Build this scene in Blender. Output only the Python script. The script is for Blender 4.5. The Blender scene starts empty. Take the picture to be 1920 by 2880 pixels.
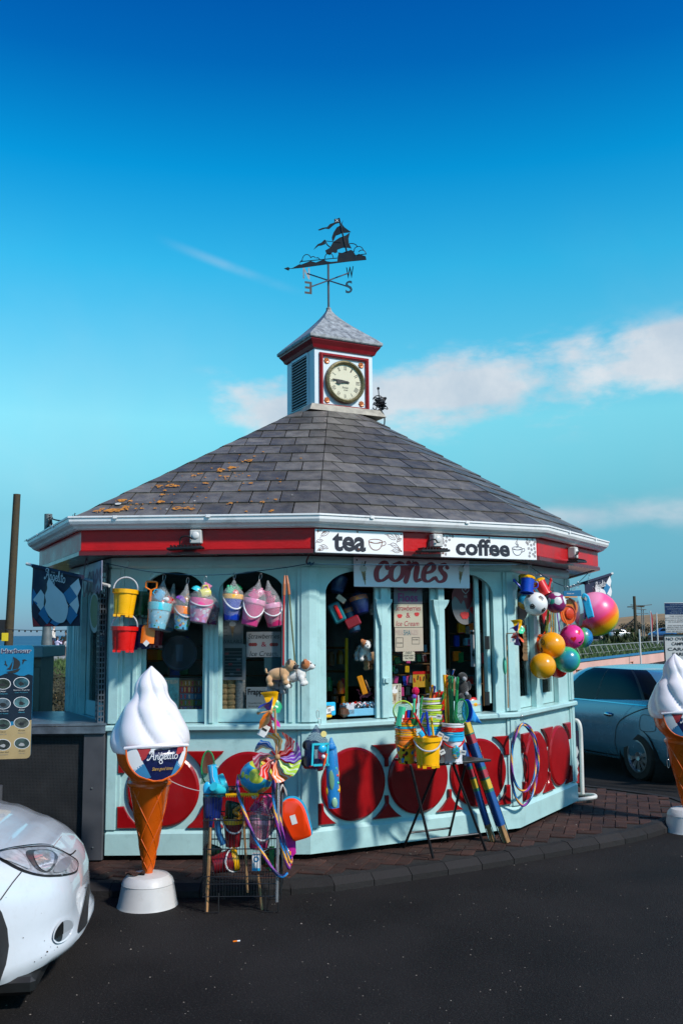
import bpy,math,random
from mathutils import Vector,Matrix,Euler
random.seed(7)
R=math.radians
PI=math.pi
SC=bpy.context.scene
COL=SC.collection
# ---------------------------------------------------------------- camera
FPX=2657.4
CAMZ=1.6
PITCH=0.12741
cam_d=bpy.data.cameras.new('camera')
cam=bpy.data.objects.new('camera',cam_d)
COL.objects.link(cam)
cam_d.sensor_fit='HORIZONTAL'
cam_d.sensor_width=24.0
cam_d.lens=24.0*FPX/1920.0
cam_d.clip_start=0.05
cam_d.clip_end=20000
CAM_M=Matrix.Translation((0,0,CAMZ))@Matrix.Rotation(PI/2+PITCH,4,'X')@Matrix.Rotation(R(-0.533),4,'Z')
cam.matrix_world=CAM_M
SC.camera=cam
# ---------------------------------------------------------------- sky, sun, exposure
SUN_AZ=R(50)
SUN_EL=R(41)
SC.view_settings.view_transform='Standard'
SC.view_settings.look='None'
SC.view_settings.gamma=1.0
SC.view_settings.use_curve_mapping=False
SC.view_settings.exposure=0.0
world=bpy.data.worlds.new('World')
SC.world=world
world.use_nodes=True
def N(nt,typ,**kw):
 n=nt.nodes.new(typ)
 for k,v in kw.items():
  if k in n.bl_rna.properties:
   setattr(n,k,v)
  else:
   n.inputs[k].default_value=v
 return n
def ramp(nt,stops,interp='LINEAR'):
 n=nt.nodes.new('ShaderNodeValToRGB')
 cr=n.color_ramp
 cr.interpolation=interp
 while len(cr.elements)<len(stops):
  cr.elements.new(0.5)
 for e,(p,c)in zip(cr.elements,stops):
  e.position=p
  e.color=(c[0],c[1],c[2],1)if not isinstance(c,(int,float))else(c,c,c,1)
 return n
def build_world():
 nt=world.node_tree
 nt.nodes.clear()
 L=nt.links.new
 out=N(nt,'ShaderNodeOutputWorld')
 bg=N(nt,'ShaderNodeBackground',Strength=0.105)
 L(bg.outputs[0],out.inputs[0])
 sky=N(nt,'ShaderNodeTexSky')
 sky.sky_type='NISHITA'
 sky.sun_disc=False
 sky.sun_elevation=SUN_EL
 sky.sun_rotation=PI-SUN_AZ
 sky.altitude=0
 sky.air_density=1.0
 sky.dust_density=0.3
 sky.ozone_density=3.0
 tc=N(nt,'ShaderNodeTexCoord')
 sep=N(nt,'ShaderNodeSeparateXYZ')
 L(tc.outputs['Generated'],sep.inputs[0])
 # colour grade of the sky by elevation (the photograph is strongly graded towards cyan and deep blue)
 rp=ramp(nt,[(0.0,(.26,.46,.86)),(.05,(.29,.66,.92)),(.12,(.46,1.0,.99)),(.22,(.98,2.0,1.58)),(.37,(.24,2.0,1.98)),(.455,(.02,1.58,1.98)),(.54,(.004,.86,1.60)),(.66,(.002,.42,1.32)),(1.0,(.002,.30,1.0))])
 L(sep.outputs[2],rp.inputs[0])
 mul=N(nt,'ShaderNodeMixRGB',blend_type='MULTIPLY')
 mul.inputs[0].default_value=1
 L(sky.outputs[0],mul.inputs[1])
 L(rp.outputs[0],mul.inputs[2])
 # clouds: view direction projected on a high flat layer, stretched sideways
 dv=N(nt,'ShaderNodeMath',operation='ADD')
 dv.inputs[1].default_value=0.10
 L(sep.outputs[2],dv.inputs[0])
 dx=N(nt,'ShaderNodeMath',operation='DIVIDE')
 dy=N(nt,'ShaderNodeMath',operation='DIVIDE')
 L(sep.outputs[0],dx.inputs[0]);L(dv.outputs[0],dx.inputs[1])
 L(sep.outputs[1],dy.inputs[0]);L(dv.outputs[0],dy.inputs[1])
 cmb=N(nt,'ShaderNodeCombineXYZ')
 L(dx.outputs[0],cmb.inputs[0]);L(dy.outputs[0],cmb.inputs[1])
 def cloud(vec,scale,det,lo,hi,rough=.55,dist=.3):
  n=N(nt,'ShaderNodeTexNoise',Scale=scale,Detail=det,Roughness=rough,Distortion=dist)
  L(vec,n.inputs['Vector'])
  m=N(nt,'ShaderNodeMapRange',interpolation_type='SMOOTHSTEP')
  m.inputs[1].default_value=lo;m.inputs[2].default_value=hi
  L(n.outputs[0],m.inputs[0])
  return m.outputs[0]
 def mth(op,a,b):
  n=N(nt,'ShaderNodeMath',operation=op)
  for i,v in enumerate((a,b)):
   if isinstance(v,(int,float)):
    n.inputs[i].default_value=v
   else:
    L(v,n.inputs[i])
  return n.outputs[0]
 def band(sock,lo,hi,w):
  a=N(nt,'ShaderNodeMapRange',interpolation_type='SMOOTHSTEP')
  a.inputs[1].default_value=lo-w;a.inputs[2].default_value=lo+w
  L(sock,a.inputs[0])
  b=N(nt,'ShaderNodeMapRange',interpolation_type='SMOOTHSTEP')
  b.inputs[1].default_value=hi-w;b.inputs[2].default_value=hi+w
  b.inputs[3].default_value=1;b.inputs[4].default_value=0
  L(sock,b.inputs[0])
  return mth('MULTIPLY',a.outputs[0],b.outputs[0])
 # slope-following coordinate: the cloud bank rises towards the right
 z=sep.outputs[2]
 x=sep.outputs[0]
 zt=mth('SUBTRACT',z,mth('MULTIPLY',x,0.06))
 c1f=cloud(tc.outputs['Generated'],9.0,9,.30,.75,.60,.15)
 def puffs(mask,scale,lo,hi,off):
  mp=N(nt,'ShaderNodeMapping');mp.inputs['Scale'].default_value=(1,1,2.3);mp.inputs['Location'].default_value=(off,0,off)
  L(tc.outputs['Generated'],mp.inputs[0])
  n=N(nt,'ShaderNodeTexNoise',Scale=scale,Detail=9,Roughness=.58,Distortion=.1)
  L(mp.outputs[0],n.inputs['Vector'])
  t=mth('ADD',n.outputs[0],mth('MULTIPLY',mth('SUBTRACT',mask,1),.34))
  m=N(nt,'ShaderNodeMapRange',interpolation_type='SMOOTHSTEP');m.inputs[1].default_value=lo;m.inputs[2].default_value=hi
  L(t,m.inputs[0])
  return m.outputs[0]
 bank=mth('MULTIPLY',band(zt,.212,.268,.040),band(x,-.125,2.0,.06))
 c1=mth('MULTIPLY',mth('MULTIPLY',puffs(bank,6.5,.23,.45,1.7),mth('MINIMUM',mth('MULTIPLY',bank,3),1)),.92)
 low=mth('MULTIPLY',band(z,.105,.130,.020),band(x,.14,2.0,.08))
 c2=mth('MULTIPLY',mth('MULTIPLY',puffs(low,7.0,.12,.48,4.2),low),.85)
 # thin trail, upper left
 tr=mth('ADD',z,mth('MULTIPLY',x,.318))
 c3=mth('MULTIPLY',mth('MULTIPLY',band(tr,.3335,.3375,.0055),band(x,-.152,-.055,.035)),.34)
 c3=mth('MULTIPLY',c3,cloud(tc.outputs['Generated'],12.0,5,.2,.6))
 # broad faint haze veils
 veil=cloud(tc.outputs['Generated'],2.6,5,.42,.8)
 c4=mth('MULTIPLY',mth('MULTIPLY',veil,band(z,.06,.34,.1)),.16)
 tot=mth('MINIMUM',mth('ADD',mth('ADD',c1,c2),mth('ADD',c3,c4)),.92)
 cc=ramp(nt,[(0,(4.9,5.8,6.8)),(1,(7.4,7.7,8.1))])
 L(c1f,cc.inputs[0])
 mx=N(nt,'ShaderNodeMixRGB')
 L(tot,mx.inputs[0]);L(mul.outputs[0],mx.inputs[1]);L(cc.outputs[0],mx.inputs[2])
 L(mx.outputs[0],bg.inputs[0])
build_world()
sun_d=bpy.data.lights.new('sun','SUN')
sun_d.energy=4.8
sun_d.angle=R(4.5)
sun_d.color=(1.0,.94,.87)
sun=bpy.data.objects.new('sun',sun_d)
COL.objects.link(sun)
sdir=Vector((math.sin(SUN_AZ)*math.cos(SUN_EL),-math.cos(SUN_AZ)*math.cos(SUN_EL),math.sin(SUN_EL)))
sun.location=sdir*50
sun.rotation_euler=sdir.to_track_quat('Z','Y').to_euler()
# ---------------------------------------------------------------- materials
def hx(s):
 s=s.lstrip('#')
 v=[int(s[i:i+2],16)/255 for i in(0,2,4)]
 return tuple(a/12.92 if a<=.04045 else((a+.055)/1.055)**2.4 for a in v)
MATS={}
def mat(name,col,rough=.5,metal=0.,var=.12,vs=6.,bump=0.,bs=60.,coat=0.,dirt=0.,dcol=(.03,.028,.022),dscale=3.,spec=.5,alpha=1.,sheen=0.,island=0.,objrand=0.,trans=0.):
 if name in MATS:
  return MATS[name]
 if isinstance(col,str):
  col=hx(col)
 m=bpy.data.materials.new(name)
 m.use_nodes=True
 nt=m.node_tree
 L=nt.links.new
 b=nt.nodes['Principled BSDF']
 b.inputs['Roughness'].default_value=rough
 b.inputs['Metallic'].default_value=metal
 b.inputs['Coat Weight'].default_value=coat
 b.inputs['Specular IOR Level'].default_value=spec
 b.inputs['Alpha'].default_value=alpha
 b.inputs['Transmission Weight'].default_value=trans
 if sheen:
  b.inputs['Sheen Weight'].default_value=sheen
 tc=N(nt,'ShaderNodeTexCoord')
 geo=N(nt,'ShaderNodeNewGeometry')
 n1=N(nt,'ShaderNodeTexNoise',Scale=vs,Detail=6,Roughness=.6)
 L(geo.outputs['Position'],n1.inputs['Vector'])
 mr=N(nt,'ShaderNodeMapRange')
 mr.inputs[1].default_value=.3;mr.inputs[2].default_value=.7
 mr.inputs[3].default_value=1-var;mr.inputs[4].default_value=1+var
 L(n1.outputs[0],mr.inputs[0])
 val=mr.outputs[0]
 for src,amt in((geo.outputs['Random Per Island'],island),(None,objrand)):
  if amt:
   if src is None:
    oi=N(nt,'ShaderNodeObjectInfo')
    src=oi.outputs['Random']
   m2=N(nt,'ShaderNodeMapRange')
   m2.inputs[3].default_value=1-amt;m2.inputs[4].default_value=1+amt
   L(src,m2.inputs[0])
   mm=N(nt,'ShaderNodeMath',operation='MULTIPLY')
   L(val,mm.inputs[0]);L(m2.outputs[0],mm.inputs[1])
   val=mm.outputs[0]
 vm=N(nt,'ShaderNodeVectorMath',operation='SCALE')
 vm.inputs[0].default_value=col
 L(val,vm.inputs['Scale'])
 c=vm.outputs[0]
 if dirt:
  n2=N(nt,'ShaderNodeTexNoise',Scale=dscale,Detail=10,Roughness=.75)
  L(geo.outputs['Position'],n2.inputs['Vector'])
  m3=N(nt,'ShaderNodeMapRange')
  m3.inputs[1].default_value=.52;m3.inputs[2].default_value=.74
  m3.inputs[4].default_value=dirt
  L(n2.outputs[0],m3.inputs[0])
  mx=N(nt,'ShaderNodeMixRGB')
  mx.inputs[2].default_value=(*dcol,1)
  L(m3.outputs[0],mx.inputs[0]);L(c,mx.inputs[1])
  c=mx.outputs[0]
 L(c,b.inputs['Base Color'])
 if rough>.12:
  m4=N(nt,'ShaderNodeMapRange')
  m4.inputs[1].default_value=.3;m4.inputs[2].default_value=.7
  m4.inputs[3].default_value=rough*.8;m4.inputs[4].default_value=min(1,rough*1.25)
  L(n1.outputs[0],m4.inputs[0]);L(m4.outputs[0],b.inputs['Roughness'])
 if bump:
  n3=N(nt,'ShaderNodeTexNoise',Scale=bs,Detail=5,Roughness=.6)
  L(geo.outputs['Position'],n3.inputs['Vector'])
  bp=N(nt,'ShaderNodeBump',Strength=bump,Distance=.01)
  L(n3.outputs[0],bp.inputs['Height']);L(bp.outputs[0],b.inputs['Normal'])
 MATS[name]=m
 return m
def plastic(name,col,rough=.28,var=.05):
 return mat('plastic_'+name,col,rough,var=var,vs=14,coat=.15)
def glassmat(name,tint=(.9,.95,.95),refl=1.0,fac=.10):
 if name in MATS:
  return MATS[name]
 m=bpy.data.materials.new(name)
 m.use_nodes=True
 nt=m.node_tree
 nt.nodes.clear()
 L=nt.links.new
 o=N(nt,'ShaderNodeOutputMaterial')
 t=N(nt,'ShaderNodeBsdfTransparent');t.inputs[0].default_value=(*tint,1)
 g=N(nt,'ShaderNodeBsdfGlossy');g.inputs[0].default_value=(refl,refl,refl,1);g.inputs['Roughness'].default_value=.02
 f=N(nt,'ShaderNodeLayerWeight',Blend=fac)
 mx=N(nt,'ShaderNodeMixShader')
 L(f.outputs['Fresnel'],mx.inputs[0]);L(t.outputs[0],mx.inputs[1]);L(g.outputs[0],mx.inputs[2])
 L(mx.outputs[0],o.inputs[0])
 MATS[name]=m
 return m
def netmat(name,col,scale=220.,hole=.45):
 """fine mesh net / thin clear film: procedural weave of threads with see-through gaps"""
 if name in MATS:
  return MATS[name]
 m=bpy.data.materials.new(name)
 m.use_nodes=True
 nt=m.node_tree
 nt.nodes.clear()
 L=nt.links.new
 o=N(nt,'ShaderNodeOutputMaterial')
 t=N(nt,'ShaderNodeBsdfTransparent')
 d=N(nt,'ShaderNodeBsdfPrincipled');d.inputs['Base Color'].default_value=(*(hx(col)if isinstance(col,str)else col),1)
 d.inputs['Roughness'].default_value=.35
 tc=N(nt,'ShaderNodeTexCoord')
 sp=N(nt,'ShaderNodeSeparateXYZ');L(tc.outputs['Object'],sp.inputs[0])
 vals=[]
 for sgn in(1,-1):
  a=N(nt,'ShaderNodeMath',operation='MULTIPLY_ADD');a.inputs[1].default_value=.6*sgn
  L(sp.outputs[0],a.inputs[0]);L(sp.outputs[2],a.inputs[2])
  b=N(nt,'ShaderNodeMath',operation='MULTIPLY_ADD');b.inputs[1].default_value=.45*sgn
  L(sp.outputs[1],b.inputs[0]);L(a.outputs[0],b.inputs[2])
  s=N(nt,'ShaderNodeMath',operation='MULTIPLY');s.inputs[1].default_value=scale
  L(b.outputs[0],s.inputs[0])
  f=N(nt,'ShaderNodeMath',operation='FRACT');L(s.outputs[0],f.inputs[0])
  g=N(nt,'ShaderNodeMath',operation='GREATER_THAN');g.inputs[1].default_value=hole
  L(f.outputs[0],g.inputs[0])
  vals.append(g.outputs[0])
 mm=N(nt,'ShaderNodeMath',operation='MULTIPLY');L(vals[0],mm.inputs[0]);L(vals[1],mm.inputs[1])
 inv=N(nt,'ShaderNodeMath',operation='SUBTRACT');inv.inputs[0].default_value=1;L(mm.outputs[0],inv.inputs[1])
 mx=N(nt,'ShaderNodeMixShader')
 L(inv.outputs[0],mx.inputs[0]);L(t.outputs[0],mx.inputs[1]);L(d.outputs[0],mx.inputs[2])
 L(mx.outputs[0],o.inputs[0])
 MATS[name]=m
 return m
def film(name='clear_film',tint=(.86,.88,.88)):
 return glassmat(name,tint,.9,.22)
# ---------------------------------------------------------------- objects
def tag(o,label=None,cat=None,group=None,kind=None):
 if label:o['label']=label
 if cat:o['category']=cat
 if group:o['group']=group
 if kind:o['kind']=kind
 return o
def thing(name,loc,label,cat,group=None,rz=0.,rot=None):
 o=bpy.data.objects.new(name,None)
 o.empty_display_size=.1
 COL.objects.link(o)
 o.location=loc
 o.rotation_euler=rot if rot is not None else(0,0,rz)
 return tag(o,label,cat,group)
def wmat(o):
 m=Matrix.LocRotScale(o.location,o.rotation_euler,o.scale)
 return wmat(o.parent)@m if o.parent else m
class MB:
 def __init__(s):
  s.v=[];s.f=[];s.mi=[];s.cur=0
 def add(s,vs,fs,M=None):
  n=len(s.v)
  s.v+=[(M@Vector(v))if M is not None else Vector(v)for v in vs]
  for f in fs:
   s.f.append([i+n for i in f]);s.mi.append(s.cur)
  return s
 def box(s,c,d,M=None,bev=0.):
  x,y,z=d[0]/2,d[1]/2,d[2]/2
  if bev<=0:
   vs=[(c[0]+a*x,c[1]+b*y,c[2]+e*z)for a in(-1,1)for b in(-1,1)for e in(-1,1)]
   fs=[(0,1,3,2),(4,6,7,5),(0,4,5,1),(2,3,7,6),(0,2,6,4),(1,5,7,3)]
   return s.add(vs,fs,M)
  b_=min(bev,x*.9,y*.9,z*.9)
  vs=[];idx={}
  for a in(-1,1):
   for b in(-1,1):
    for e in(-1,1):
     for k,(p,q,r)in enumerate(((x,y-b_,z-b_),(x-b_,y,z-b_),(x-b_,y-b_,z))):
      idx[a,b,e,k]=len(vs)
      vs.append((c[0]+a*p,c[1]+b*q,c[2]+e*r))
  fs=[]
  for a in(-1,1):
   o=[idx[a,-1,-1,0],idx[a,1,-1,0],idx[a,1,1,0],idx[a,-1,1,0]]
   fs.append(o if a>0 else o[::-1])
   o=[idx[-1,a,-1,1],idx[-1,a,1,1],idx[1,a,1,1],idx[1,a,-1,1]]
   fs.append(o if a>0 else o[::-1])
   o=[idx[-1,-1,a,2],idx[1,-1,a,2],idx[1,1,a,2],idx[-1,1,a,2]]
   fs.append(o if a>0 else o[::-1])
  for b in(-1,1):
   for e in(-1,1):
    fs.append([idx[-1,b,e,1],idx[1,b,e,1],idx[1,b,e,2],idx[-1,b,e,2]])
    fs.append([idx[b,-1,e,0],idx[b,1,e,0],idx[b,1,e,2],idx[b,-1,e,2]])
    fs.append([idx[b,e,-1,0],idx[b,e,1,0],idx[b,e,1,1],idx[b,e,-1,1]])
  for a in(-1,1):
   for b in(-1,1):
    for e in(-1,1):
     fs.append([idx[a,b,e,0],idx[a,b,e,1],idx[a,b,e,2]])
  return s.add(vs,fs,M)
 def prism(s,poly,y0,y1,M=None,plane='xz'):
  """polygon in local xz (or xy) extruded along the third axis"""
  n=len(poly)
  def mk(p,h):
   return(p[0],h,p[1])if plane=='xz' else(p[0],p[1],h)
  vs=[mk(p,y0)for p in poly]+[mk(p,y1)for p in poly]
  fs=[list(range(n)),list(range(2*n-1,n-1,-1))]+[(i,(i+1)%n+0,(i+1)%n+n,i+n)for i in range(n)]
  fs[2:]=[(i,i+n,(i+1)%n+n,(i+1)%n)for i in range(n)]
  return s.add(vs,fs,M)
 def bevprism(s,poly,y0,y1,b,M=None):
  """xz polygon slab whose front face (at y0) is shrunk by b towards its centroid"""
  n=len(poly)
  cx=sum(p[0]for p in poly)/n;cz=sum(p[1]for p in poly)/n
  def shr(p):
   v=Vector((p[0]-cx,p[1]-cz));l=v.length
   v*=max(0,(l-b))/l
   return(cx+v.x,cz+v.y)
  q=[shr(p)for p in poly]
  sg=1 if y1>y0 else-1
  vs=[(p[0],y0,p[1])for p in q]+[(p[0],y0+sg*b*.8,p[1])for p in poly]+[(p[0],y1,p[1])for p in poly]
  fs=[list(range(n))]+[(i,i+n,(i+1)%n+n,(i+1)%n)for i in range(n)]+[(i+n,i+2*n,(i+1)%n+2*n,(i+1)%n+n)for i in range(n)]
  return s.add(vs,fs,M)
 def lathe(s,prof,n=24,M=None,caps=True,a0=0.,mod=None):
  vs=[]
  for k,(r,z)in enumerate(prof):
   for i in range(n):
    a=a0+2*PI*i/n
    rr=r*(mod(a,k)if mod else 1)
    vs.append((rr*math.cos(a),rr*math.sin(a),z))
  fs=[]
  for k in range(len(prof)-1):
   for i in range(n):
    j=(i+1)%n
    fs.append((k*n+i,k*n+j,(k+1)*n+j,(k+1)*n+i))
  if caps:
   fs.append(list(range(n))[::-1])
   fs.append([(len(prof)-1)*n+i for i in range(n)])
  return s.add(vs,fs,M)
 def sphere(s,c,r,nu=24,nv=14,sc=(1,1,1),M=None):
  prof=[(max(math.sin(PI*k/nv),1e-4)*r,-math.cos(PI*k/nv)*r)for k in range(nv+1)]
  T=Matrix.Translation(c)@Matrix.Diagonal((*sc,1))
  return s.lathe(prof,nu,(M@T)if M is not None else T,caps=False)
 def tube(s,pts,r,n=8,closed=False,M=None,caps=True):
  pts=[Vector(p)for p in pts]
  m=len(pts)
  rs=r if isinstance(r,(list,tuple))else[r]*m
  vs=[]
  prev=None
  for i,p in enumerate(pts):
   a=pts[(i-1)%m]if(closed or i>0)else p
   b=pts[(i+1)%m]if(closed or i<m-1)else p
   t=(b-a)
   t=t.normalized()if t.length>1e-9 else Vector((0,0,1))
   if prev is None:
    u=t.orthogonal().normalized()
   else:
    u=prev-t*prev.dot(t)
    u=u.normalized()if u.length>1e-6 else t.orthogonal().normalized()
   prev=u
   w=t.cross(u)
   for k in range(n):
    an=2*PI*k/n
    vs.append(p+(u*math.cos(an)+w*math.sin(an))*rs[i])
  fs=[]
  for i in range(m-(0 if closed else 1)):
   j=(i+1)%m
   for k in range(n):
    l=(k+1)%n
    fs.append((i*n+k,i*n+l,j*n+l,j*n+k))
  if caps and not closed:
   fs.append(list(range(n))[::-1]);fs.append([(m-1)*n+k for k in range(n)])
  return s.add(vs,fs,M)
 def grid(s,fn,nu,nv,M=None,cu=False,flip=False):
  vs=[fn(i/(nu if cu else nu),j/nv)for j in range(nv+1)for i in range(nu+(0 if cu else 1))]
  w=nu+(0 if cu else 1)
  fs=[]
  for j in range(nv):
   for i in range(nu):
    k=(i+1)%w if cu else i+1
    q=(j*w+i,j*w+k,(j+1)*w+k,(j+1)*w+i)
    fs.append(q[::-1]if flip else q)
  return s.add(vs,fs,M)
 def build(s,name,m,parent=None,smooth=False,world=False,bevel=0,seg=2,fixn=False,label=None):
  me=bpy.data.meshes.new(name)
  vs=s.v
  if world and parent is not None:
   inv=wmat(parent).inverted()
   vs=[inv@v for v in vs]
  me.from_pydata([tuple(v)for v in vs],[],s.f)
  for mm in(m if isinstance(m,(list,tuple))else[m]):
   me.materials.append(mm)
  if any(s.mi):
   me.polygons.foreach_set('material_index',s.mi)
  if fixn:
   import bmesh
   bm=bmesh.new();bm.from_mesh(me)
   bmesh.ops.recalc_face_normals(bm,faces=bm.faces)
   bm.to_mesh(me);bm.free()
  if smooth:
   me.polygons.foreach_set('use_smooth',[True]*len(me.polygons))
   me.set_sharp_from_angle(angle=R(smooth if smooth is not True else 40))
  me.update()
  o=bpy.data.objects.new(name,me)
  COL.objects.link(o)
  if parent is not None:
   o.parent=parent
  if bevel:
   md=o.modifiers.new('bevel','BEVEL')
   md.width=bevel;md.segments=seg;md.limit_method='ANGLE';md.angle_limit=R(35)
  if label:
   o['label']=label
  return o
def kids(o):
 return[c for c in bpy.data.objects if c.parent is o]
def copy_tree(o,parent=None,_ch=None):
 if _ch is None:
  _ch={}
  for c in bpy.data.objects:
   if c.parent:
    _ch.setdefault(c.parent.name,[]).append(c)
 c=o.copy()
 COL.objects.link(c)
 c.parent=parent
 for ch in _ch.get(o.name,[]):
  copy_tree(ch,c,_ch)
 return c
def recolour(o,old,new):
 """give a copied thing its own materials: copies the mesh and swaps material slots"""
 for c in[o]+[x for x in bpy.data.objects if x.parent is o or(x.parent and x.parent.parent is o)]:
  if c.type=='MESH' and any(mm is old for mm in c.data.materials):
   c.data=c.data.copy()
   for i,mm in enumerate(c.data.materials):
    if mm is old:
     c.data.materials[i]=new
def TR(x,y,z):
 return Matrix.Translation((x,y,z))
def RX(a):return Matrix.Rotation(a,4,'X')
def RY(a):return Matrix.Rotation(a,4,'Y')
def RZ(a):return Matrix.Rotation(a,4,'Z')
def SCL(x,y,z):return Matrix.Diagonal((x,y,z,1))
def catmull(pts,n=6,closed=False):
 pts=[Vector(p)for p in pts]
 m=len(pts)
 out=[]
 rng=range(m if closed else m-1)
 for i in rng:
  p0=pts[(i-1)%m]if closed or i>0 else pts[0]
  p1=pts[i];p2=pts[(i+1)%m]
  p3=pts[(i+2)%m]if closed or i<m-2 else pts[-1]
  for k in range(n):
   t=k/n
   out.append(.5*((2*p1)+(p2-p0)*t+(2*p0-5*p1+4*p2-p3)*t*t+(3*p1-p0-3*p2+p3)*t**3))
 if not closed:
  out.append(pts[-1])
 return out
# unproject a pixel of the 1920 x 2880 photograph
def ray(px,py):
 d=Vector(((px-960)/FPX,-(py-1440)/FPX,-1))
 return(CAM_M.to_3x3()@d).normalized()
def at(px,py,Y):
 d=ray(px,py)
 t=Y/d.y
 return Vector((d.x*t,Y,CAMZ+d.z*t))
def atz(px,py,z):
 d=ray(px,py)
 t=(z-CAMZ)/d.z
 return Vector((d.x*t,d.y*t,z))
# ---------------------------------------------------------------- lettering
_fc={}
def text(s,size,m,parent,M,name='lettering',ex=.0006,shear=0.,bold=0.,w=None,h=None,align='CENTER',world=False,sp=1.0):
 """flat print in the xz plane of M (facing -y); w,h stretch it to that width and cap height"""
 cu=bpy.data.curves.new('t','FONT')
 cu.body=s
 cu.size=size
 cu.shear=shear
 cu.offset=bold*size
 cu.extrude=0
 cu.align_x=align
 cu.space_character=sp
 cu.resolution_u=3
 ob=bpy.data.objects.new('t',cu)
 me0=ob.to_mesh()
 vs=[tuple(v.co)for v in me0.vertices]
 fs=[tuple(p.vertices)for p in me0.polygons]
 ob.to_mesh_clear()
 bpy.data.objects.remove(ob);bpy.data.curves.remove(cu)
 if not vs:
  return None
 x0=min(v[0]for v in vs);x1=max(v[0]for v in vs);y0=min(v[1]for v in vs);y1=max(v[1]for v in vs)
 sx=w/(x1-x0)if w else 1
 sy=h/(y1-y0)if h else(sx if w else 1)
 ox=-(x0+x1)/2 if(w or h)and align=='CENTER' else 0
 oy=-(y0+y1)/2 if(w or h)else 0
 b=MB()
 b.add([((v[0]+ox)*sx,-ex,(v[1]+oy)*sy)for v in vs],fs,M)
 return b.build(name,m,parent,world=world)
def stroke_poly(b,pts,w,M,y=-.001,n=5,taper=True):
 """a flat brush stroke along 2d points (x,z), width w (number or per-point list)"""
 ws=w if isinstance(w,(list,tuple))else[w]*len(pts)
 P=catmull([(p[0],p[1],ws[i])for i,p in enumerate(pts)],n)
 vs=[];fs=[]
 for i,p in enumerate(P):
  a=P[max(i-1,0)];c=P[min(i+1,len(P)-1)]
  t=Vector((c.x-a.x,c.y-a.y))
  t=t.normalized()if t.length>1e-9 else Vector((1,0))
  nx,nz=-t.y,t.x
  h=max(p.z,0)/2
  vs+=[(p.x+nx*h,y,p.y+nz*h),(p.x-nx*h,y,p.y-nz*h)]
  if i:
   k=2*i
   fs.append((k-2,k,k+1,k-1))
 b.add(vs,fs,M)
# brush script strokes, x-height 1, each letter: (advance, [ [points], ... ])
SCRIPT={'A':(1.75,[[(.0,.25),(-.2,.05),(.05,-.08),(.45,.35),(1.0,1.75),(1.15,1.9),(1.2,1.2),(1.3,.1),(1.5,.0)],[(.35,1.35),(.15,1.6),(.4,1.95),(1.0,1.9)],[(.55,.75),(1.2,.8)]]),'n':(1.05,[[(.1,.95),(.15,.4),(.1,.0)],[(.12,.5),(.4,.95),(.65,.85),(.68,.3),(.75,.03),(1.0,.1)]]),'g':(1.05,[[(.75,.85),(.4,1.0),(.1,.6),(.2,.1),(.55,.08),(.75,.5),(.78,.9)],[(.78,.9),(.75,.1),(.3,-.15),(.1,-.5),(.4,-.95),(.85,-.75),(.7,-.3),(.35,-.15)]]),'e':(.92,[[(.1,.45),(.55,.55),(.7,.8),(.45,1.0),(.15,.7),(.15,.2),(.45,.0),(.8,.2)]]),'l':(.55,[[(.05,.4),(.4,1.2),(.4,1.85),(.2,1.75),(.15,.9),(.2,.1),(.5,.1)]]),'i':(.55,[[(.2,.95),(.2,.3),(.3,.02),(.5,.1)]]),'t':(.65,[[(.3,1.6),(.25,.8),(.3,.1),(.6,.1)],[(.0,1.15),(.6,1.2)]]),'o':(1.0,[[(.5,.98),(.15,.75),(.12,.25),(.45,.0),(.8,.3),(.78,.8),(.5,.98)]]),'c':(.9,[[(.72,.72),(.62,.95),(.35,.95),(.1,.55),(.2,.1),(.5,.0),(.85,.25)]]),'s':(.8,[[(.65,.8),(.45,1.0),(.2,.8),(.35,.55),(.6,.35),(.55,.08),(.25,.0),(.0,.2)]]),'C':(1.35,[[(1.1,1.45),(.95,1.75),(.5,1.6),(.15,.9),(.3,.15),(.75,.0),(1.2,.4)]]),}
def script(word,width,m,parent,M,lw=.16,shear=.15,y=-.0012,name='lettering',world=False,n=5,sp=.92,contrast=0.):
 """hand-drawn brush lettering centred at the origin of M's xz plane"""
 x=0
 S=[]
 for ch in word:
  adv,st=SCRIPT[ch]
  for q in st:
   S.append([(x+p[0]+shear*p[1],p[1])for p in q])
  x+=adv*sp
 x1=max(p[0]for q in S for p in q);x0=min(p[0]for q in S for p in q)
 k=width/(x1-x0)
 b=MB()
 for q in S:
  pts=[((p[0]-(x0+x1)/2)*k,(p[1]-.5)*k)for p in q]
  ws=[]
  for i,p in enumerate(pts):
   a=pts[max(0,i-1)];c=pts[min(len(pts)-1,i+1)]
   dx,dz=c[0]-a[0],c[1]-a[1]
   v=abs(dz)/(math.hypot(dx,dz)+1e-9)
   ws.append(lw*k*(1-contrast+contrast*2*v*v))
  stroke_poly(b,pts,ws,M,y,n)
  for p,w_ in((pts[0],ws[0]),(pts[-1],ws[-1])):
   b.add([(p[0]+w_/2*math.cos(t*PI/4),y-.00015,p[1]+w_/2*math.sin(t*PI/4))for t in range(8)],[list(range(8))],M)
 return b.build(name,m,parent,world=world)
def tree_swap(o):
 return o
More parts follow.
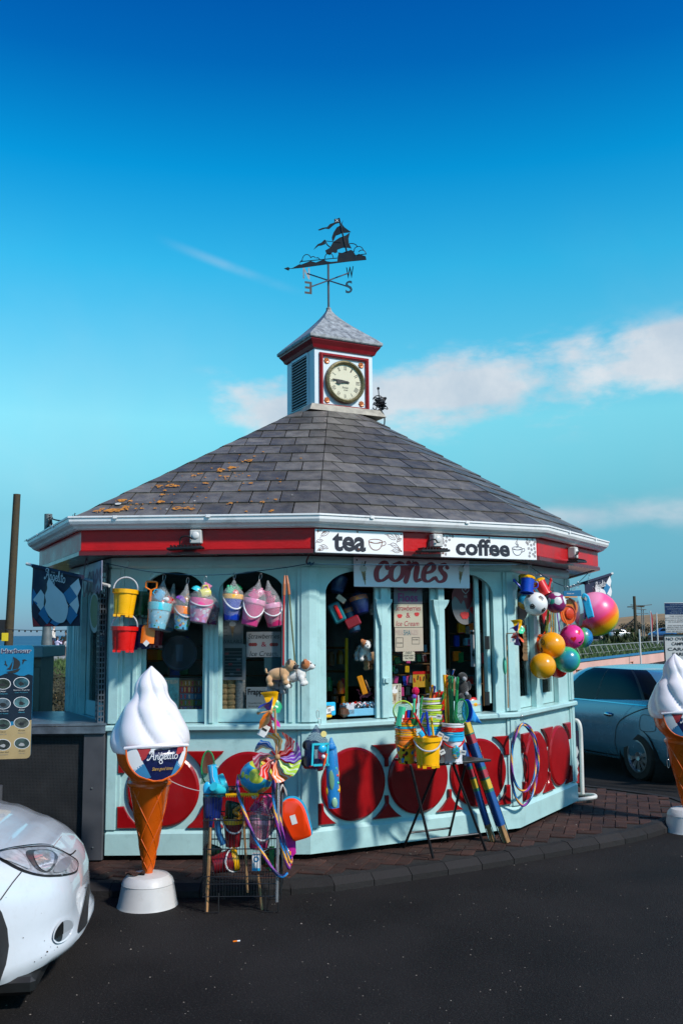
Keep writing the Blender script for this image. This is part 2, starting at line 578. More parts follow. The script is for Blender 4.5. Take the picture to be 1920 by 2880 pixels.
# ================================================================ ground
m_road=mat('asphalt',(.0125,.0115,.0115),.86,var=.7,vs=.7,bump=1.,bs=120,dirt=.85,dcol=(.058,.052,.048),dscale=75,spec=.15)
m_kerb=mat('kerb_concrete',(.014,.0125,.0125),.8,var=.3,vs=14,bump=.5,bs=60,objrand=.25,spec=.3)
m_brick=mat('brick_paver',(.044,.019,.014),.8,var=.45,vs=7,bump=.5,bs=90,island=.35,objrand=.35,dirt=.5,dcol=(.020,.014,.012),dscale=9,spec=.3)
m_joint=mat('joint_sand',(.010,.008,.007),.95,var=.4,vs=20)
GZ=-.04
RZ0=-.12
def road_z(x,y):
 return RZ0-.07*max(0.,min(1.,(y-9)/3.5))
b=MB()
xs=[-2500,-600,-160,-60,-24,-10,-5,-2.5,0,2.5,5,10,24,60,160,600,2500]
ys=[-60,-20,-6,0,3,6,8,9,9.8,10.6,11.4,12.5,14,20,30,60,100,200,420]
vs=[(x,y,road_z(x,y))for y in ys for x in xs]
fs=[(j*len(xs)+i,j*len(xs)+i+1,(j+1)*len(xs)+i+1,(j+1)*len(xs)+i)for j in range(len(ys)-1)for i in range(len(xs)-1)]
b.add(vs,fs)
tag(b.build('road',m_road),kind='structure')
KERB=catmull([(-6.5,7.7,0),(-4.6,7.1,0),(-2.9,6.68,0),(-1.685,6.516,0),(-.8,6.486,0),(-.409,6.515,0),(-.095,6.591,0),(.324,6.793,0),(.974,7.132,0),(1.711,7.578,0),(2.477,8.088,0),(2.94,8.585,0),(3.27,9.1,0),(3.34,9.6,0),(2.73,10.36,0),(2.0,11.2,0),(1.9,13.5,0)],14)
def inpoly(x,y,P):
 c=False
 n=len(P)
 for i in range(n):
  x1,y1=P[i][0],P[i][1];x2,y2=P[(i+1)%n][0],P[(i+1)%n][1]
  if(y1>y)!=(y2>y)and x<(x2-x1)*(y-y1)/(y2-y1)+x1:
   c=not c
 return c
def resample(P,d):
 out=[P[0]];acc=0
 for a,c in zip(P[:-1],P[1:]):
  l=(c-a).length
  while acc+l>=d:
   t=(d-acc)/l
   a=a.lerp(c,t);out.append(a);l=(c-a).length;acc=0
   if l<1e-9:break
  acc+=l
 return out
def offs(P,d):
 out=[]
 for i,p in enumerate(P):
  a=P[max(i-1,0)];c=P[min(i+1,len(P)-1)]
  t=(c-a).normalized()
  out.append(p+Vector((-t.y,t.x,0))*d)
 return out
PAV=[Vector((p.x,p.y,0))for p in KERB]+[Vector((1.9,15,0)),Vector((-6.5,15,0))]
inner=offs(KERB,.125)
pav_in=[(p.x,p.y)for p in inner]+[(1.8,15),(-6.5,15)]
b=MB()
b.prism([(p[0],p[1])for p in pav_in],GZ-.012,GZ-.15,plane='xy')
pavement=tag(b.build('pavement',m_joint),kind='structure')
# kerb stones
KR=resample(KERB,.30)
KI=offs(KR,.125)
for i in range(len(KR)-1):
 a,c,d,e=KR[i],KR[i+1],KI[i+1],KI[i]
 g=.003
 t=(c-a).normalized()*g
 b=MB()
 zt=GZ+random.uniform(-.002,.002)
 ch=Vector((-(c-a).normalized().y,(c-a).normalized().x,0))*.055
 P=[a+t,c-t,d-t,e+t]
 lo=[Vector((p.x,p.y,RZ0-.08))for p in P]
 mid=[Vector((P[0].x,P[0].y,zt-.040)),Vector((P[1].x,P[1].y,zt-.040))]
 top=[Vector((P[0].x,P[0].y,zt))+ch,Vector((P[1].x,P[1].y,zt))+ch,Vector((P[2].x,P[2].y,zt)),Vector((P[3].x,P[3].y,zt))]
 vs=lo+mid+top
 fs=[(0,1,5,4),(4,5,7,6),(6,7,8,9),(1,2,8,7,5),(3,0,4,6,9),(2,3,9,8)]
 b.add(vs,fs)
 b.build('kerb_stone',m_kerb,pavement,world=True)
# herringbone bricks
BL,BW,GAP=.200,.100,.007
ang=R(28.6+45)
ca,sa=math.cos(ang),math.sin(ang)
cells=[]
for i in range(-90,90):
 for j in range(-60,60):
  # herringbone: horizontal and vertical bricks stepping diagonally
  x0=(i+2*j)*BW*1.0+0
  cells.append(('h',i*BW+j*2*BW*1.0,i*BW-j*2*BW*1.0))
  cells.append(('v',i*BW+j*2*BW*1.0-BW*1.0,i*BW-j*2*BW*1.0))
WALLPOLY=[(-2.42,8.45),(-1.738,7.196),(-.255,7.178),(1.423,8.036),(2.194,9.255),(2.25,11.0),(1.3,12.9),(-.3,13.2),(-1.8,12.3),(-2.55,10.6)]
bricks=[]
seen=set()
for kind,x,y in cells:
 if kind=='h':
  cx,cy,rz=x+BL/2,y+BW/2,0
 else:
  cx,cy,rz=x+BW/2,y+BL/2,PI/2
 wx=ca*cx-sa*cy;wy=sa*cx+ca*cy+9
 key=(round(wx,3),round(wy,3))
 if key in seen:continue
 seen.add(key)
 if wy<5.8 or wy>13 or wx<-5.5 or wx>3.9:continue
 a_=ang+rz
 ex,ey=math.cos(a_)*.1,math.sin(a_)*.1
 if not all(inpoly(wx+q*ex,wy+q*ey,pav_in)for q in(-1,0,1)):continue
 if inpoly(wx,wy,WALLPOLY)and min(abs(wy-7.2),9)>.25 and wy>8.2 and inpoly(wx,wy-.35,WALLPOLY):continue
 bricks.append((wx,wy,a_))
# nearest in view first
def brick_key(q):
 x,y=q[0],q[1]
 if abs(x/y)>.375:return 99+y
 if inpoly(x,y-.12,WALLPOLY):return 50+y
 return math.hypot(x,y)
bricks.sort(key=brick_key)
bb=MB().box((0,0,-.02),(BL-GAP,BW-GAP,.05),bev=.004)
brick_me=None
rest=MB()
for k,(x,y,a_)in enumerate(bricks):
 M=TR(x,y,GZ-.006+random.uniform(-.0022,.0022))@RZ(a_)@RX(random.gauss(0,.006))@RY(random.gauss(0,.006))
 if k<290:
  if brick_me is None:
   o=bb.build('brick',m_brick,pavement);brick_me=o.data
  else:
   o=bpy.data.objects.new('brick',brick_me);COL.objects.link(o);o.parent=pavement
  o.matrix_basis=M
 else:
  rest.box((0,0,-.02),(BL-GAP,BW-GAP,.05),M,bev=.004)
tag(rest.build('brick_field',m_brick,pavement),kind='stuff')
# ================================================================ kiosk
KC=Vector((-.127,10.3,GZ))
kiosk=thing('kiosk',KC,'pale blue many-sided seaside kiosk with slate roof, clock turret and red circle panels','kiosk')
W=[Vector((x,y,0))for x,y in WALLPOLY]
nW=len(W)
def offset_ring(P,d):
 out=[]
 n=len(P)
 for i in range(n):
  a,p,c=P[(i-1)%n],P[i],P[(i+1)%n]
  t0=(p-a).normalized();t1=(c-p).normalized()
  n0=Vector((t0.y,-t0.x,0));n1=Vector((t1.y,-t1.x,0))
  k=(n0+n1);k/=k.dot(n0)
  out.append(p+k*d)
 return out
Ef=[Vector((x,y,0))for x,y in[(-2.739,8.538),(-1.920,6.932),(-.183,6.887),(1.617,7.791),(2.499,9.218)]]
Wo=offset_ring(W,.31)
E=Ef+[Wo[5],Wo[6],Wo[7],Wo[8],Wo[9]]
ZS,ZF,ZG=.932,2.186,2.442
m_blue=mat('pale_blue_paint',(.375,.575,.565),.33,var=.07,vs=5,bump=.12,bs=35,dirt=.40,dcol=(.13,.21,.21),dscale=6,coat=.25)
m_red=mat('red_gloss_paint',(.26,.004,.006),.22,var=.15,vs=5,bump=.10,bs=40,coat=.12,spec=.3)
m_fascia=mat('fascia_red_paint',(.46,.004,.006),.34,var=.2,vs=5,bump=.25,bs=40,coat=.1,spec=.3)
m_dred=mat('dark_red_trim',(.11,.003,.006),.3,var=.15,vs=5,coat=.3)
m_gutter=mat('white_gutter',(.78,.78,.77),.35,var=.06,vs=4,dirt=.45,dcol=(.18,.17,.15),dscale=7)
m_white=mat('white_paint',(.74,.76,.78),.35,var=.04)
m_slate=mat('slate',(.104,.095,.084),.44,var=.35,vs=9,bump=.4,bs=70,objrand=.38,dirt=.8,dcol=(.028,.029,.018),dscale=5.5,spec=.4)
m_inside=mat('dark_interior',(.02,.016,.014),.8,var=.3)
m_glass=glassmat('window_glass',(.86,.89,.89),1.,.11)
m_black=mat('black_satin',(.008,.008,.009),.4,var=.1)
m_lead=mat('lead_flashing',(.34,.31,.25),.65,var=.35,vs=9,bump=.5,bs=12,dirt=.5,dcol=(.12,.11,.09))
class Face:
 def __init__(s,k,ring=None):
  P=ring or W
  s.a=P[k];s.b=P[(k+1)%len(P)]
  s.t=(s.b-s.a).normalized();s.n=Vector((s.t.y,-s.t.x,0));s.L=(s.b-s.a).length
  y=-s.n
  s.M=Matrix(((s.t.x,y.x,0,s.a.x),(s.t.y,y.y,0,s.a.y),(0,0,1,0),(0,0,0,1)))
 def px(s,u,v,out=0.):
  d=ray(u,v)
  o=Vector((0,0,CAMZ))
  q=s.a+s.n*out
  t=(q-o).dot(s.n)/d.dot(s.n)
  p=o+d*t
  return(p-q).dot(s.t),p.z
 def w(s,x,z,out=0.):
  return s.M@Vector((x,-out,z))
F=[Face(k)for k in range(nW)]
FE=[Face(k,E)for k in range(nW)]
def sweep(profile,base,name,m,closed=True,rng=None,smooth=False):
 """profile [(out,z)] swept round the mitred polygon base"""
 rings=[[Vector((p.x,p.y,z))for p in offset_ring(base,o)]for o,z in profile]
 n=len(base)
 b=MB()
 segs=range(n)if rng is None else rng
 for i in segs:
  j=(i+1)%n
  for k in range(len(profile)):
   l=(k+1)%len(profile)
   if not closed and l==0:continue
   b.add([rings[k][i],rings[k][j],rings[l][j],rings[l][i]],[(0,1,2,3)])
 if rng is not None:
  for i in(rng[0],(rng[-1]+1)%n):
   b.add([rings[k][i]for k in range(len(profile))],[list(range(len(profile)))])
 return b.build(name,m,kiosk,world=True,fixn=True,smooth=smooth)
# structure behind: ceiling, floor, dark lining
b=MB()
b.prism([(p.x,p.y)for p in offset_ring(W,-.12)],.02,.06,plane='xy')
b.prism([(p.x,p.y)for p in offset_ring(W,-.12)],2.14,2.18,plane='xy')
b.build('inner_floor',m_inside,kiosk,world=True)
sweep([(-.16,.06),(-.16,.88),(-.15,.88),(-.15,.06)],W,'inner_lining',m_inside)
# back walls (faces 4..9) solid
sweep([(0,.0),(0,2.19),(-.08,2.19),(-.08,.0)],W,'back_wall',m_blue,rng=list(range(4,nW)))
# lower wall: skirting, bevel, panel, rail
LOW=[0,1,2,3]
sweep([(.028,.0),(.028,.150),(.006,.176),(-.04,.176),(-.04,.0)],W,'skirting',m_blue,rng=LOW)
sweep([(0,.174),(0,ZS-.045),(-.06,ZS-.045),(-.06,.174)],W,'lower_panel',m_blue,rng=LOW)
sweep([(-.03,ZS-.042),(.048,ZS-.042),(.055,ZS-.034),(.055,ZS-.010),(.045,ZS),(-.10,ZS+.010),(-.10,ZS-.042)],W,'window_sill',m_blue,rng=LOW)
sweep([(.012,2.10),(.022,2.12),(.022,2.183),(-.03,2.183),(-.03,2.10)],W,'top_rail',m_blue,rng=LOW)
# soffit, fascia, gutter
sweep([(.0,2.196),(.0,2.40),(-.025,2.40),(-.025,2.196)],E,'fascia',m_fascia)
sweep([(-.02,ZF-.004),(.016,ZF-.004),(.016,ZF+.024),(.003,ZF+.034),(-.02,ZF+.034)],E,'fascia_trim',m_dred)
b=MB()
Wi=offset_ring(W,-.05);Ei=offset_ring(E,-.021)
for i in range(nW):
 j=(i+1)%nW
 b.add([Vector((Wi[i].x,Wi[i].y,2.19)),Vector((Wi[j].x,Wi[j].y,2.19)),Vector((Ei[j].x,Ei[j].y,2.19)),Vector((Ei[i].x,Ei[i].y,2.19))],[(0,1,2,3)])
b.build('soffit',m_dred,kiosk,world=True)
sweep([(.006,2.432),(.006,2.372),(.040,2.366),(.058,2.376),(.070,2.390),(.092,2.404),(.104,2.424),(.106,2.446),(.114,2.450),(.114,2.462),(.098,2.462),(.094,2.430),(.05,2.41)],E,'gutter',m_gutter)
# gutter joints
for k,fr in((1,.16),(1,.55),(2,.2),(2,.62),(3,.3),(3,.75),(0,.3),(0,.7)):
 f=FE[k]
 MB().box((f.L*fr,-.112,2.452),(.03,.012,.022),f.M).build('gutter_bracket',m_gutter,kiosk,world=True)
# corner pilasters on the front vertices
def pilaster(i,z0,z1,wd=.085,out=.016):
 p,a,c=W[i],W[i-1],W[(i+1)%nW]
 t0=(p-a).normalized();t1=(c-p).normalized()
 n0=Vector((t0.y,-t0.x,0));n1=Vector((t1.y,-t1.x,0))
 k=(n0+n1);k/=k.dot(n0)
 b=MB()
 ci=p-k*.05
 for o_,w_ in((out,wd),(out+.010,wd-.028)):
  co=p+k*o_
  q0=p-t0*w_+n0*o_;q1=p+t1*w_+n1*o_
  i0=p-t0*w_-n0*.03;i1=p+t1*w_-n1*.03
  ring=[q0,co,q1,i1,ci,i0]
  b.add([Vector((v.x,v.y,z0))for v in ring]+[Vector((v.x,v.y,z1))for v in ring],[(0,1,7,6),(1,2,8,7),(2,3,9,8),(5,0,6,11),(3,4,10,9),(4,5,11,10),(0,5,4,3,2,1),(6,7,8,9,10,11)])
 o=b.build('corner_post',m_blue,kiosk,world=True,fixn=True,bevel=.003,seg=2)
 return o
for i in(0,1,2,3,4):
 pilaster(i,.178,ZS-.046)
 pilaster(i,ZS+.012,2.098)
def board(f,segs,ztop,z0=ZS,d0=0.,d1=.045,name='window_surround'):
 """upper wall board of a face: list of (s0,s1,zb0,zb1) underside heights; opening sides closed"""
 b=MB()
 for i,(s0,s1,a,c)in enumerate(segs):
  vs=[(s0,d0,a),(s1,d0,c),(s1,d0,ztop),(s0,d0,ztop),(s0,d1,a),(s1,d1,c),(s1,d1,ztop),(s0,d1,ztop)]
  b.add(vs,[(0,1,2,3),(5,4,7,6),(4,5,1,0)],f.M)
  if i:
   z_prev=segs[i-1][3]
   if abs(z_prev-a)>1e-4:
    lo,hi=min(z_prev,a),max(z_prev,a)
    b.add([(s0,d0,lo),(s0,d0,hi),(s0,d1,hi),(s0,d1,lo)],[(0,1,2,3)],f.M)
 return b.build(name,m_blue,kiosk,world=True)
def arch_segs(s0,s1,zspring,ztop,rl=None,rr=None,n=14):
 """underside of an opening s0..s1 with quarter-ellipse shoulders"""
 w=s1-s0
 rl=w/2 if rl is None else rl
 rr=w/2 if rr is None else rr
 h=ztop-zspring
 def z(s):
  if s<s0+rl:
   u=(s0+rl-s)/rl
  elif s>s1-rr:
   u=(s-(s1-rr))/rr
  else:
   return ztop
  return zspring+h*math.sqrt(max(0,1-u*u))
 # cosine spaced
 pts=[s0]
 for i in range(1,n+1):pts.append(s0+rl*(1-math.cos(PI/2*i/n)))
 if s1-rr>pts[-1]+1e-6:pts.append(s1-rr)
 for i in range(1,n+1):pts.append(s1-rr+rr*math.sin(PI/2*i/n))
 return[(a,c,z(a),z(c))for a,c in zip(pts[:-1],pts[1:])]
def sash(f,s0,s1,z0,z1,d=.05,fw=.045,rail=.085,glass=True,name='window'):
 b=MB()
 h=z1-z0
 b.box(((s0+s1)/2,d+.02,z0+rail/2),(s1-s0,.04,rail),f.M)
 b.box(((s0+s1)/2,d+.02,z1-fw/2),(s1-s0,.04,fw),f.M)
 for s in(s0+fw/2,s1-fw/2):
  b.box((s,d+.0205,(z0+z1)/2),(fw,.039,h-.004),f.M)
 # glazing bead
 bw=.010
 b.box(((s0+s1)/2,d+.012,z0+rail+bw/2),(s1-s0-2*fw,.02,bw),f.M)
 for s in(s0+fw+bw/2,s1-fw-bw/2):
  b.box((s,d+.0125,(z0+z1)/2+.02),(bw,.018,h-rail-fw),f.M)
 o=b.build(name,m_blue,kiosk,world=True)
 if glass:
  g=MB().box(((s0+s1)/2,d+.028,(z0+rail+z1-fw)/2),(s1-s0-2*fw+.006,.004,h-rail-fw),f.M)
  g.build('pane',m_glass,o,world=True)
 return o
ZT=2.10
# --- front-left face (two arched lights)
f=F[1]
a0,_=f.px(396,1900);a1,_=f.px(576,1900);c0,_=f.px(613,1900);c1,_=f.px(800,1900)
_,zap=f.px(488,1609);_,zsp=f.px(488,1672)
board(f,[(0,a0,ZS,ZS)]+arch_segs(a0,a1,zsp,zap)+[(a1,c0,ZS,ZS)]+arch_segs(c0,c1,zsp,zap)+[(c1,f.L,ZS,ZS)],ZT)
sash(f,a0-.03,a1+.03,ZS+.012,2.14)
sash(f,c0-.03,c1+.03,ZS+.012,2.14)
for s in(a0-.045,(a1+c0)/2,c1+.045):
 MB().box((s,-.008,(ZS+zsp)/2+.02),(.034,.018,zsp-ZS+.02),f.M,bev=.004).build('mullion',m_blue,kiosk,world=True)
# --- front-right face (three lights, left one open)
f=F[2]
o0,_=f.px(917,1900);o1,_=f.px(1392,1900)
_,zsp2=f.px(917,1668);_,zap2=f.px(1010,1606)
board(f,[(0,o0,ZS,ZS)]+arch_segs(o0,o1,zsp2,zap2,.30,.30)+[(o1,f.L,ZS,ZS)],ZT)
mulls=[f.px(1081,1800)[0],f.px(1242,1800)[0]]
for s in mulls:
 b=MB()
 b.box((s,.020,(ZS+zap2)/2+.01),(.060,.055,zap2-ZS),f.M,bev=.004)
 b.build('mullion',m_blue,kiosk,world=True)
 # curved bracket left of the mullion head
 b=MB()
 P=[(-.041,0),(-.125,0)]+[(-.125+.084*math.sin(t*PI/16),-.20*(1-math.cos(t*PI/16))**.8)for t in range(1,9)]
 P=[(-.029,0),(-.074,0),(-.072,-.045),(-.062,-.10),(-.050,-.145),(-.038,-.185),(-.038,-.20),(-.029,-.205)]
 b.prism([(s+p[0],1.80+.06+p[1])for p in P],-.006,.03,f.M)
 b.prism([(s-p[0],1.80+.06+p[1]*.35)for p in P],-.006,.03,f.M)
 b.build('bracket',m_blue,kiosk,world=True)
# fixed light in the middle, opened casement at right
sash(f,mulls[0]+.026,mulls[1]-.026,ZS+.012,zap2,d=.03)
sash(f,mulls[1]+.026,f.px(1360,1800)[0],ZS+.012,zap2+.02,d=.055,fw=.03,glass=False)
MB().box((mulls[0]-.050,.035,(ZS+zap2)/2),(.036,.03,zap2-ZS-.02),f.M).build('casement_edge',m_blue,kiosk,world=True)
MB().box((f.px(1378,1800)[0],.05,(ZS+zap2)/2+.03),(.03,.05,zap2-ZS-.10),f.M).build('casement_edge',m_blue,kiosk,world=True)
for v in(1808,1965):
 s,z=f.px(1372,v)
 MB().box((s,.012,z),(.035,.02,.11),f.M).build('window_hinge',m_black,kiosk,world=True)
b=MB().box((mulls[0],-.016,f.px(1081,1914)[1]),(.055,.012,.045),f.M,bev=.004)
b.box((mulls[0]-.005,-.026,f.px(1081,1914)[1]),(.016,.018,.03),f.M)
b.build('window_latch',m_blue,kiosk,world=True)
# --- right face
f=F[3]
r0,_=f.px(1459,1850);r1,_=f.px(1504,1850);r2,_=f.px(1522,1850);r3,_=f.px(1567,1850)
zr=zap-.04
board(f,[(0,r0,ZS,ZS)]+arch_segs(r0,r1,zr-.12,zr)+[(r1,r2,ZS,ZS)]+arch_segs(r2,r3,zr-.12,zr)+[(r3,f.L,ZS,ZS)],ZT)
sash(f,r0-.02,r1+.02,ZS+.012,2.05)
sash(f,r2-.02,r3+.02,ZS+.012,2.05)
# --- left face
f=F[0]
l0,l1=f.L*.30,f.L*.86
board(f,[(0,l0,ZS,ZS)]+arch_segs(l0,l1,zr-.12,zr)+[(l1,f.L,ZS,ZS)],ZT)
sash(f,l0-.02,l1+.02,ZS+.012,2.05,rail=.11)
for q in(.16,.22,.27):MB().box((f.L*q,-.008,(ZS+2.1)/2),(.02,.02,2.1-ZS-.02),f.M,bev=.003).build('mullion',m_blue,kiosk,world=True)
# --- red circles and spandrel pieces on the lower panels
def circle(f,s,z,r=.270):
 b=MB()
 n=56
 b.bevprism([(s+r*math.cos(2*PI*i/n),z+r*math.sin(2*PI*i/n))for i in range(n)],-.030,-.0,.016,f.M)
 b.build('red_disc',m_red,kiosk,world=True,fixn=True)
def spandrel(f,s,z,up,side=0,r=.270,pit=.66):
 """piece between two discs: up=+1 top, -1 bottom; side -1/+1 = half piece against a post"""
 gap=.050
 h=r*1.02
 R2=r+gap
 pts=[]
 half=pit/2
 tipz=.40*r if side==0 else.44*r
 n=9
 zs_=[h-(h-tipz)*i/n for i in range(n+1)]
 def edge(zq):
  # distance from the mid line to the neighbouring disc's offset edge
  x=math.sqrt(max(0,R2*R2-zq*zq))
  return max(half-x,.0)
 wmax=.135
 right=[]
 for i,zq in enumerate(zs_):
  e=edge(zq)
  right.append((min(e,wmax),zq))
 right=[(max(.012,p[0]),p[1])for p in right]
 if side==0:
  P=[(-x,q)for x,q in right]+[(x,q)for x,q in right[::-1]]
 else:
  sg=-side
  P=[(-.03*sg,h),]+[(sg*x,q)for x,q in right]+[(-.03*sg,tipz)]
  P=[(p[0],p[1])for p in P]
 P=[(s+p[0],z+up*p[1])for p in P]
 b=MB()
 b.bevprism(P,-.030,0,.010,f.M)
 b.build('red_spandrel',m_red,kiosk,world=True,fixn=True)
CZ=.515
for f,cs in((F[1],[F[1].px(459,2219)[0],F[1].px(698,2219)[0]]),(F[2],[F[2].px(992,2204)[0],F[2].px(1174,2188)[0],F[2].px(1343,2172)[0]]),(F[3],[F[3].px(1503,2146)[0],F[3].px(1568,2125)[0]]),):
 zc=f.px(*{F[1]:(698,2219),F[2]:(1174,2188),F[3]:(1568,2125)}[f])[1]
 for s in cs:circle(f,s,zc)
 pit=cs[1]-cs[0]
 for a,c in zip(cs[:-1],cs[1:]):
  for up in(1,-1):spandrel(f,(a+c)/2,zc,up,0,pit=c-a)
 for up in(1,-1):
  spandrel(f,cs[0]-pit/2+.01,zc,up,-1,pit=pit)
  spandrel(f,cs[-1]+pit/2-.01,zc,up,1,pit=pit)
# --- slate roof
APEX=at(927,1117,10.56)
APEX=Vector((KC.x,10.56,APEX.z))
RB=[Vector((p.x,p.y,2.452))for p in offset_ring(E,.055)]
roof=MB()
for i in range(nW):
 a,c=RB[i]-Vector((0,0,.03)),RB[(i+1)%nW]-Vector((0,0,.03))
 roof.add([a,c,APEX-Vector((0,0,.03))],[(0,1,2)])
roof=roof.build('roof',mat('roof_felt',(.012,.012,.012),.9),kiosk,world=True)
restb=MB()
NROW=12
TOPF=.82
n_sl=0
for i in range(nW):
 a,c=RB[i],RB[(i+1)%nW]
 L_=(c-a).length
 t=(c-a)/L_
 nrm=t.cross(APEX-a).normalized()
 up=nrm.cross(t)
 sa_=(APEX-a).dot(t);H=(APEX-a).dot(up)
 back=4<=i<=8
 for r in range(NROW):
  h0=H*TOPF*r/NROW;h1=H*TOPF*(r+1)/NROW+.012
  def bl(h):return sa_*h/H
  def br(h):return L_+(sa_-L_)*h/H
  sw=.232
  off=(sw/2 if r%2 else 0)-.03
  s=math.floor((bl(h0)-off)/sw)*sw+off
  # joints stand square to the eave
  while s<br(h0):
   x0,x1=s+.0045,s+sw-.0045
   x0e=x0 if s>bl(h0)+.02 else-9
   if br(h0)-(s+sw)<.08:x1=99;
   q=[]
   # polygon clip of rectangle with the trapezoid
   P=[(max(x0,bl(h0)-9),h0),(min(x1,99),h0),(min(x1,99),h1),(max(x0,-9),h1)]
   def clip(P,fn):
    out=[]
    for k in range(len(P)):
     p,q_=P[k],P[(k+1)%len(P)]
     dp,dq=fn(p),fn(q_)
     if dp>=0:out.append(p)
     if(dp>=0)!=(dq>=0):
      u=dp/(dp-dq)
      out.append((p[0]+(q_[0]-p[0])*u,p[1]+(q_[1]-p[1])*u))
    return out
   P=clip(P,lambda p:p[0]-bl(p[1])-.002)
   P=clip(P,lambda p:br(p[1])-.002-p[0])
   stop=x1>50
   if len(P)>=3:
    jit=random.uniform(0,.0035)
    lift=lambda h:.006+.010*(1-(h-h0)/(h1-h0))+jit
    vt=[a+t*p[0]+up*p[1]+nrm*lift(p[1])for p in P]
    vb=[a+t*p[0]+up*p[1]+nrm*(lift(p[1])-.008)for p in P]
    m_=len(P)
    fcs=[list(range(m_)),list(range(2*m_-1,m_-1,-1))]+[(k,k+m_,(k+1)%m_+m_,(k+1)%m_)for k in range(m_)]
    if back:
     restb.add(vt+vb,fcs)
    else:
     MB().add(vt+vb,fcs).build('slate',m_slate,roof,world=True)
     n_sl+=1
   if stop:break
   s+=sw
tag(restb.build('slate_field',m_slate,roof,world=True),kind='stuff')
# lichen: orange crusts on the left slope
m_lich=mat('orange_lichen',(.42,.165,.02),.85,var=.5,vs=40,bump=.5,bs=200)
m_lichw=mat('pale_lichen',(.5,.5,.46),.85,var=.3,vs=40)
i=1
a,c=RB[i],RB[i+1];t=(c-a).normalized();nrm=t.cross(APEX-a).normalized();up=nrm.cross(t)
lich=MB();lw=MB()
def pxroof(u,v):
 d=ray(u,v);o=Vector((0,0,CAMZ));k=(a-o).dot(nrm)/d.dot(nrm);return o+d*k
spots=[(344,1415,14),(340,1416,9),(368,1417,7),(480,1373,15),(497,1374,10),(620,1328,13),(652,1322,14),(618,1332,9),(700,1302,13),(716,1290,5),(448,1374,11),(456,1399,8),(465,1387,6),(452,1419,12),(498,1437,17),(527,1437,12),(540,1440,9),(310,1444,17),(330,1443,16),(350,1440,15),(355,1434,12),(322,1449,10),(275,1446,12),(288,1440,9),(262,1449,9),(400,1438,7),(437,1438,6),(575,1366,6),(582,1367,7),(545,1345,9),(560,1340,6),(620,1346,6),(636,1348,9),(700,1346,5),(706,1367,7),(738,1420,8),(775,1413,6),(788,1363,4),(766,1444,7),(760,1447,5),(580,1408,4),(556,1405,3),(649,1423,7),(640,1426,4),(846,1296,4),(740,1278,4),(682,1306,4),(674,1387,4),(693,1447,5),(383,1439,5)]
for _ in range(70):
 q_=random.choice(spots[:40]);spots.append((q_[0]+random.gauss(0,26),q_[1]+random.gauss(0,12),random.uniform(1.5,4)))
for(u,v,rpx)in spots:
 if v>1448 or(u-208)*.44<1451-v+6:continue
 p0=pxroof(u,v)
 r_=rpx*.88/FPX*p0.y
 n=18
 ph=random.random()*6
 ring=rpx>=8 and random.random()<.75
 def rad(k,q):return r_*q*(1+.22*math.sin(3*k*2*PI/n+ph)+.15*math.sin(5*k*2*PI/n+2*ph)+random.uniform(-.12,.12))
 outer=[(rad(k,1)*math.cos(2*PI*k/n),rad(k,1)*math.sin(2*PI*k/n))for k in range(n)]
 inn=[(x*.38,y*.38)for x,y in outer]
 h=.024
 def pt(q,e=0):return p0+t*q[0]+up*q[1]*.95+nrm*(h+e)
 keep=[random.random()>(.16 if ring else.06)for k in range(n)]
 vs=[pt(q)for q in outer]+[pt((x*.8,y*.8),.003)for x,y in outer]+[pt(q)for q in inn]
 fs=[]
 for k in range(n):
  j=(k+1)%n
  if not keep[k]:continue
  fs.append((k,j,n+j,n+k));fs.append((n+k,n+j,2*n+j,2*n+k))
 if not ring:fs.append([2*n+k for k in range(n)])
 lich.add(vs,fs)
tag(lich.build('orange_lichen_crust',m_lich,roof,world=True),kind='stuff')
for(u,v,rpx)in((333,1425,9),(368,1416,5),(548,1417,3),(822,1400,2),(690,1300,2),(660,1276,2),(470,1440,3)):
 p0=pxroof(u,v);r_=rpx/FPX*p0.y
 lw.add([p0+t*r_*math.cos(k*PI/6)+up*r_*math.sin(k*PI/6)+nrm*.024 for k in range(12)],[list(range(12))])
tag(lw.build('pale_lichen_crust',m_lichw,roof,world=True),kind='stuff')
# --- clock turret
TA,TS=-1.87506,.516
TC=Vector((KC.x,10.56,0))
m_tur=mat('turret_white_paint',(.58,.66,.70),.4,var=.05,dirt=.15,dcol=(.3,.33,.33))
def tring(s,z,j=0):return[Vector((TC.x+s*math.cos(TA+k*PI/2),TC.y+s*math.sin(TA+k*PI/2),z))for k in range(4)]
def frust(b,rings):
 n=len(rings[0])
 vs=[v for r_ in rings for v in r_]
 fs=[list(range(n))[::-1],[(len(rings)-1)*n+k for k in range(n)]]
 for r_ in range(len(rings)-1):
  for k in range(n):
   j=(k+1)%n
   fs.append((r_*n+k,r_*n+j,(r_+1)*n+j,(r_+1)*n+k))
 b.add(vs,fs)
ZB,ZTT,ZR,ZA=4.017,4.762,4.832,5.33
b=MB();frust(b,[tring(TS,ZB+.0),tring(TS,ZTT)])
turret=b.build('clock_turret',m_tur,kiosk,world=True,bevel=.006)
# flashing skirt
b=MB()
frust(b,[tring(TS*1.30,APEX.z-.285),tring(TS*1.16,APEX.z-.205),tring(TS*1.04,ZB+.005),tring(TS*.94,ZB+.01)])
b.build('lead_flashing',m_lead,turret,world=True)
# cornice
b=MB();frust(b,[tring(TS*1.005,ZTT-.055),tring(TS*1.06,ZTT-.045),tring(TS*1.10,ZTT-.01),tring(TS*1.19,ZTT+.035),tring(TS*1.205,ZTT+.06)])
b.build('cornice',mat('cornice_red',(.20,.004,.010),.35,coat=.3),turret,world=True)
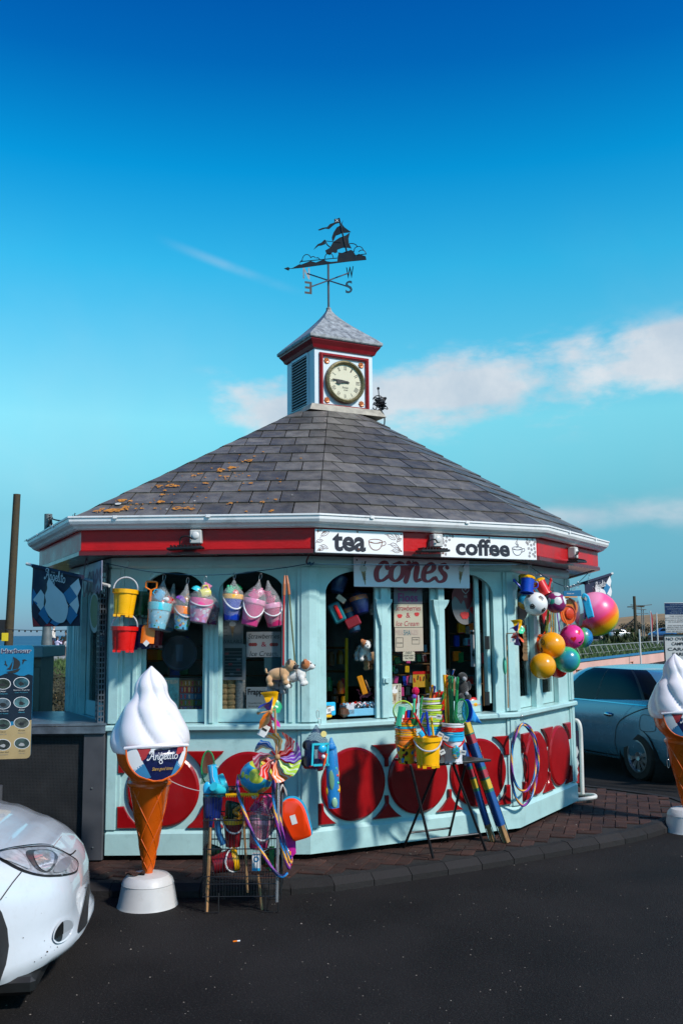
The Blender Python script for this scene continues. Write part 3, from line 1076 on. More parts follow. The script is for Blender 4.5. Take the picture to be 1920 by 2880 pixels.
# flared roof
m_lroof=mat('grey_lead_roof',(.24,.26,.27),.5,var=.55,vs=16,bump=.5,bs=60,dirt=.6,dcol=(.10,.11,.10),dscale=14)
prof=[(1.235,0,),(1.25,.03)]
rings=[tring(TS*1.225,ZTT+.052),tring(TS*1.245,ZTT+.062),tring(TS*1.245,ZTT+.088)]
for k in range(1,13):
 u=k/12
 rings.append(tring(TS*(1.245*(1-u)**1.35+.045*u),ZTT+.088+(ZA-ZTT-.088)*(u**.92)))
b=MB();frust(b,rings)
b.build('turret_roof',m_lroof,turret,world=True)
b=MB().lathe([(.028,ZA-.05),(.03,ZA+.005),(.012,ZA+.02)],10,TR(TC.x,TC.y,0)).build('finial_cap',m_lroof,turret,world=True)
def tface(k):
 p=tring(TS,0)
 a,c=p[k],p[(k+1)%4]
 t_=(c-a).normalized();n_=Vector((t_.y,-t_.x,0));y=-n_
 mid=(a+c)/2
 return Matrix(((t_.x,y.x,0,mid.x),(t_.y,y.y,0,mid.y),(0,0,1,0),(0,0,0,1)))
TW=TS*math.sqrt(2)
MF=tface(0);ML=tface(3)
zc=ZB+.345
# moulded red frame
b=MB()
ro=.308
for sc_,dd in((1.,.020),(.965,.032),(.93,.022)):
 o_=ro*sc_;w_=.018
 for sx in(-1,1):b.box((sx*(o_-w_/2),-dd/2,zc),(w_,dd,2*o_),MF)
 for sz in(-1,1):b.box((0,-dd/2+.0005,zc+sz*(o_-w_/2)),(2*o_-2*w_,dd,w_),MF)
b.build('clock_frame',m_red,turret,world=True)
m_cream=mat('clock_cream',(.62,.58,.42),.4,var=.05,dirt=.1)
m_brass=mat('aged_brass',(.20,.17,.08),.42,metal=.5,var=.4,vs=40,bump=.4,bs=90,dirt=.4,dcol=(.05,.04,.02),dscale=30)
MC=MF@TR(0,0,zc)@RX(PI/2)
b=MB().lathe([(.238,0),(.244,.02),(.238,.05),(.218,.062),(.205,.050),(.198,.030)],48,MC,caps=False)
b.build('clock_rim',m_brass,turret,world=True,smooth=True,fixn=True)
b=MB().lathe([(.205,.002),(.205,.026)],48,MC)
face=b.build('clock_face',m_cream,turret,world=True)
m_ink=mat('black_print',(.012,.012,.012),.6)
for k,s in enumerate(['XII','I','II','III','IIII','V','VI','VII','VIII','IX','X','XI']):
 an=-k*PI/6
 M=MF@TR(0,-.027,zc)@RY(-an)@TR(0,0,.158)
 o=text(s,.05,m_ink,turret,M,name='numeral',h=.046,w=.012*max(1.2,len(s)*1.0),world=True)
b=MB()
for k in range(60):
 M=MF@TR(0,-.028,zc)@RY(k*PI/30)
 b.box((0,0,.190),(.003,.0008,.008),M)
b.build('minute_track',m_ink,turret,world=True)
text('Stokes',.05,m_ink,turret,MF@TR(0,-.0275,zc-.062),w=.075,h=.022,shear=.3,world=True)
text('Cork',.05,m_ink,turret,MF@TR(.008,-.0275,zc-.090),w=.05,h=.02,shear=.3,world=True)
b=MB()
M=MF@TR(0,-.034,zc)@RY(-R(82.5+1))
b.prism([(-.006,-.05),(.006,-.05),(.012,.0),(.013,.05),(.004,.155),(0,.165),(-.004,.155),(-.013,.05),(-.012,0)],-.004,.0,M)
M=MF@TR(0,-.040,zc)@RY(-R(97))
b.prism([(-.007,-.03),(.007,-.03),(.009,.05),(.024,.075),(.015,.10),(.004,.112),(0,.125),(-.004,.112),(-.015,.10),(-.024,.075),(-.009,.05)],-.004,0,M)
b.build('clock_hand',mat('hand_black',(.02,.018,.015),.5),turret,world=True)
m_gold=mat('copper_rosette',(.55,.17,.05),.4,metal=.3,var=.3,vs=60,coat=.3)
for sx in(-1,1):
 for sz in(-1,1):
  b=MB()
  Mr=MF@TR(sx*.215,0,zc+sz*.222)@RX(PI/2)
  b.lathe([(.033,0),(.033,.006),(.024,.014),(.012,.010)],24,Mr,mod=lambda a,k:1+.14*math.cos(8*a))
  b.sphere((0,0,.014),.009,10,6,M=Mr)
  b.build('rosette',m_gold,turret,world=True,smooth=True)
# louvres
lz0,lz1=ZB+.09,ZTT-.085
lw_=.40
b=MB().box((0,-.002,(lz0+lz1)/2),(lw_,.004,lz1-lz0),ML)
b.build('louvre_backing',m_black,turret,world=True)
for k in range(17):
 z=lz0+(lz1-lz0)*(k+.5)/17
 b=MB().box((0,0,0),(lw_-.004,.030,.006),ML@TR(0,-.014,z)@RX(R(38)))
 b.build('louvre_slat',m_tur,turret,world=True)
b=MB()
for sx in(-1,1):b.box((sx*(lw_/2+.012),-.008,(lz0+lz1)/2),(.024,.016,lz1-lz0+.04),ML)
for zz in(lz0-.012,lz1+.012):b.box((0,-.0085,zz),(lw_,.017,.024),ML)
b.build('louvre_frame',m_tur,turret,world=True)
# --- security lights on the fascia
m_lbox=mat('light_housing',(.48,.48,.46),.5,var=.08)
def seclight(f,u,v,label):
 s,z=f.px(u,v,.02)
 o=thing('security_light',f.w(s,z,0),label,'security light','security lights on the red fascia',rot=f.M.to_euler())
 MB().box((0,-.035,0),(.085,.07,.10),bev=.006).build('housing',m_lbox,o)
 MB().sphere((0,-.072,.008),.028,16,8,(1,.35,1)).build('lens',mat('frosted_lens',(.6,.6,.58),.3),o,smooth=True)
 b=MB().box((-.07,-.09,-.085),(.26,.10,.018),TR(0,0,0)@RY(R(-2)),bev=.005)
 for k in range(9):b.box((-.17+k*.026,-.09,-.072),(.006,.09,.014))
 b.build('lamp_head',m_black,o)
 MB().tube(catmull([(-.02,-.08,-.02),(-.05,-.10,.0),(-.10,-.10,-.01),(-.11,-.09,-.07)],5),.006,6).build('cable',m_black,o)
 return o
seclight(FE[1],553,1511,'white security light with black floodlight on the red board, left of the tea sign')
seclight(FE[2],1223,1521,'white security light with black floodlight between the tea and coffee signs')
seclight(FE[3],1606,1555,'security light and black floodlight on the red board right of the coffee sign')
# ================================================================ far surroundings
from mathutils.bvhtree import BVHTree
def Zz(o,k):
 return lambda u,v:(o[0]+k*u,o[1]+k*v)
m_sea=mat('sea_water',(.006,.060,.13),.5,var=.25,vs=.05,bump=.5,bs=1.5)
b=MB();b.add([(-9000,78,-.14),(-12,78,-.14),(40,430,-.14),(9000,430,-.14),(9000,14000,-.14),(-9000,14000,-.14)],[(0,1,2,3,4,5)])
tag(b.build('sea',m_sea),kind='structure')
m_grass=mat('bank_grass',(.035,.065,.014),.9,var=.5,vs=3,bump=.8,bs=30,dirt=.6,dcol=(.09,.08,.03),dscale=1.2)
m_path=mat('promenade_concrete',(.30,.29,.27),.85,var=.15,vs=1.5,bump=.2)
# left: grass bank up to the promenade
b=MB()
b.add([(-60,34,-.25),(-7,34,-.25),(-7,50,.30),(-60,50,.30)],[(0,1,2,3)])
b.add([(-7,34,-.25),(-6,50,-.25),(-7,50,.30)],[(0,1,2)])
tag(b.build('grass_bank',m_grass),kind='structure')
b=MB();b.box((-33.5,64,.05),(53,27.8,.52));tag(b.build('promenade',m_path),kind='structure')
def blades(name,region,n,h,m,parent=None,w=.012,lean=.35,kind='stuff'):
 b=MB()
 for _ in range(n):
  x,y,z=region()
  hh=h*random.uniform(.5,1.2)
  a=random.uniform(0,PI)
  dx,dy=math.cos(a)*w,math.sin(a)*w
  lx,ly=random.gauss(0,lean)*hh,random.gauss(0,lean)*hh
  b.add([(x-dx,y-dy,z),(x+dx,y+dy,z),(x+lx,y+ly,z+hh)],[(0,1,2)])
 o=b.build(name,m,parent)
 if kind:tag(o,kind=kind)
 return o
m_blade=mat('grass_blade',(.05,.09,.02),.8,var=.4,island=.5)
m_dry=mat('dry_stem',(.16,.11,.05),.85,var=.4,island=.5)
m_scrub=mat('dark_scrub_leaf',(.030,.030,.014),.85,var=.4,island=.6)
def bank_pt():
 y=random.uniform(34,50);return(-.30*y+random.uniform(-3.5,3.5),y,-.25+.55*(y-34)/16)
tag(blades('grass',bank_pt,5000,.30,m_blade,w=.03),label='green grass growing on the bank left of the kiosk')
def scrub_pt():
 y=random.uniform(16,32);return(-.30*y+random.uniform(-2.2,2.2),y,-.19)
tag(blades('dry_grass',scrub_pt,1500,.5,m_dry,w=.006),label='tall dry grass stems in front of the bank')
def crown(b,c,r,n,s,squash=.8):
 for _ in range(n):
  d=Vector((random.gauss(0,1),random.gauss(0,1),random.gauss(0,1))).normalized()
  rr=random.random()**.4
  lump=1+.25*math.sin(5*d.x+3*d.z+c[0])+.2*math.sin(7*d.y+c[1])
  p=Vector(c)+Vector((d.x*r[0],d.y*r[1],d.z*r[2]))*rr*lump
  u=Vector((random.gauss(0,1),random.gauss(0,1),random.gauss(0,1))).normalized()
  w=u.orthogonal().normalized()
  k=s*random.uniform(.5,1.3)
  b.add([p-u*k,p+w*k*.45,p+u*k,p-w*k*.45],[(0,1,2,3)])
for i,(x,y,r)in enumerate([(-5.6,19.5,.9),(-6.6,21,1.0),(-4.6,17,.7),(-7.6,24,1.1),(-6.0,17.5,.7)]):
 t_=thing('shrub',(x,y,-.19),['dark scrubby bush low behind the steel counter','dark bush left of the kiosk in front of the bank','small dark bush beside the back of the kiosk','wider dark bush further back towards the bank','dark bush behind the grey cabinet'][i],'bush','dark bushes behind the counter')
 b=MB();crown(b,(0,0,r*.45),(r,r*.7,r*.55),1600,.05);b.build('foliage',m_scrub,t_)
 b=MB()
 for k in range(5):b.tube([(0,0,0),(random.uniform(-.3,.3),random.uniform(-.2,.2),r*.8)],[.02,.006],5)
 b.build('stem',m_dry,t_)
# low stone wall along the promenade, each stone of its own
m_stone=mat('rubble_stone',(.34,.27,.16),.85,var=.3,vs=4,objrand=.35,bump=.4,bs=20)
sw=thing('stone_wall',(-16.5,66,.31),'low rubble stone wall along the promenade behind the bench','wall')
MB().box((0,.25,.24),(9.5,.3,.46)).build('wall_core',mat('mortar',(.16,.14,.11),.9),sw)
for r_ in range(3):
 x=-4.6
 while x<4.5:
  w_=random.uniform(.28,.62)
  MB().box((x+w_/2,.08+random.uniform(-.02,.02),.09+r_*.165),(w_-.03,.14,.15),bev=.03).build('stone',m_stone,sw)
  x+=w_
# small people: one continuous skinned body each
def person(name_label,loc,pose,top,legs,skin=(.45,.26,.18),hair=(.02,.015,.012),rz=0.,scale=1.,group=None,longhair=False):
 t_=thing('person',loc,name_label,'person',group,rz)
 J=pose
 order=['pelvis','chest','neck','head','lsh','lel','lha','rsh','rel','rha','lhip','lkn','lan','lto','rhip','rkn','ran','rto']
 par=dict(chest='pelvis',neck='chest',head='neck',lsh='chest',lel='lsh',lha='lel',rsh='chest',rel='rsh',rha='rel',lhip='pelvis',lkn='lhip',lan='lkn',lto='lan',rhip='pelvis',rkn='rhip',ran='rkn',rto='ran')
 rad=dict(pelvis=.14,chest=.15,neck=.055,head=.09,lsh=.065,lel=.045,lha=.035,rsh=.065,rel=.045,rha=.035,lhip=.09,lkn=.06,lan=.045,lto=.035,rhip=.09,rkn=.06,ran=.045,rto=.035)
 me=bpy.data.meshes.new('body')
 idx={k:i for i,k in enumerate(order)}
 me.from_pydata([Vector(J[k])*scale for k in order],[(idx[k],idx[v])for k,v in par.items()],[])
 o=bpy.data.objects.new('body',me);COL.objects.link(o);o.parent=t_
 sk=o.modifiers.new('skin','SKIN')
 for k,i in idx.items():
  me.skin_vertices[0].data[i].radius=(rad[k]*scale,rad[k]*scale*.85)
 me.skin_vertices[0].data[0].use_root=True
 sd=o.modifiers.new('sub','SUBSURF');sd.levels=1;sd.render_levels=2
 m=bpy.data.materials.new('clothes_'+name_label[:14]);m.use_nodes=True
 nt=m.node_tree;L=nt.links.new
 tc=N(nt,'ShaderNodeTexCoord');sp=N(nt,'ShaderNodeSeparateXYZ');L(tc.outputs['Object'],sp.inputs[0])
 zp=J['pelvis'][2]*scale;zn=J['neck'][2]*scale
 mr=N(nt,'ShaderNodeMapRange');mr.inputs[1].default_value=0;mr.inputs[2].default_value=2.0;L(sp.outputs[2],mr.inputs[0])
 rp=ramp(nt,[(0,legs),(zp/2,top),((zn+.02)/2,skin)],'CONSTANT');L(mr.outputs[0],rp.inputs[0])
 L(rp.outputs[0],nt.nodes['Principled BSDF'].inputs['Base Color']);nt.nodes['Principled BSDF'].inputs['Roughness'].default_value=.8
 me.materials.append(m)
 h=Vector(J['head'])*scale
 b=MB().sphere((h.x,h.y+.02*scale,h.z+.035*scale),.105*scale,12,8,(.9,1,.85))
 if longhair:b.sphere((h.x,h.y+.07*scale,h.z-.08*scale),.09*scale,10,8,(.9,.6,1.3))
 b.build('hair',mat('hair_%d%d'%(hair[0]*999,hair[2]*999),hair,.7),t_,smooth=True)
 b=MB().sphere((h.x,h.y-.09*scale,h.z+.0*scale),.018*scale,6,5)
 b.build('nose',mat('skin_%d'%(skin[0]*99),skin,.6),t_)
 return t_
STAND=dict(pelvis=(0,0,.95),chest=(0,.0,1.32),neck=(0,-.01,1.50),head=(0,-.02,1.63),lsh=(.19,0,1.40),lel=(.24,.02,1.13),lha=(.20,-.10,.95),rsh=(-.19,0,1.40),rel=(-.24,.02,1.13),rha=(-.2,-.1,.95),lhip=(.10,0,.90),lkn=(.11,-.02,.48),lan=(.11,.02,.08),lto=(.12,-.14,.04),rhip=(-.10,0,.90),rkn=(-.11,-.02,.48),ran=(-.11,.02,.08),rto=(-.12,-.14,.04))
SIT=dict(pelvis=(0,0,.48),chest=(0,.05,.86),neck=(0,.04,1.06),head=(0,.02,1.20),lsh=(.19,.05,.96),lel=(.26,-.08,.74),lha=(.12,-.22,.70),rsh=(-.19,.05,.96),rel=(-.26,-.1,.80),rha=(-.12,-.16,1.05),lhip=(.10,-.03,.47),lkn=(.12,-.42,.48),lan=(.12,-.46,.08),lto=(.13,-.60,.04),rhip=(-.10,-.03,.47),rkn=(-.12,-.42,.48),ran=(-.12,-.46,.08),rto=(-.13,-.60,.04))
p=at(150,1800,70)
person('grey haired man in a cream jacket and dark jeans standing on the promenade',(p.x,70,.31),dict(STAND,head=(0.02,-.02,1.63)),(.62,.55,.48),(.01,.02,.06),hair=(.35,.34,.33),rz=R(95),scale=1.17)
BY=60.
p=at(181,1800,BY)
person('dark haired woman in a dark green coat sitting on the bench facing the kiosk',(p.x,BY+.35,.31),dict(SIT),(.018,.022,.016),(.02,.02,.02),rz=R(-8),scale=1.22,longhair=False)
p=at(167,1800,BY)
person('person with dark hair in a pale lilac top sitting low on the bench',(p.x,BY-.35,.31),dict(SIT),(.55,.5,.66),(.03,.03,.05),rz=R(150),scale=.95,longhair=True)
p=at(195,1830,BY)
person('small fair haired child in a pale coat by the end of the bench',(p.x,BY-.6,.31),STAND,(.55,.5,.48),(.1,.06,.05),hair=(.30,.15,.06),rz=R(190),scale=.64)
m_bwood=mat('maroon_bench_wood',(.06,.014,.012),.6,var=.2,objrand=.2)
def slat_bench(loc,rz,label,m,n_back=6,width=1.6,arm=False,group=None,seat_n=4,lean=.16):
 t_=thing('park_bench',loc,label,'bench',group,rz)
 for k in range(n_back):MB().box((0,.22+lean*.1*k,.52+k*.085),(width,.025,.07),bev=.004).build('back_slat',m,t_)
 for k in range(seat_n):MB().box((0,-.2+k*.105,.45),(width,.085,.03),bev=.004).build('seat_slat',m,t_)
 for s in(-1,1):
  b=MB();b.box((s*(width/2-.12),-.17,.22),(.06,.06,.44));b.box((s*(width/2-.12),.17,.22),(.06,.06,.44))
  b.box((s*(width/2-.12),.26,.72),(.05,.04,.56));b.box((s*(width/2-.12),0,.42),(.05,.42,.03))
  b.build('leg_frame',m,t_)
 return t_
p=at(168,1830,BY)
slat_bench((p.x+.2,BY-.05,.31),R(180),'maroon slatted bench on the promenade with people sitting on it',m_bwood,width=1.9)
# grey pole, wooden pole, cables, birds on the left
m_pole=mat('weathered_wood_pole',(.050,.036,.016),.85,var=.35,vs=9,bump=.7,bs=30,dirt=.4)
m_galv=mat('galvanised_steel',(.16,.18,.18),.5,metal=.4,var=.2,vs=12,dirt=.3)
m_dark=mat('dark_cable',(.012,.012,.014),.6)
pb=at(20,1800,20);pt_=at(30,1390,20)
t_=thing('wooden_pole',(pb.x,20,-.22),'tall weathered wooden pole at the far left behind the grey cabinet','pole')
MB().lathe([(.098,0),(.086,pt_.z*.5),(.075,pt_.z+.22)],14,RY(R(1.2))).build('post',m_pole,t_,smooth=True)
w_=MB().box((-.08,-.06,1.95),(.12,.12,.42)).build('switch_box',m_dark,t_)
MB().box((.0,-.14,at(18,1792,20).z+.22),(.14,.01,.17),bev=.01).build('warning_plate',plastic('yellow_plate',(.75,.55,.02)),t_)
pb=at(137,1800,15);pt_=at(129,1446,15)
gp=thing('grey_pole',(pb.x,15,-.22),'grey steel pole behind the left eave of the kiosk','pole')
MB().lathe([(.100,0),(.085,1.7),(.085,1.72),(.068,1.9),(.062,pt_.z+.22)],14,RY(R(-1.0))).build('post',m_galv,gp,smooth=True)
b=MB()
q0=at(134,1458,15)
for k,(u,v,u2,v2)in enumerate([(140,1460,136,1505),(141,1460,146,1480),(144,1462,150,1483),(138,1465,133,1492)]):
 b.tube([at(u,v,14.9),at((u+u2)/2-1,(v+v2)/2,14.9),at(u2,v2,14.95)],.012,5)
b.build('insulator_strands',m_dark,gp,world=True)
def bird(u,v,Y,ln,label,left=True):
 p=at(u,v,Y)
 t_=thing('bird',p,label,'bird',None,0)
 k=ln
 s=-1 if left else 1
 b=MB();b.sphere((0,0,.42*k),.26*k,12,8,(1.0,.62,.72),M=RY(R(-40*s)))
 b.build('body',m_dark,t_,smooth=True)
 MB().sphere((.26*k*s*-1,0,.72*k),.13*k,10,7).build('head',m_dark,t_,smooth=True)
 MB().lathe([(.045*k,0),(.003,.17*k)],6,TR(-.36*k*s,0,.72*k)@RY(R(-95*s))).build('beak',m_dark,t_)
 MB().box((.34*k*s,0,.12*k),(.08*k,.12*k,.5*k),RY(R(-25*s))).build('tail',m_dark,t_)
 b=MB()
 for e in(-1,1):b.tube([(0,e*.05*k,.2*k),(0,e*.06*k,-.02*k)],.012*k,4)
 b.build('legs',m_dark,t_)
 return t_
bird(144,1461,14.9,.09,'small black bird perched on the strands of the grey pole',left=False)
bird(207,1452,7.3,.03,'tiny dark bird on the slates at the left corner of the gutter')
bird(71,1524,8.5,.028,'tiny dark bird on the far left corner of the gutter')
def cable(name,a,c,sag,r,m,label,n=14,cat='cable'):
 pts=[a.lerp(c,i/n)-Vector((0,0,sag*4*(i/n)*(1-i/n)))for i in range(n+1)]
 o=thing(name,a,label,cat)
 MB().tube(pts,r,6).build('strand',m,o,world=True)
 return o,pts
cable('overhead_cable',at(146,1459,14.9),at(196,1463,14.0),.02,.012,m_dark,'short twisted cable from the grey pole to the kiosk roof')
o,pts=cable('light_string',at(-30,1768,18),at(205,1772,18),.02,.006,m_dark,'string of small dark bulbs hung across the sky at the left')
for q in pts[1:-1]:MB().sphere((q.x,q.y,q.z-.02),.018,6,5).build('bulb',m_dark,o,world=True)
# ---------------------------------------------------------------- right background
m_pink=mat('pink_wall_paint',(.62,.36,.30),.8,var=.10,vs=.6,dirt=.2,dcol=(.35,.25,.2),dscale=.7)
m_bcap=mat('blue_coping',(.02,.16,.30),.6,var=.1)
A0,A1=atz(1560,1888,.34),atz(2150,1812,.34)
A0=Vector((6.6,33.5,0));A1=Vector((26,69,0))
wt=(A1-A0).normalized();wn=Vector((wt.y,-wt.x,0));WL=(A1-A0).length
MW=Matrix(((wt.x,-wn.x,0,A0.x),(wt.y,-wn.y,0,A0.y),(0,0,1,0),(0,0,0,1)))
t_=thing('garden_wall',(A0.x,A0.y,-.2),'long low pink rendered wall with a blue coping behind the blue car','wall')
MB().box((WL/2,.15,.06),(WL,.3,.56),MW).build('render',m_pink,t_,world=True)
MB().box((WL/2,.15,.37),(WL+.05,.4,.07),MW).build('coping',m_bcap,t_,world=True)
g=MB()
g.grid(lambda u,v:MW@Vector((u*WL,.3+v*9,.34+.40*math.sin(v*1.6)+.06*math.sin(u*31)*v)),40,6)
tag(g.build('grass_verge',m_grass),kind='structure')
def verge_pt():
 u,v=random.random(),random.random()**1.3
 q=MW@Vector((u*WL,.35+v*8,.32+.40*math.sin(v*1.6)));return(q.x,q.y,q.z)
tag(blades('verge_grass',verge_pt,6000,.22,m_blade,w=.03),label='grass along the top of the pink wall')
m_rail=mat('rail_white',(.55,.55,.52),.5)
t_=thing('railing',tuple(MW@Vector((0,1.6,.5))),'pale metal railing with leaning posts along the grass above the pink wall','railing')
m_rl2=mat('rail_grey',(.22,.23,.22),.5)
for zz,r_ in((.86,.028),(.50,.02)):
 MB().tube([MW@Vector((s,1.6-(.86-zz)*.3,zz))for s in(0,WL)],r_,6).build('rail',m_rl2,t_,world=True)
k=0
s=.5
while s<WL:
 MB().tube([MW@Vector((s+.10,1.4,.35)),MW@Vector((s,1.6,.86))],.022,5).build('post',m_rl2,t_,world=True)
 s+=1.15
m_orange_wood=mat('orange_bench_wood',(.42,.13,.035),.6,var=.2,objrand=.15)
for(u,v,Y,lb)in((1624,1914,38.9,'orange wooden slatted bench by the pink wall near the kiosk'),(1769,1887,47.7,'orange wooden slatted bench further along the pink wall above the car roof'),(1872,1870,56.8,'slatted bench far along the pink wall, partly behind the notice sign')):
 p=at(u,v,Y)
 slat_bench((p.x,Y,-.19),math.atan2(wt.y,wt.x)-R(8),lb,m_orange_wood,width=1.25,group='benches along the pink wall').scale=(.55,.55,.5)
# hill
m_hill=mat('dry_sandy_hill',(.24,.15,.065),.95,var=.35,vs=.05,bump=.3,bs=.6,dirt=.5,dcol=(.13,.09,.045),dscale=.08)
b=MB()
def hz(x):
 u=(x-60)/190
 return max(0,8.5*math.sin(min(1,max(0,(x-66)/62))*PI/2)**.8+1.2*math.sin(x*.05))
b.grid(lambda u,v:(60+u*330,270+v*120,-.6+hz(60+u*330)*math.sin(min(1,v*1.3)*PI/2)),60,12)
tag(b.build('hill',m_hill),kind='structure')
bt=thing('hedge',(at(1855,1790,262).x,262,1.2),'dark row of bushes on the sandy hill','hedge')
b=MB();
for k in range(16):crown(b,(-9+k*2.2,0,1.0+math.sin(k*1.7)*.8),(2,1.2,1.5),200,.4)
b.build('foliage',m_scrub,bt)
# cabbage palms
m_palm=mat('palm_leaf',(.045,.065,.018),.7,var=.3,island=.6)
m_trunk=mat('palm_trunk',(.05,.035,.02),.9,var=.3)
def palm(u,vb,vt,Y,heads,label,spread=.55):
 p=at(u,vb,Y);top=at(u,vt,Y)
 t_=thing('palm_tree',(p.x,Y,-.19),label,'palm tree','cabbage palms behind the railing')
 H=top.z+.19
 b=MB();lf=MB()
 for(dx,hh)in heads:
  hx_=dx*H;hz_=H*hh
  b.tube(catmull([(dx*.2,0,0),(hx_*.5,random.uniform(-.1,.1),hz_*.45),(hx_,0,hz_*.8)],4),[.09,.08,.08,.07,.07,.06,.06,.05,.05],7)
  for _ in range(150):
   d=Vector((random.gauss(0,1),random.gauss(0,1),random.gauss(.25,.9))).normalized()
   l=spread*random.uniform(.6,1.15)
   o_=Vector((hx_,0,hz_*.8))
   s_=d.cross(Vector((0,0,1))).normalized()*.03 if abs(d.z)<.99 else Vector((.03,0,0))
   mid=o_+d*l*.55
   e=o_+d*l+Vector((0,0,-.35*l*(1-d.z)))
   lf.add([o_-s_*.6,mid-s_,e,mid+s_,o_+s_*.6],[(0,1,3,4),(1,2,3)])
 b.build('trunk',m_trunk,t_);lf.build('crown',m_palm,t_)
 return t_
palm(1727,1843,1768,66,[(-.25,.85),(.12,.95),(.42,.75),(-.05,.6),(.3,.5)],'broad many-headed cabbage palm right of the rainbow ball',.62)
palm(1776,1840,1765,70,[(.05,1.0),(-.15,.8),(.25,.8),(.1,.55)],'taller cabbage palm beside the telegraph pole',.6)
palm(1817,1833,1788,74,[(0,.85),(.15,.55),(-.2,.5)],'low spiky cabbage palm right of the telegraph pole',.62)
palm(1700,1840,1785,78,[(0,.8),(-.2,.6)],'shaded cabbage palm just behind the rainbow ball',.6)
# telegraph pole and masts
def mast(u,vt,vb,Y,r,m,label,name='mast',group=None,zb=-.19):
 p=at(u,vb,Y);q=at(u,vt,Y)
 t_=thing(name,(p.x,Y,zb),label,name.replace('_',' '),group)
 MB().lathe([(r,0),(r*.8,q.z-zb)],8).build('shaft',m,t_)
 return t_,q.z-zb
t_,h=mast(1791,1677,1850,85,.16,m_pole,'dark wooden telegraph pole with cross arm rising behind the palms','telegraph_pole')
MB().box((.1,0,h-.95),(1.5,.1,.09)).build('cross_arm',m_pole,t_)
MB().box((.6,0,h-1.55),(1.2,.06,.06)).build('lamp_bracket',m_galv,t_)
for k,(u,vt,vb,lb)in enumerate([(1807,1706,1795,'grey street lamp with two arms behind the telegraph pole'),(1812,1716,1795,'slim street lamp just right of the telegraph pole')]):
 t_,h=mast(u,vt,vb,110,.07,m_galv,lb,'street_lamp','street lamps in the far car park')
 for s in((-1,1)if k==0 else(-1,)):MB().box((s*.9,0,h+.05),(1.6,.2,.1),RY(R(-6*s))).build('lamp_arm',m_galv,t_)
for k,(u,vt,lb)in enumerate([(1833,1718,'white flagpole with a furled red flag'),(1850,1723,'bare white flagpole nearest the notice sign'),(1801,1770,'short white pole by the telegraph pole')]):
 t_,h=mast(u,vt,1815 if k<2 else 1850,95 if k<2 else 47,.08 if k<2 else.045,m_rail,lb,'flagpole','white poles near the car park')
 if k==0:MB().prism([(.03,h-2.2),(.1,h-2.0),(.22,h-.9),(.1,h-.2),(.03,h-.1)],-.06,.06).build('furled_flag',plastic('furled_red',(.35,.04,.05)),t_)
cable('telephone_wire',at(1791,1731,85),at(1690,1772,85),.6,.05,m_dark,'telephone wire running left from the telegraph pole')
# ================================================================ cars
def car_mesh(L,hw,ztop,zbot,n=64,nose=4.2,tail=4.5,levels=None,crown=.085):
 """closed car lower body: plan superellipse perimeter x levels; ztop(x) shoulder height; returns MB"""
 lv=levels or[(0,.90,.955),(.10,.965,.985),(.28,.995,1.0),(.52,1.0,.993),(.74,.992,.985),(.90,.972,.975),(1.0,.935,.955)]
 def plan(t):
  c,s=math.cos(t),math.sin(t)
  e=nose if c>0 else tail
  return(L/2*math.copysign(abs(c)**(2/e),c),hw*math.copysign(abs(s)**(2/e),s))
 # even-ish parameter
 ts=[2*PI*i/n for i in range(n)]
 vs=[]
 for v,ws,xs in lv:
  for t in ts:
   x,y=plan(t)
   zb,zt=zbot(x),ztop(x)
   vs.append((x*(xs if abs(x)>L*.3 else 1+(xs-1)*abs(x)/(L*.3)),y*ws,zb+(zt-zb)*v))
 fs=[]
 K=len(lv)
 for k in range(K-1):
  for i in range(n):
   j=(i+1)%n
   fs.append((k*n+i,k*n+j,(k+1)*n+j,(k+1)*n+i))
 # hood / deck: rows joining i and n-i
 base=(K-1)*n
 NR=10
 rows=[]
 h=n//2
 for i in range(0,h+1):
  a=Vector(vs[base+i]);c=Vector(vs[base+(n-i)%n])
  row=[]
  for q in range(NR+1):
   u=q/NR
   if q==0:row.append(base+i);continue
   if q==NR:row.append(base+(n-i)%n);continue
   p=a.lerp(c,u)
   wfrac=(a-c).length/(2*hw)
   p.z+=crown*wfrac*(1-abs(2*u-1)**2.4)
   vs.append(tuple(p));row.append(len(vs)-1)
  rows.append(row)
 for i in range(h):
  for q in range(NR):
   f=[]
   for e in(rows[i][q],rows[i][q+1],rows[i+1][q+1],rows[i+1][q]):
    if e not in f:f.append(e)
   if len(f)>2:fs.append(tuple(f))
 fs.append([i for i in range(n)][::-1])
 b=MB();b.add(vs,fs)
 return b
def bvh_of(b):
 return BVHTree.FromPolygons([tuple(v)for v in b.v],[tuple(f)for f in b.f])
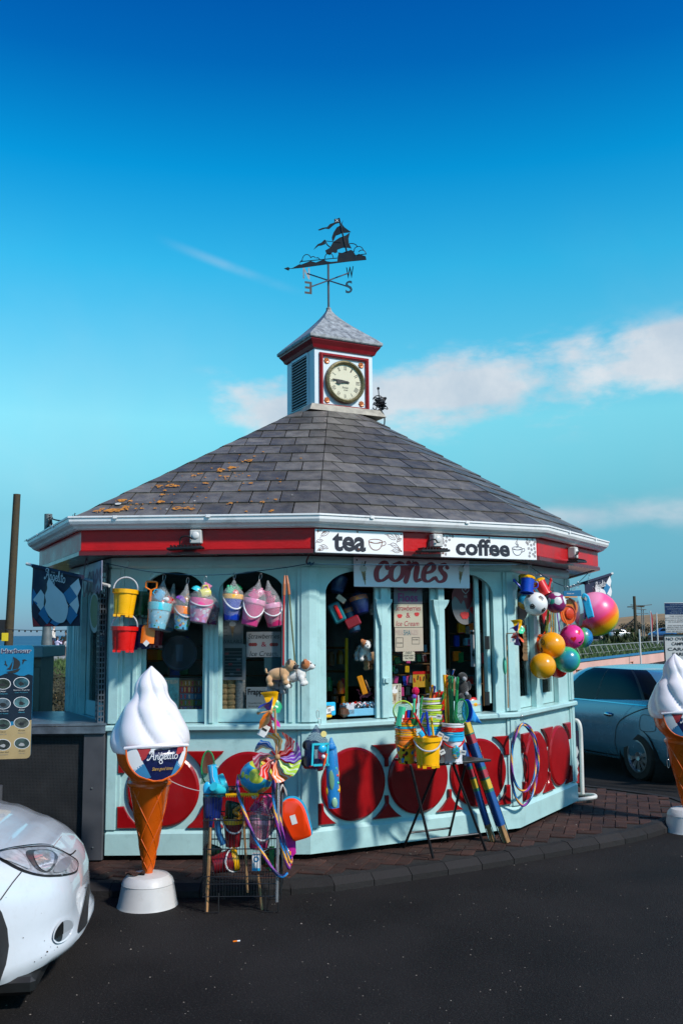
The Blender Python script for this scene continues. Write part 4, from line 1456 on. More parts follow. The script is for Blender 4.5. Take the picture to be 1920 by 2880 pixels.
def proj_patch(bvh,M,pts,rings=4,off=.005,frompx=True,d=None,o0=None,cen=None):
 """outline laid on a surface: frompx -> photo pixels seen from the lens position, otherwise (x,z) cast along y.
    returns verts in body space"""
 Mi=M.inverted()
 n=len(pts)
 cx,cy=cen or(sum(p[0]for p in pts)/n,sum(p[1]for p in pts)/n)
 vs=[];last=None
 for k in range(rings+1):
  s=1-k/rings if k<rings else 0
  for p in(pts if k<rings else[(cx,cy)]):
   u,v=cx+(p[0]-cx)*s,cy+(p[1]-cy)*s
   if frompx:
    o=Mi@Vector((0,0,CAMZ));dd=(Mi.to_3x3()@ray(u,v)).normalized()
   else:
    o=Vector((u,d*3,v));dd=Vector((0,-d,0))
   hit,nn,_,_=bvh.ray_cast(o,dd)
   if hit is None:
    hit=last if last is not None else o+dd*3
    vs.append(hit);continue
   if nn.dot(dd)>0:nn=-nn
   last=hit+nn*off
   vs.append(last)
 fs=[]
 for k in range(rings-1):
  for i in range(n):
   j=(i+1)%n
   fs.append((k*n+i,k*n+j,(k+1)*n+j,(k+1)*n+i))
 for i in range(n):fs.append(((rings-1)*n+i,(rings-1)*n+(i+1)%n,rings*n))
 return vs,fs
def proj_line(bvh,M,pts,w,off=.004,frompx=True,d=1,n=8):
 Mi=M.inverted()
 P=catmull([(p[0],p[1],0)for p in pts],n)
 hits=[]
 for p in P:
  if frompx:
   o=Mi@Vector((0,0,CAMZ));dd=(Mi.to_3x3()@ray(p.x,p.y)).normalized()
  else:
   o=Vector((p.x,d*3,p.y));dd=Vector((0,-d,0))
  h,nn,_,_=bvh.ray_cast(o,dd)
  if h is None:continue
  if nn.dot(dd)>0:nn=-nn
  hits.append((h+nn*off,nn))
 vs=[];fs=[]
 for i,(h,nn)in enumerate(hits):
  t=hits[min(i+1,len(hits)-1)][0]-hits[max(i-1,0)][0]
  s=t.cross(nn).normalized()*w/2
  vs+=[h+s,h-s]
  if i:fs.append((2*i-2,2*i,2*i+1,2*i-1))
 return vs,fs
m_tyre=mat('tyre_rubber',(.012,.012,.012),.8,var=.1,bump=.3,bs=80)
m_rim=mat('alloy_rim',(.30,.31,.33),.3,metal=.8,var=.05)
m_well=mat('wheel_well',(.004,.004,.004),.9)
m_cglass=mat('car_glass',(.005,.008,.010),.06,var=.0,spec=.12)
m_trim=mat('black_rubber_trim',(.008,.008,.008),.5)
m_chrome=mat('chrome',(.6,.6,.6),.12,metal=1.0,var=.02)
def wheel(parent,x,y,r,side,w=.20):
 o=bpy.data.objects.new('wheel',None);COL.objects.link(o);o.parent=parent
 o.location=(x,y,r);o.rotation_euler=(0,0,0 if side<0 else PI)
 M=RX(PI/2)
 MB().lathe([(r*.62,-w/2),(r*.90,-w/2),(r*.985,-w/2+.03),(r,-w/2+.05),(r,w/2-.05),(r*.985,w/2-.03),(r*.90,w/2),(r*.66,w/2+.004),(r*.63,w/2-.03)],40,M,caps=False).build('tyre',m_tyre,o,smooth=True)
 b=MB()
 b.lathe([(r*.63,-w/2),(r*.655,w/2-.02),(r*.655,w/2),(r*.60,w/2+.002),(r*.575,w/2-.03)],40,M,caps=False)
 b.lathe([(.001,w/2-.02),(.055,w/2-.01),(.06,w/2-.04)],20,M,caps=False)
 for k in range(10):
  a=2*PI*k/10
  P=[(.03,-.018),(r*.60,-.034),(r*.60,.028),(.03,.018)]
  vs=[]
  for yy in(-w/2+.025,-w/2+.06):
   for(q,s)in P:
    aa=a+(.28 if q>.1 else 0)
    vs.append((q*math.cos(aa)-s*math.sin(aa),yy,q*math.sin(aa)+s*math.cos(aa)))
  b.add(vs,[(0,1,2,3),(7,6,5,4),(0,4,5,1),(1,5,6,2),(2,6,7,3),(3,7,4,0)])
 b.build('rim',m_rim,o,smooth=True,fixn=True)
 MB().lathe([(.001,w/2-.07),(r*.58,w/2-.075)],24,M,caps=False).build('brake_disc',m_well,o)
 return o
def interp(xs):
 def f(x):
  if x<=xs[0][0]:return xs[0][1]
  for(a,va),(c,vc)in zip(xs[:-1],xs[1:]):
   if x<=c:
    t=(x-a)/(c-a);t=t*t*(3-2*t)
    return va+(vc-va)*t
  return xs[-1][1]
 return f
def make_car(name,loc,heading,label,paint,L,hw,top,bot,glass,rwheel,wx,zs=1.,nose=4.2,tail=4.5,group=None,detail=True,cat='car'):
 """glass = (xb0,xb1, xr0,xr1, zbelt, zroof, hwb, hwr)"""
 c=thing(name,loc,label,cat,group,heading)
 c.scale=(1,1,zs)
 b=car_mesh(L,hw,interp(top),interp(bot),nose=nose,tail=tail)
 bvh=bvh_of(b)
 body=b.build('body',paint,c,smooth=50,fixn=True)
 cut=MB()
 for x in wx:
  for s in(-1,1):
   cut.lathe([(rwheel+.055,-.16),(rwheel+.055,.20)],36,TR(x,s*(hw-.1),rwheel-.01)@RX(PI/2))
 co=cut.build('arch_cutter',m_well)
 import bmesh
 md=body.modifiers.new('arches','BOOLEAN');md.object=co;md.operation='DIFFERENCE';md.solver='EXACT'
 body.data.materials.append(m_well)
 dg=bpy.context.evaluated_depsgraph_get()
 me=bpy.data.meshes.new_from_object(body.evaluated_get(dg))
 body.modifiers.clear()
 body.data=me
 me.polygons.foreach_set('use_smooth',[True]*len(me.polygons));me.set_sharp_from_angle(angle=R(35))
 bpy.data.objects.remove(co)
 # dark arch lining
 for x in wx:
  for s in(-1,1):
   wl=MB().lathe([(rwheel+.055,-.11),(rwheel+.055,.20),(.05,.2)],30,TR(x,s*(hw-.13),rwheel-.01)@RX(PI/2*(s)),caps=False)
   wl.build('wheel_arch',m_well,c)
   wheel(c,x,s*(hw-.12),rwheel,s)
 # glasshouse
 xb0,xb1,xr0,xr1,zb,zr,hb,hr=glass
 n=72
 def gp(t,v):
  cth,sth=math.cos(t),math.sin(t)
  e0=5.5
  ax,ac=(xb1-xb0)/2,(xb1+xb0)/2
  rx,rc=(xr1-xr0)/2,(xr1+xr0)/2
  f=lambda c_,e:math.copysign(abs(c_)**(2/e),c_)
  a=Vector((ac+ax*f(cth,e0),hb*f(sth,e0),zb+.02*0))
  q=Vector((rc+rx*f(cth,4.),hr*f(sth,4.),zr))
  p=a.lerp(q,v)
  p.z=zb+(zr-zb)*math.sin(max(v,0)*PI/2)**.95
  return p
 ts=[2*PI*i/n for i in range(n)]
 NV=8
 def strip(t0,t1,name_,m,off=0.,v0=0.,v1=1.,nn=14):
  g=MB()
  def fn(u,v):
   t=t0+(t1-t0)*u;vv=v0+(v1-v0)*v
   p=gp(t,vv)
   if off:
    p=p+Vector((p.x-(xr0+xr1)/2,p.y*1.5,.3)).normalized()*off
   return p
  g.grid(fn,nn,6)
  return g.build(name_,m,c,smooth=True,fixn=False)
 # angular positions of side pillars
 def t_at(xfrac,side):
  x=2*xfrac-1
  cth=math.copysign(abs(x)**(5.5/2),x)
  t=math.acos(max(-1,min(1,cth)))
  return t if side>0 else-t
 for side in(1,-1):
  for a0_,a1_,nm in((.16,.50,'rear_side_window'),(.52,.80,'front_side_window'),(.045,.14,'quarter_window')):
   strip(t_at(a0_,side),t_at(a1_,side),nm,m_cglass,0,.02,.90)
  strip(t_at(.50,side),t_at(.52,side),'door_pillar',m_trim,.001,0,.92,3)
  strip(t_at(.14,side),t_at(.16,side),'rear_pillar_trim',m_trim,.001,0,.92,3)
  strip(t_at(.80,side),t_at(.955,side),'windscreen_pillar',paint,.004,-.02,1.,6)
  strip(t_at(.002,side),t_at(.045,side),'rear_pillar',paint,.004,-.02,1.,6)
  strip(t_at(.0,side),t_at(.90,side),'roof_side',paint,.003,.88,1.,24)
 strip(-t_at(.955,1),t_at(.955,1),'windscreen',m_cglass,0,0,.96,12)
 strip(t_at(.002,1),2*PI-t_at(.002,1),'rear_window',m_cglass,0,.02,.93,12)
 # roof skin
 g=MB()
 rg=[[gp(t,1.)for t in ts]]
 for k in range(1,6):
  s=1-k/5
  rg.append([Vector(((xr0+xr1)/2+(p.x-(xr0+xr1)/2)*s,p.y*s,p.z+.045*(1-s*s)))for p in rg[0]])
 vs=[p for r_ in rg for p in r_]
 fs=[(k*n+i,k*n+(i+1)%n,(k+1)*n+(i+1)%n,(k+1)*n+i)for k in range(5)for i in range(n)]
 g.add(vs,fs)
 g.build('roof',paint,c,smooth=True,fixn=True)
 return c,b,bvh
# ---- blue saloon behind the kiosk
m_bluecar=mat('blue_car_paint',(.09,.24,.35),.24,metal=.35,var=.04,coat=1.)
YB=11.6
pr=at(1803,2138,YB)
hd=R(106)
rear_x=-1.28
ctr=Vector((pr.x,YB,0))-Matrix.Rotation(hd,3,'Z')@Vector((rear_x,.80,0))
bluecar,bb_,bv_=make_car('blue_car',(ctr.x,ctr.y,road_z(0,13)),hd,'metallic blue saloon car parked behind the right side of the kiosk',m_bluecar,4.5,.88,[(-2.25,.98),(-1.6,1.02),(.7,.93),(1.3,.88),(1.9,.76),(2.25,.60)],[(-2.25,.32),(-1.7,.24),(0,.20),(1.7,.24),(2.25,.26)],(-1.86,1.25,-.95,.28,.92,1.40,.80,.56),.315,(rear_x,1.38),zs=.93)
MC_=wmat(bluecar)
def car_line(car,bvh,pts,w,name,m,off=.004,d=1):
 b=MB();vs,fs=proj_line(bvh,Matrix(),pts,w,off,False,d)
 b.add(vs,fs);return b.build(name,m,car)
for d in(1,-1):
 car_line(bluecar,bv_,[(.20,.93),(.18,.6),(.20,.26)],.012,'door_gap',m_trim,d=d)
 car_line(bluecar,bv_,[(-1.62,.96),(-1.35,.90),(-.98,.74),(-.86,.55),(-.84,.3)],.012,'door_gap',m_trim,d=d)
 car_line(bluecar,bv_,[(1.15,.88),(1.12,.6),(1.1,.26)],.012,'door_gap',m_trim,d=d)
 car_line(bluecar,bv_,[(-1.66,.965),(-.6,.955),(.3,.94),(1.2,.90)],.016,'window_chrome',m_chrome,off=.008,d=d)
 car_line(bluecar,bv_,[(-.9,.27),(0,.245),(1.0,.26)],.02,'sill_line',m_trim,d=d)
 for x in(-.72,.34):
  b=MB().sphere((x,d*.885,.80),.09,16,8,(1,.28,.32));b.build('door_handle',m_chrome,bluecar,smooth=True)
 car_line(bluecar,bv_,[(-1.62,.84),(-1.40,.84),(-1.38,.66),(-1.60,.66),(-1.64,.72),(-1.62,.84)],.007,'fuel_flap',m_trim,d=d)
 b=MB().sphere((.95,d*.98,.98),.11,14,8,(.7,.9,.6));b.build('door_mirror',m_bluecar,bluecar,smooth=True)
b=MB().box((-2.22,.62,.80),(.1,.42,.14),bev=.03).build('tail_light',plastic('tail_red',(.4,.01,.01),.15),bluecar)
b=MB().box((-2.22,-.62,.80),(.1,.42,.14),bev=.03).build('tail_light',plastic('tail_red',(.4,.01,.01),.15),bluecar)
# ---- white hatchback nose at the left
m_whitecar=mat('white_car_paint',(.56,.60,.64),.18,var=.03,coat=1.,dirt=.10,dcol=(.2,.17,.13),dscale=30)
hdw=R(7)
def white_at(X):
 return Matrix.Translation((X,4.98,RZ0))@Matrix.Rotation(hdw,4,'Z')
wtop=[(-2.1,1.0),(.2,.955),(.8,.88),(1.2,.81),(1.5,.765),(1.75,.72),(1.95,.67),(2.12,.625)]
wbot=[(-2.1,.3),(-1.6,.22),(1.2,.10),(1.8,.105),(2.15,.16)]
wlv=[(0,.93,.955),(.05,.96,.985),(.12,.975,.996),(.19,.985,.996),(.27,.988,.985),(.45,1.0,.982),(.66,.998,.978),(.82,.985,.965),(.93,.962,.945),(1.0,.92,.915)]
_cm=car_mesh
def car_mesh(L,hw,zt,zb,n=96,nose=4.2,tail=4.5,levels=None):
 return _cm(L,hw,zt,zb,n,nose,tail,levels or wlv,.035)
tb_=car_mesh(4.3,.90,interp(wtop),interp(wbot),nose=3.6)
lo,hi=-5.,0.
for _ in range(30):
 X=(lo+hi)/2
 M=white_at(X);Mi=CAM_M.inverted()
 mx_=max((lambda c:960+FPX*c.x/-c.z)(Mi@(M@v))for v in tb_.v if.30<v.z<.55)
 if mx_>252:hi=X
 else:lo=X
whitecar,wb_,wbv=make_car('white_car',(X,4.98,RZ0),hdw,'white hatchback parked at the left edge, only its nose in view',m_whitecar,4.3,.90,wtop,wbot,(-1.9,1.15,-1.5,.1,.95,1.44,.80,.58),.32,(-1.25,1.50),nose=3.6)
MWc=wmat(whitecar)
car_mesh=_cm
z6=Zz((0,2240),.2722)
def px_patch(outline,name,m,off=.005,parent=whitecar,rings=4,dense=5,cen=None):
 P=[(p.x,p.y)for p in catmull([(*z6(u,v),0)for u,v in outline],dense,closed=True)]
 vs,fs=proj_patch(wbv,MWc,P,rings,off,cen=cen)
 b=MB();b.add(vs,fs);return b.build(name,m,parent,smooth=True)
def px_line(pts,w,name,m,off=.004):
 vs,fs=proj_line(wbv,MWc,[z6(u,v)for u,v in pts],w,off)
 b=MB();b.add(vs,fs);return b.build(name,m,whitecar)
hl=[(-60,600),(0,570),(250,525),(480,515),(600,550),(720,610),(800,670),(802,750),(770,800),(640,830),(480,838),(330,815),(180,765),(60,700),(0,665)]
px_patch(hl,'headlight_seal',m_trim,.003)
hl2=[(-60,610),(0,585),(250,545),(480,535),(590,565),(710,625),(785,680),(788,745),(755,785),(640,812),(480,820),(340,798),(190,745),(70,680),(0,650)]
m_lamp=mat('headlight_reflector',(.60,.62,.66),.18,metal=.6,var=.5,vs=22)
lamp=px_patch(hl2,'headlight',m_lamp,.006)
def lamp_patch(o,m,off,name='lamp_bowl'):
 P=px_patch(o,name,m,off,parent=whitecar);return P
lamp_patch([(260,590),(420,570),(520,575),(590,640),(560,720),(500,790),(430,795),(340,740)],mat('lamp_dark',(.16,.17,.19),.12,metal=.7),.009,'lamp_bezel')
lamp_patch([(340,600),(470,585),(545,620),(540,700),(480,780),(430,780),(370,720)],mat('lamp_lens',(.75,.77,.8),.06,metal=.7,var=.35,vs=30),.013,'lamp_lens')
lamp_patch([(600,680),(700,640),(720,700),(640,790),(540,795)],mat('lamp_indicator',(.35,.36,.40),.15,metal=.5),.011,'indicator')
lamp_patch([(0,600),(180,580),(300,760),(120,700),(0,650)],mat('lamp_side',(.62,.64,.68),.15,metal=.4,var=.3,vs=20),.010,'side_reflector')
px_line([(-40,575),(150,530),(420,500),(560,525),(700,600),(740,600),(778,565)],.007,'bonnet_gap',m_trim)
px_line([(0,1075),(110,920),(217,787)],.006,'wing_gap',m_trim)
px_patch([(912,905),(917,985),(905,1150),(893,1300),(850,1370),(795,1412),(815,1290),(850,1150),(885,1000),(900,915)],'lower_grille',m_trim,.006,dense=3)
# fog lamp recess
px_patch([(640,1262),(720,1268),(742,1330),(720,1430),(650,1510),(570,1530),(528,1480),(540,1390),(590,1300)],'fog_lamp_surround',m_whitecar,.012)
px_patch([(640,1285),(700,1288),(722,1335),(700,1420),(640,1492),(575,1510),(545,1470),(555,1395),(600,1318)],'fog_lamp_recess',mat('fog_recess',(.26,.28,.30),.4),.016)
px_patch([(618,1300),(620,1400),(608,1500),(570,1512),(535,1475),(545,1400),(585,1325)],'fog_lamp_slot',m_trim,.019)
b=MB().box((1.78,0,.12),(.42,1.3,.08),bev=.02).build('splitter',m_trim,whitecar)
# mud specks
for(u,v,r_)in((485,1607,9),(455,1495,5),(425,1668,5),(355,1710,6),(238,1463,6),(880,945,6),(590,1560,5),(423,1210,3),(792,1105,3),(730,893,3),(60,1048,4),(815,995,3),(560,1590,3),(520,1560,4),(470,1640,4)):
 px_patch([(u+r_*math.cos(k)*random.uniform(.6,1.3),v+r_*math.sin(k)*random.uniform(.6,1.2))for k in(0,1.2,2.5,3.8,5)],'mud_speck',mat('mud',(.04,.025,.015),.9),.003,rings=1,dense=2)
# ---- far cars
for k,(u,vb,Y,hdg,col,lb)in enumerate([(1678,1840,88,R(75),(.20,.19,.18),'silver grey car parked beyond the grass, seen between the balls and the palms'),(1862,1793,150,R(170),(.03,.12,.30),'small blue car far off below the sandy hill'),(1745,1795,160,R(10),(.6,.6,.6),'far white van roof behind the palms')]):
 pp=at(u,vb,Y)
 zz=-.19 if k==0 else pp.z
 pm=mat('far_paint_%d'%k,col,.3,metal=.3,coat=1)
 make_car('parked_car',(pp.x,Y,zz),hdg,lb,pm,4.3,.88,[(-2.15,.95),(-1.6,1.0),(.8,.93),(1.6,.82),(2.15,.62)],[(-2.1,.3),(0,.22),(2.1,.26)],(-1.95,1.2,-1.6,.25,.9,1.46,.8,.6),.32,(-1.28,1.33),group='cars in the far car park')
b=MB().box((0,0,0),(60,26,1));
tag(b.build('far_car_park',m_road),kind='structure').location=(at(1840,1795,160).x+10,165,at(1862,1793,150).z-.5)
# ================================================================ signs, posters, left side
def plane(a,c):
 f=Face.__new__(Face)
 f.a=Vector((a[0],a[1],0));f.b=Vector((c[0],c[1],0))
 f.t=(f.b-f.a).normalized();f.n=Vector((f.t.y,-f.t.x,0));f.L=(f.b-f.a).length
 y=-f.n
 f.M=Matrix(((f.t.x,y.x,0,f.a.x),(f.t.y,y.y,0,f.a.y),(0,0,1,0),(0,0,0,1)))
 return f
def flat(f,pts,m,parent,out,name='print',th=.0,smooth_n=0,zf=None):
 """a printed shape (or thin sheet of thickness th) on plane f, outline given through pixels"""
 P=[f.px(*(zf(*p)if zf else p),out)for p in pts]
 if smooth_n:P=[(q.x,q.y)for q in catmull([(p[0],p[1],0)for p in P],smooth_n,closed=True)]
 b=MB()
 if th:b.prism(P,-out,-out+th,f.M)
 else:b.add([(p[0],-out,p[1])for p in P],[list(range(len(P)))],f.M)
 return b.build(name,m,parent,world=True)
def rect_px(f,x0,y0,x1,y1,out):
 """rectangle on plane f through two opposite corners"""
 s0,z1=f.px(x0,y0,out);s1,_=f.px(x1,y0,out)
 _,z0=f.px(x0,y1,out)
 return s0,s1,z0,z1
def ptxt(f,s,px,py,w,h,m,parent,out,**kw):
 """text centred at a pixel of plane f; w,h in pixels there"""
 a,z=f.px(px,py,out);a1,_=f.px(px+w/2,py,out);a0,_=f.px(px-w/2,py,out);_,z1=f.px(px,py+h,out)
 return text(s,.1,m,parent,f.M@TR(a,-out,z),w=a1-a0,h=abs(z-z1),world=True,**kw)
m_signw=mat('sign_white',(.80,.80,.80),.35,var=.03,dirt=.06,dcol=(.4,.38,.34))
m_navy=mat('print_navy',(.006,.007,.018),.5,var=.02)
m_leaf=mat('print_brown_line',(.17,.10,.09),.5)
m_rust=mat('rust_spot',(.16,.04,.01),.8)
m_maroon=mat('print_maroon',(.32,.006,.03),.4,var=.05)
def board_sign(name,f,x0,y0,x1,y1,out,label,cat,m=None,th=.008,bev=.004,group=None):
 s0,s1,z0,z1=rect_px(f,x0,y0,x1,y1,out)
 o=thing(name,f.w((s0+s1)/2,z0,out),label,cat,group,rot=f.M.to_euler())
 MB().box(((s0+s1)/2,-out+th/2,(z0+z1)/2),(s1-s0,th,z1-z0),f.M,bev=bev).build('board',m or m_signw,o,world=True)
 return o,(s0,s1,z0,z1)
def leafs(f,o,spots,out,m,zf):
 b=MB()
 for(u,v,l,a,kind)in spots:
  s,z=f.px(*zf(u,v),out)
  if kind=='leaf':
   M=f.M@TR(s,0,z)@RY(-a)
   up=[(0,0),(l*.3,l*.22),(l*.7,l*.18),(l,0)]
   dn=[(0,0),(l*.3,-l*.16),(l*.7,-l*.16),(l,0)]
   stroke_poly(b,up,.004,M,-out-.001,4);stroke_poly(b,dn,.004,M,-out-.001,4);stroke_poly(b,[(-l*.25,-.01),(l*.4,0),(l*.75,0)],.003,M,-out-.0012,3)
  else:
   M=f.M@TR(s,0,z)@RY(-a)
   k=12
   for hh in(-1,1):
    b.add([(l*.5*math.cos(t*PI/6),-out-.001,hh*(.0015+abs(l*.32*math.sin(t*PI/6))))for t in range(0,7)],[list(range(7))],M)
 return tag(b.build('leaf_print' if spots[0][4]=='leaf' else 'bean_print',m,o,world=True),kind='stuff')
F2=FE[2]
OUT=.022
zc_=Zz((850,1150),.574)
tea,(s0,s1,z0,z1)=board_sign('tea_sign',F2,886,1487,1133,1554,OUT,'white sign board reading tea with a brown cup and leaf outlines','sign')
ptxt(F2,'tea',982,1525,93,53,m_navy,tea,OUT+.001,bold=.035)
leafs(F2,tea,[(75,600,.05,.6,'leaf'),(92,622,.075,.5,'leaf'),(68,650,.055,.2,'leaf'),(92,668,.06,-.4,'leaf'),(75,690,.05,.1,'leaf'),(100,605,.03,.3,'leaf'),(415,615,.08,-.5,'leaf'),(455,612,.06,-.9,'leaf'),(430,662,.075,-.3,'leaf'),(462,650,.05,.5,'leaf'),(440,692,.065,-.2,'leaf'),(470,680,.03,-1,'leaf')],OUT,m_leaf,zc_)
def cup(f,o,u,v,k,zf,m,steam,out):
 s,z=f.px(*zf(u,v),out)
 M=f.M@TR(s,0,z)@SCL(k,1,k)
 b=MB()
 y=-out-.0012
 stroke_poly(b,[(.5*math.cos(t*PI/8),.18+.13*math.sin(t*PI/8))for t in range(17)],.05,M,y,3)
 stroke_poly(b,[(-.5,.16),(-.42,-.15),(-.22,-.36),(.0,-.40),(.22,-.36),(.42,-.15),(.5,.16)],.055,M,y,4)
 stroke_poly(b,[(.48,.12),(.72,.18),(.74,-.02),(.42,-.14)],.05,M,y,4)
 stroke_poly(b,[(-.38,.14),(-.1,.06),(.2,.08),(.36,.15)],.035,M,y,4)
 if steam:
  stroke_poly(b,[(-.12,.2),(.02,.42),(-.14,.6),(.02,.85),(.02,1.05)],[.02,.06,.05,.05,.01],M,y,4)
  stroke_poly(b,[(.0,.2),(.14,.42),(.02,.6),(.1,.8)],[.02,.05,.04,.01],M,y,4)
 return b.build('cup_print',m,o,world=True)
cup(F2,tea,358,662,.115,zc_,mat('print_brown',(.20,.07,.035),.5),False,OUT)
coffee,_=board_sign('coffee_sign',F2,1238,1503,1507,1567,OUT,'white sign board reading coffee with a steaming cup and coffee bean outlines','sign')
ptxt(F2,'coffee',1358,1540,152,48,m_navy,coffee,OUT+.001,bold=.035)
cup(F2,coffee,1052,694,.098,zc_,m_navy,True,OUT)
m_bean=mat('print_grey_bean',(.22,.20,.20),.5)
rs=random.Random(3)
leafs(F2,coffee,[(u,v,.026,rs.uniform(0,3),'bean')for u,v in[(690,622),(708,628),(722,620),(688,640),(704,648),(720,642),(684,660),(700,668),(692,688),(708,692),(686,706),(702,712),(735,625),(690,655)]]+[(u,v,.026,rs.uniform(0,3),'bean')for u,v in[(1100,640),(1112,650),(1126,642),(1138,652),(1104,662),(1120,668),(1134,664),(1108,684),(1122,690),(1136,684),(1114,706),(1130,712),(1112,722),(1140,702),(1138,722),(1098,655)]],OUT,m_bean,zc_)
for(o_,pts)in((tea,[(270,603),(85,690),(75,598),(275,688),(484,615),(484,697)]),(coffee,[(915,632),(918,713),(1133,632),(690,708)])):
 for u,v in pts:
  s,z=F2.px(*zc_(u,v),OUT)
  MB().sphere((0,0,0),.007,8,5,(1,.4,1),F2.M@TR(s,-OUT-.001,z)).build('screw',m_rust,o_,world=True)
# cones sign across the heads of the windows
G=F[2]
cones,(s0,s1,z0,z1)=board_sign('cones_sign',G,995,1566,1319,1650,.05,'white sign board reading cones in dark red brush lettering over the serving window','sign',m=mat('sign_pale_lilac',(.88,.80,.86),.35,var=.04),th=.012)
sm,zm=G.px(1160,1609,.05)
wW=G.px(1258,1609,.05)[0]-G.px(1060,1609,.05)[0]
script('cones',wW,mat('print_dark_shadow',(.02,.01,.012),.5),cones,G.M@TR(sm+.014,0,zm-.006),lw=.07,shear=.22,y=-.0518,world=True,n=8,sp=1.0,contrast=.5)
script('cones',wW,m_maroon,cones,G.M@TR(sm,0,zm),lw=.235,shear=.22,y=-.0526,world=True,n=8,sp=1.0,contrast=.45)
def cone_print(f,o,s,z,h,out,lean=0.,m_wafer=None):
 M=f.M@TR(s,0,z)@RY(lean)
 mw=mat('print_wafer',(.40,.26,.13),.5);mi=mat('print_ice',(.62,.60,.58),.5);md=mat('print_choc',(.03,.015,.01),.5)
 b=MB();y=-out-.0014
 b.add([(-.12*h,y,.08*h),(.12*h,y,.08*h),(.09*h,y,.0),(.02*h,y,-.5*h),(-.0*h,y,-.5*h),(-.09*h,y,0)],[(0,1,2,3,4,5)],M)
 b.build('wafer_print',mw,o,world=True)
 b=MB()
 for k in range(-3,4):
  stroke_poly(b,[(k*.03*h-.03*h,.0),(k*.012*h+.03*h,-.3*h)],.006*h,M,y-.0003,2);stroke_poly(b,[(k*.03*h+.03*h,.0),(k*.012*h-.03*h,-.3*h)],.006*h,M,y-.0003,2)
 b.build('wafer_lines',mat('print_wafer_dark',(.16,.08,.04),.5),o,world=True)
 b=MB()
 b.add([(x*h,y-.0004,q*h)for x,q in[(-.14,.10),(-.17,.17),(-.15,.25),(-.1,.29),(-.11,.36),(-.04,.42),(.0,.5),(.05,.42),(.1,.35),(.12,.28),(.17,.23),(.17,.14),(.13,.09),(0,.06)]],[list(range(14))],M)
 b.build('ice_print',mi,o,world=True)
 b=MB();b.add([(x*h,y-.0008,q*h)for x,q in[(.04,.3),(.09,.28),(.19,.47),(.14,.5)]],[(0,1,2,3)],M);b.build('flake_print',md,o,world=True)
a_,zz=G.px(1022,1612,.05);cone_print(G,cones,a_,zz,.185,.05,-R(8))
a_,zz=G.px(1295,1612,.05);cone_print(G,cones,a_,zz,.175,.05,R(8))
for u,v in((1003,1575),(1160,1579),(1307,1583)):
 s,z=G.px(u,v,.05);MB().sphere((0,0,0),.007,8,5,(1,.4,1),G.M@TR(s,-.051,z)).build('screw',m_black,cones,world=True)
# --- cards and posters in the windows
m_card=mat('card_cream',(.42,.38,.28),.7,var=.05,dirt=.1,dcol=(.3,.25,.18))
m_cardg=mat('card_grey',(.17,.17,.18),.7,var=.08)
m_prd=mat('print_red',(.45,.02,.02),.6)
m_pink=mat('print_pink_purple',(.25,.02,.12),.6)
m_teal=mat('print_teal',(.02,.12,.16),.6)
def card(f,x0,y0,x1,y1,out,label,m,name='poster',group='cards and posters in the kiosk windows',cat='poster'):
 return board_sign(name,f,x0,y0,x1,y1,out,label,cat,m,th=.002,bev=0,group=group)[0]
G=F[2];O2=-.052
zq=Zz((860,1540),.3699)
def q2(o,s,u,v,w,h,m,f=G,out=O2,zf=zq,**kw):
 px,py=zf(u,v);return ptxt(f,s,px,py,w*.3699,h*.3699,m,o,out+.001,**kw)
c=card(G,*zq(667,300),*zq(882,426),O2,'grey card reading Candy Floss at the top of the middle window',mat('card_lilac_grey',(.16,.15,.17),.7))
q2(c,'Candy',775,322,150,40,m_pink,bold=.02);q2(c,'Floss',775,380,150,66,m_pink,bold=.02)
c=card(G,*zq(669,430),*zq(885,606),O2,'cream card reading Strawberries & Ice Cream in the middle window',m_card)
q2(c,'Strawberries',777,460,190,40,m_maroon,shear=.2);q2(c,'&',777,515,32,38,m_maroon);q2(c,'Ice Cream',772,578,175,38,m_maroon,shear=.2)
def fruit(o,u,v,r,f=G,out=O2,zf=zq,sc=.3699):
 s,z=f.px(*zf(u,v),out);b=MB()
 k=r*sc/FPX*8
 for dx,dz in((-.6,0),(0,.1),(.6,0),(-.3,-.4),(.3,-.4)):
  b.add([(s+k*(dx+.5*math.cos(t*PI/4)),-out-.0015-.0002*dx,z+k*(dz+.5*math.sin(t*PI/4)))for t in range(8)],[list(range(8))],f.M)
 b.build('strawberry_print',m_prd,o,world=True)
fruit(c,712,518,20);fruit(c,842,505,20)
c=card(G,*zq(676,610),*zq(889,792),O2,'tan card reading Milk Shakes with two small boxes in the middle window',mat('card_tan',(.40,.33,.25),.7,var=.05))
q2(c,'MILK',712,646,62,38,mat('print_faded',(.40,.28,.24),.7));q2(c,'SHA',768,648,52,40,m_teal);q2(c,'KES',825,646,55,38,mat('print_faded',(.40,.28,.24),.7))
b=MB()
for(u0,v0,u1,v1)in((686,686,738,758),(805,684,862,734)):
 P=[G.px(*zq(*p),O2)for p in((u0,v0),(u1,v0),(u1,v1),(u0,v1))]
 stroke_poly(b,P+[P[0]],.003,G.M,-O2-.002,1)
b.build('box_print',m_ink,c,world=True)
q2(c,'Chocolate',712,725,44,12,m_ink);q2(c,'Oreo Kinder',832,700,44,12,m_ink)
c=thing('star_card',G.w(*G.px(*zq(782,865),O2),O2),'small jagged-edged cream card with handwriting below the milk shakes card','card')
P=[]
for k in range(40):
 t=k/40*2*PI;r=1 if k%2 else.86
 x=max(-1,min(1,1.35*math.cos(t)))*r;y_=max(-1,min(1,1.35*math.sin(t)))*r
 P.append((782+48*x,827+38*y_))
flat(G,P,m_card,c,O2,'board',.002,zf=zq)
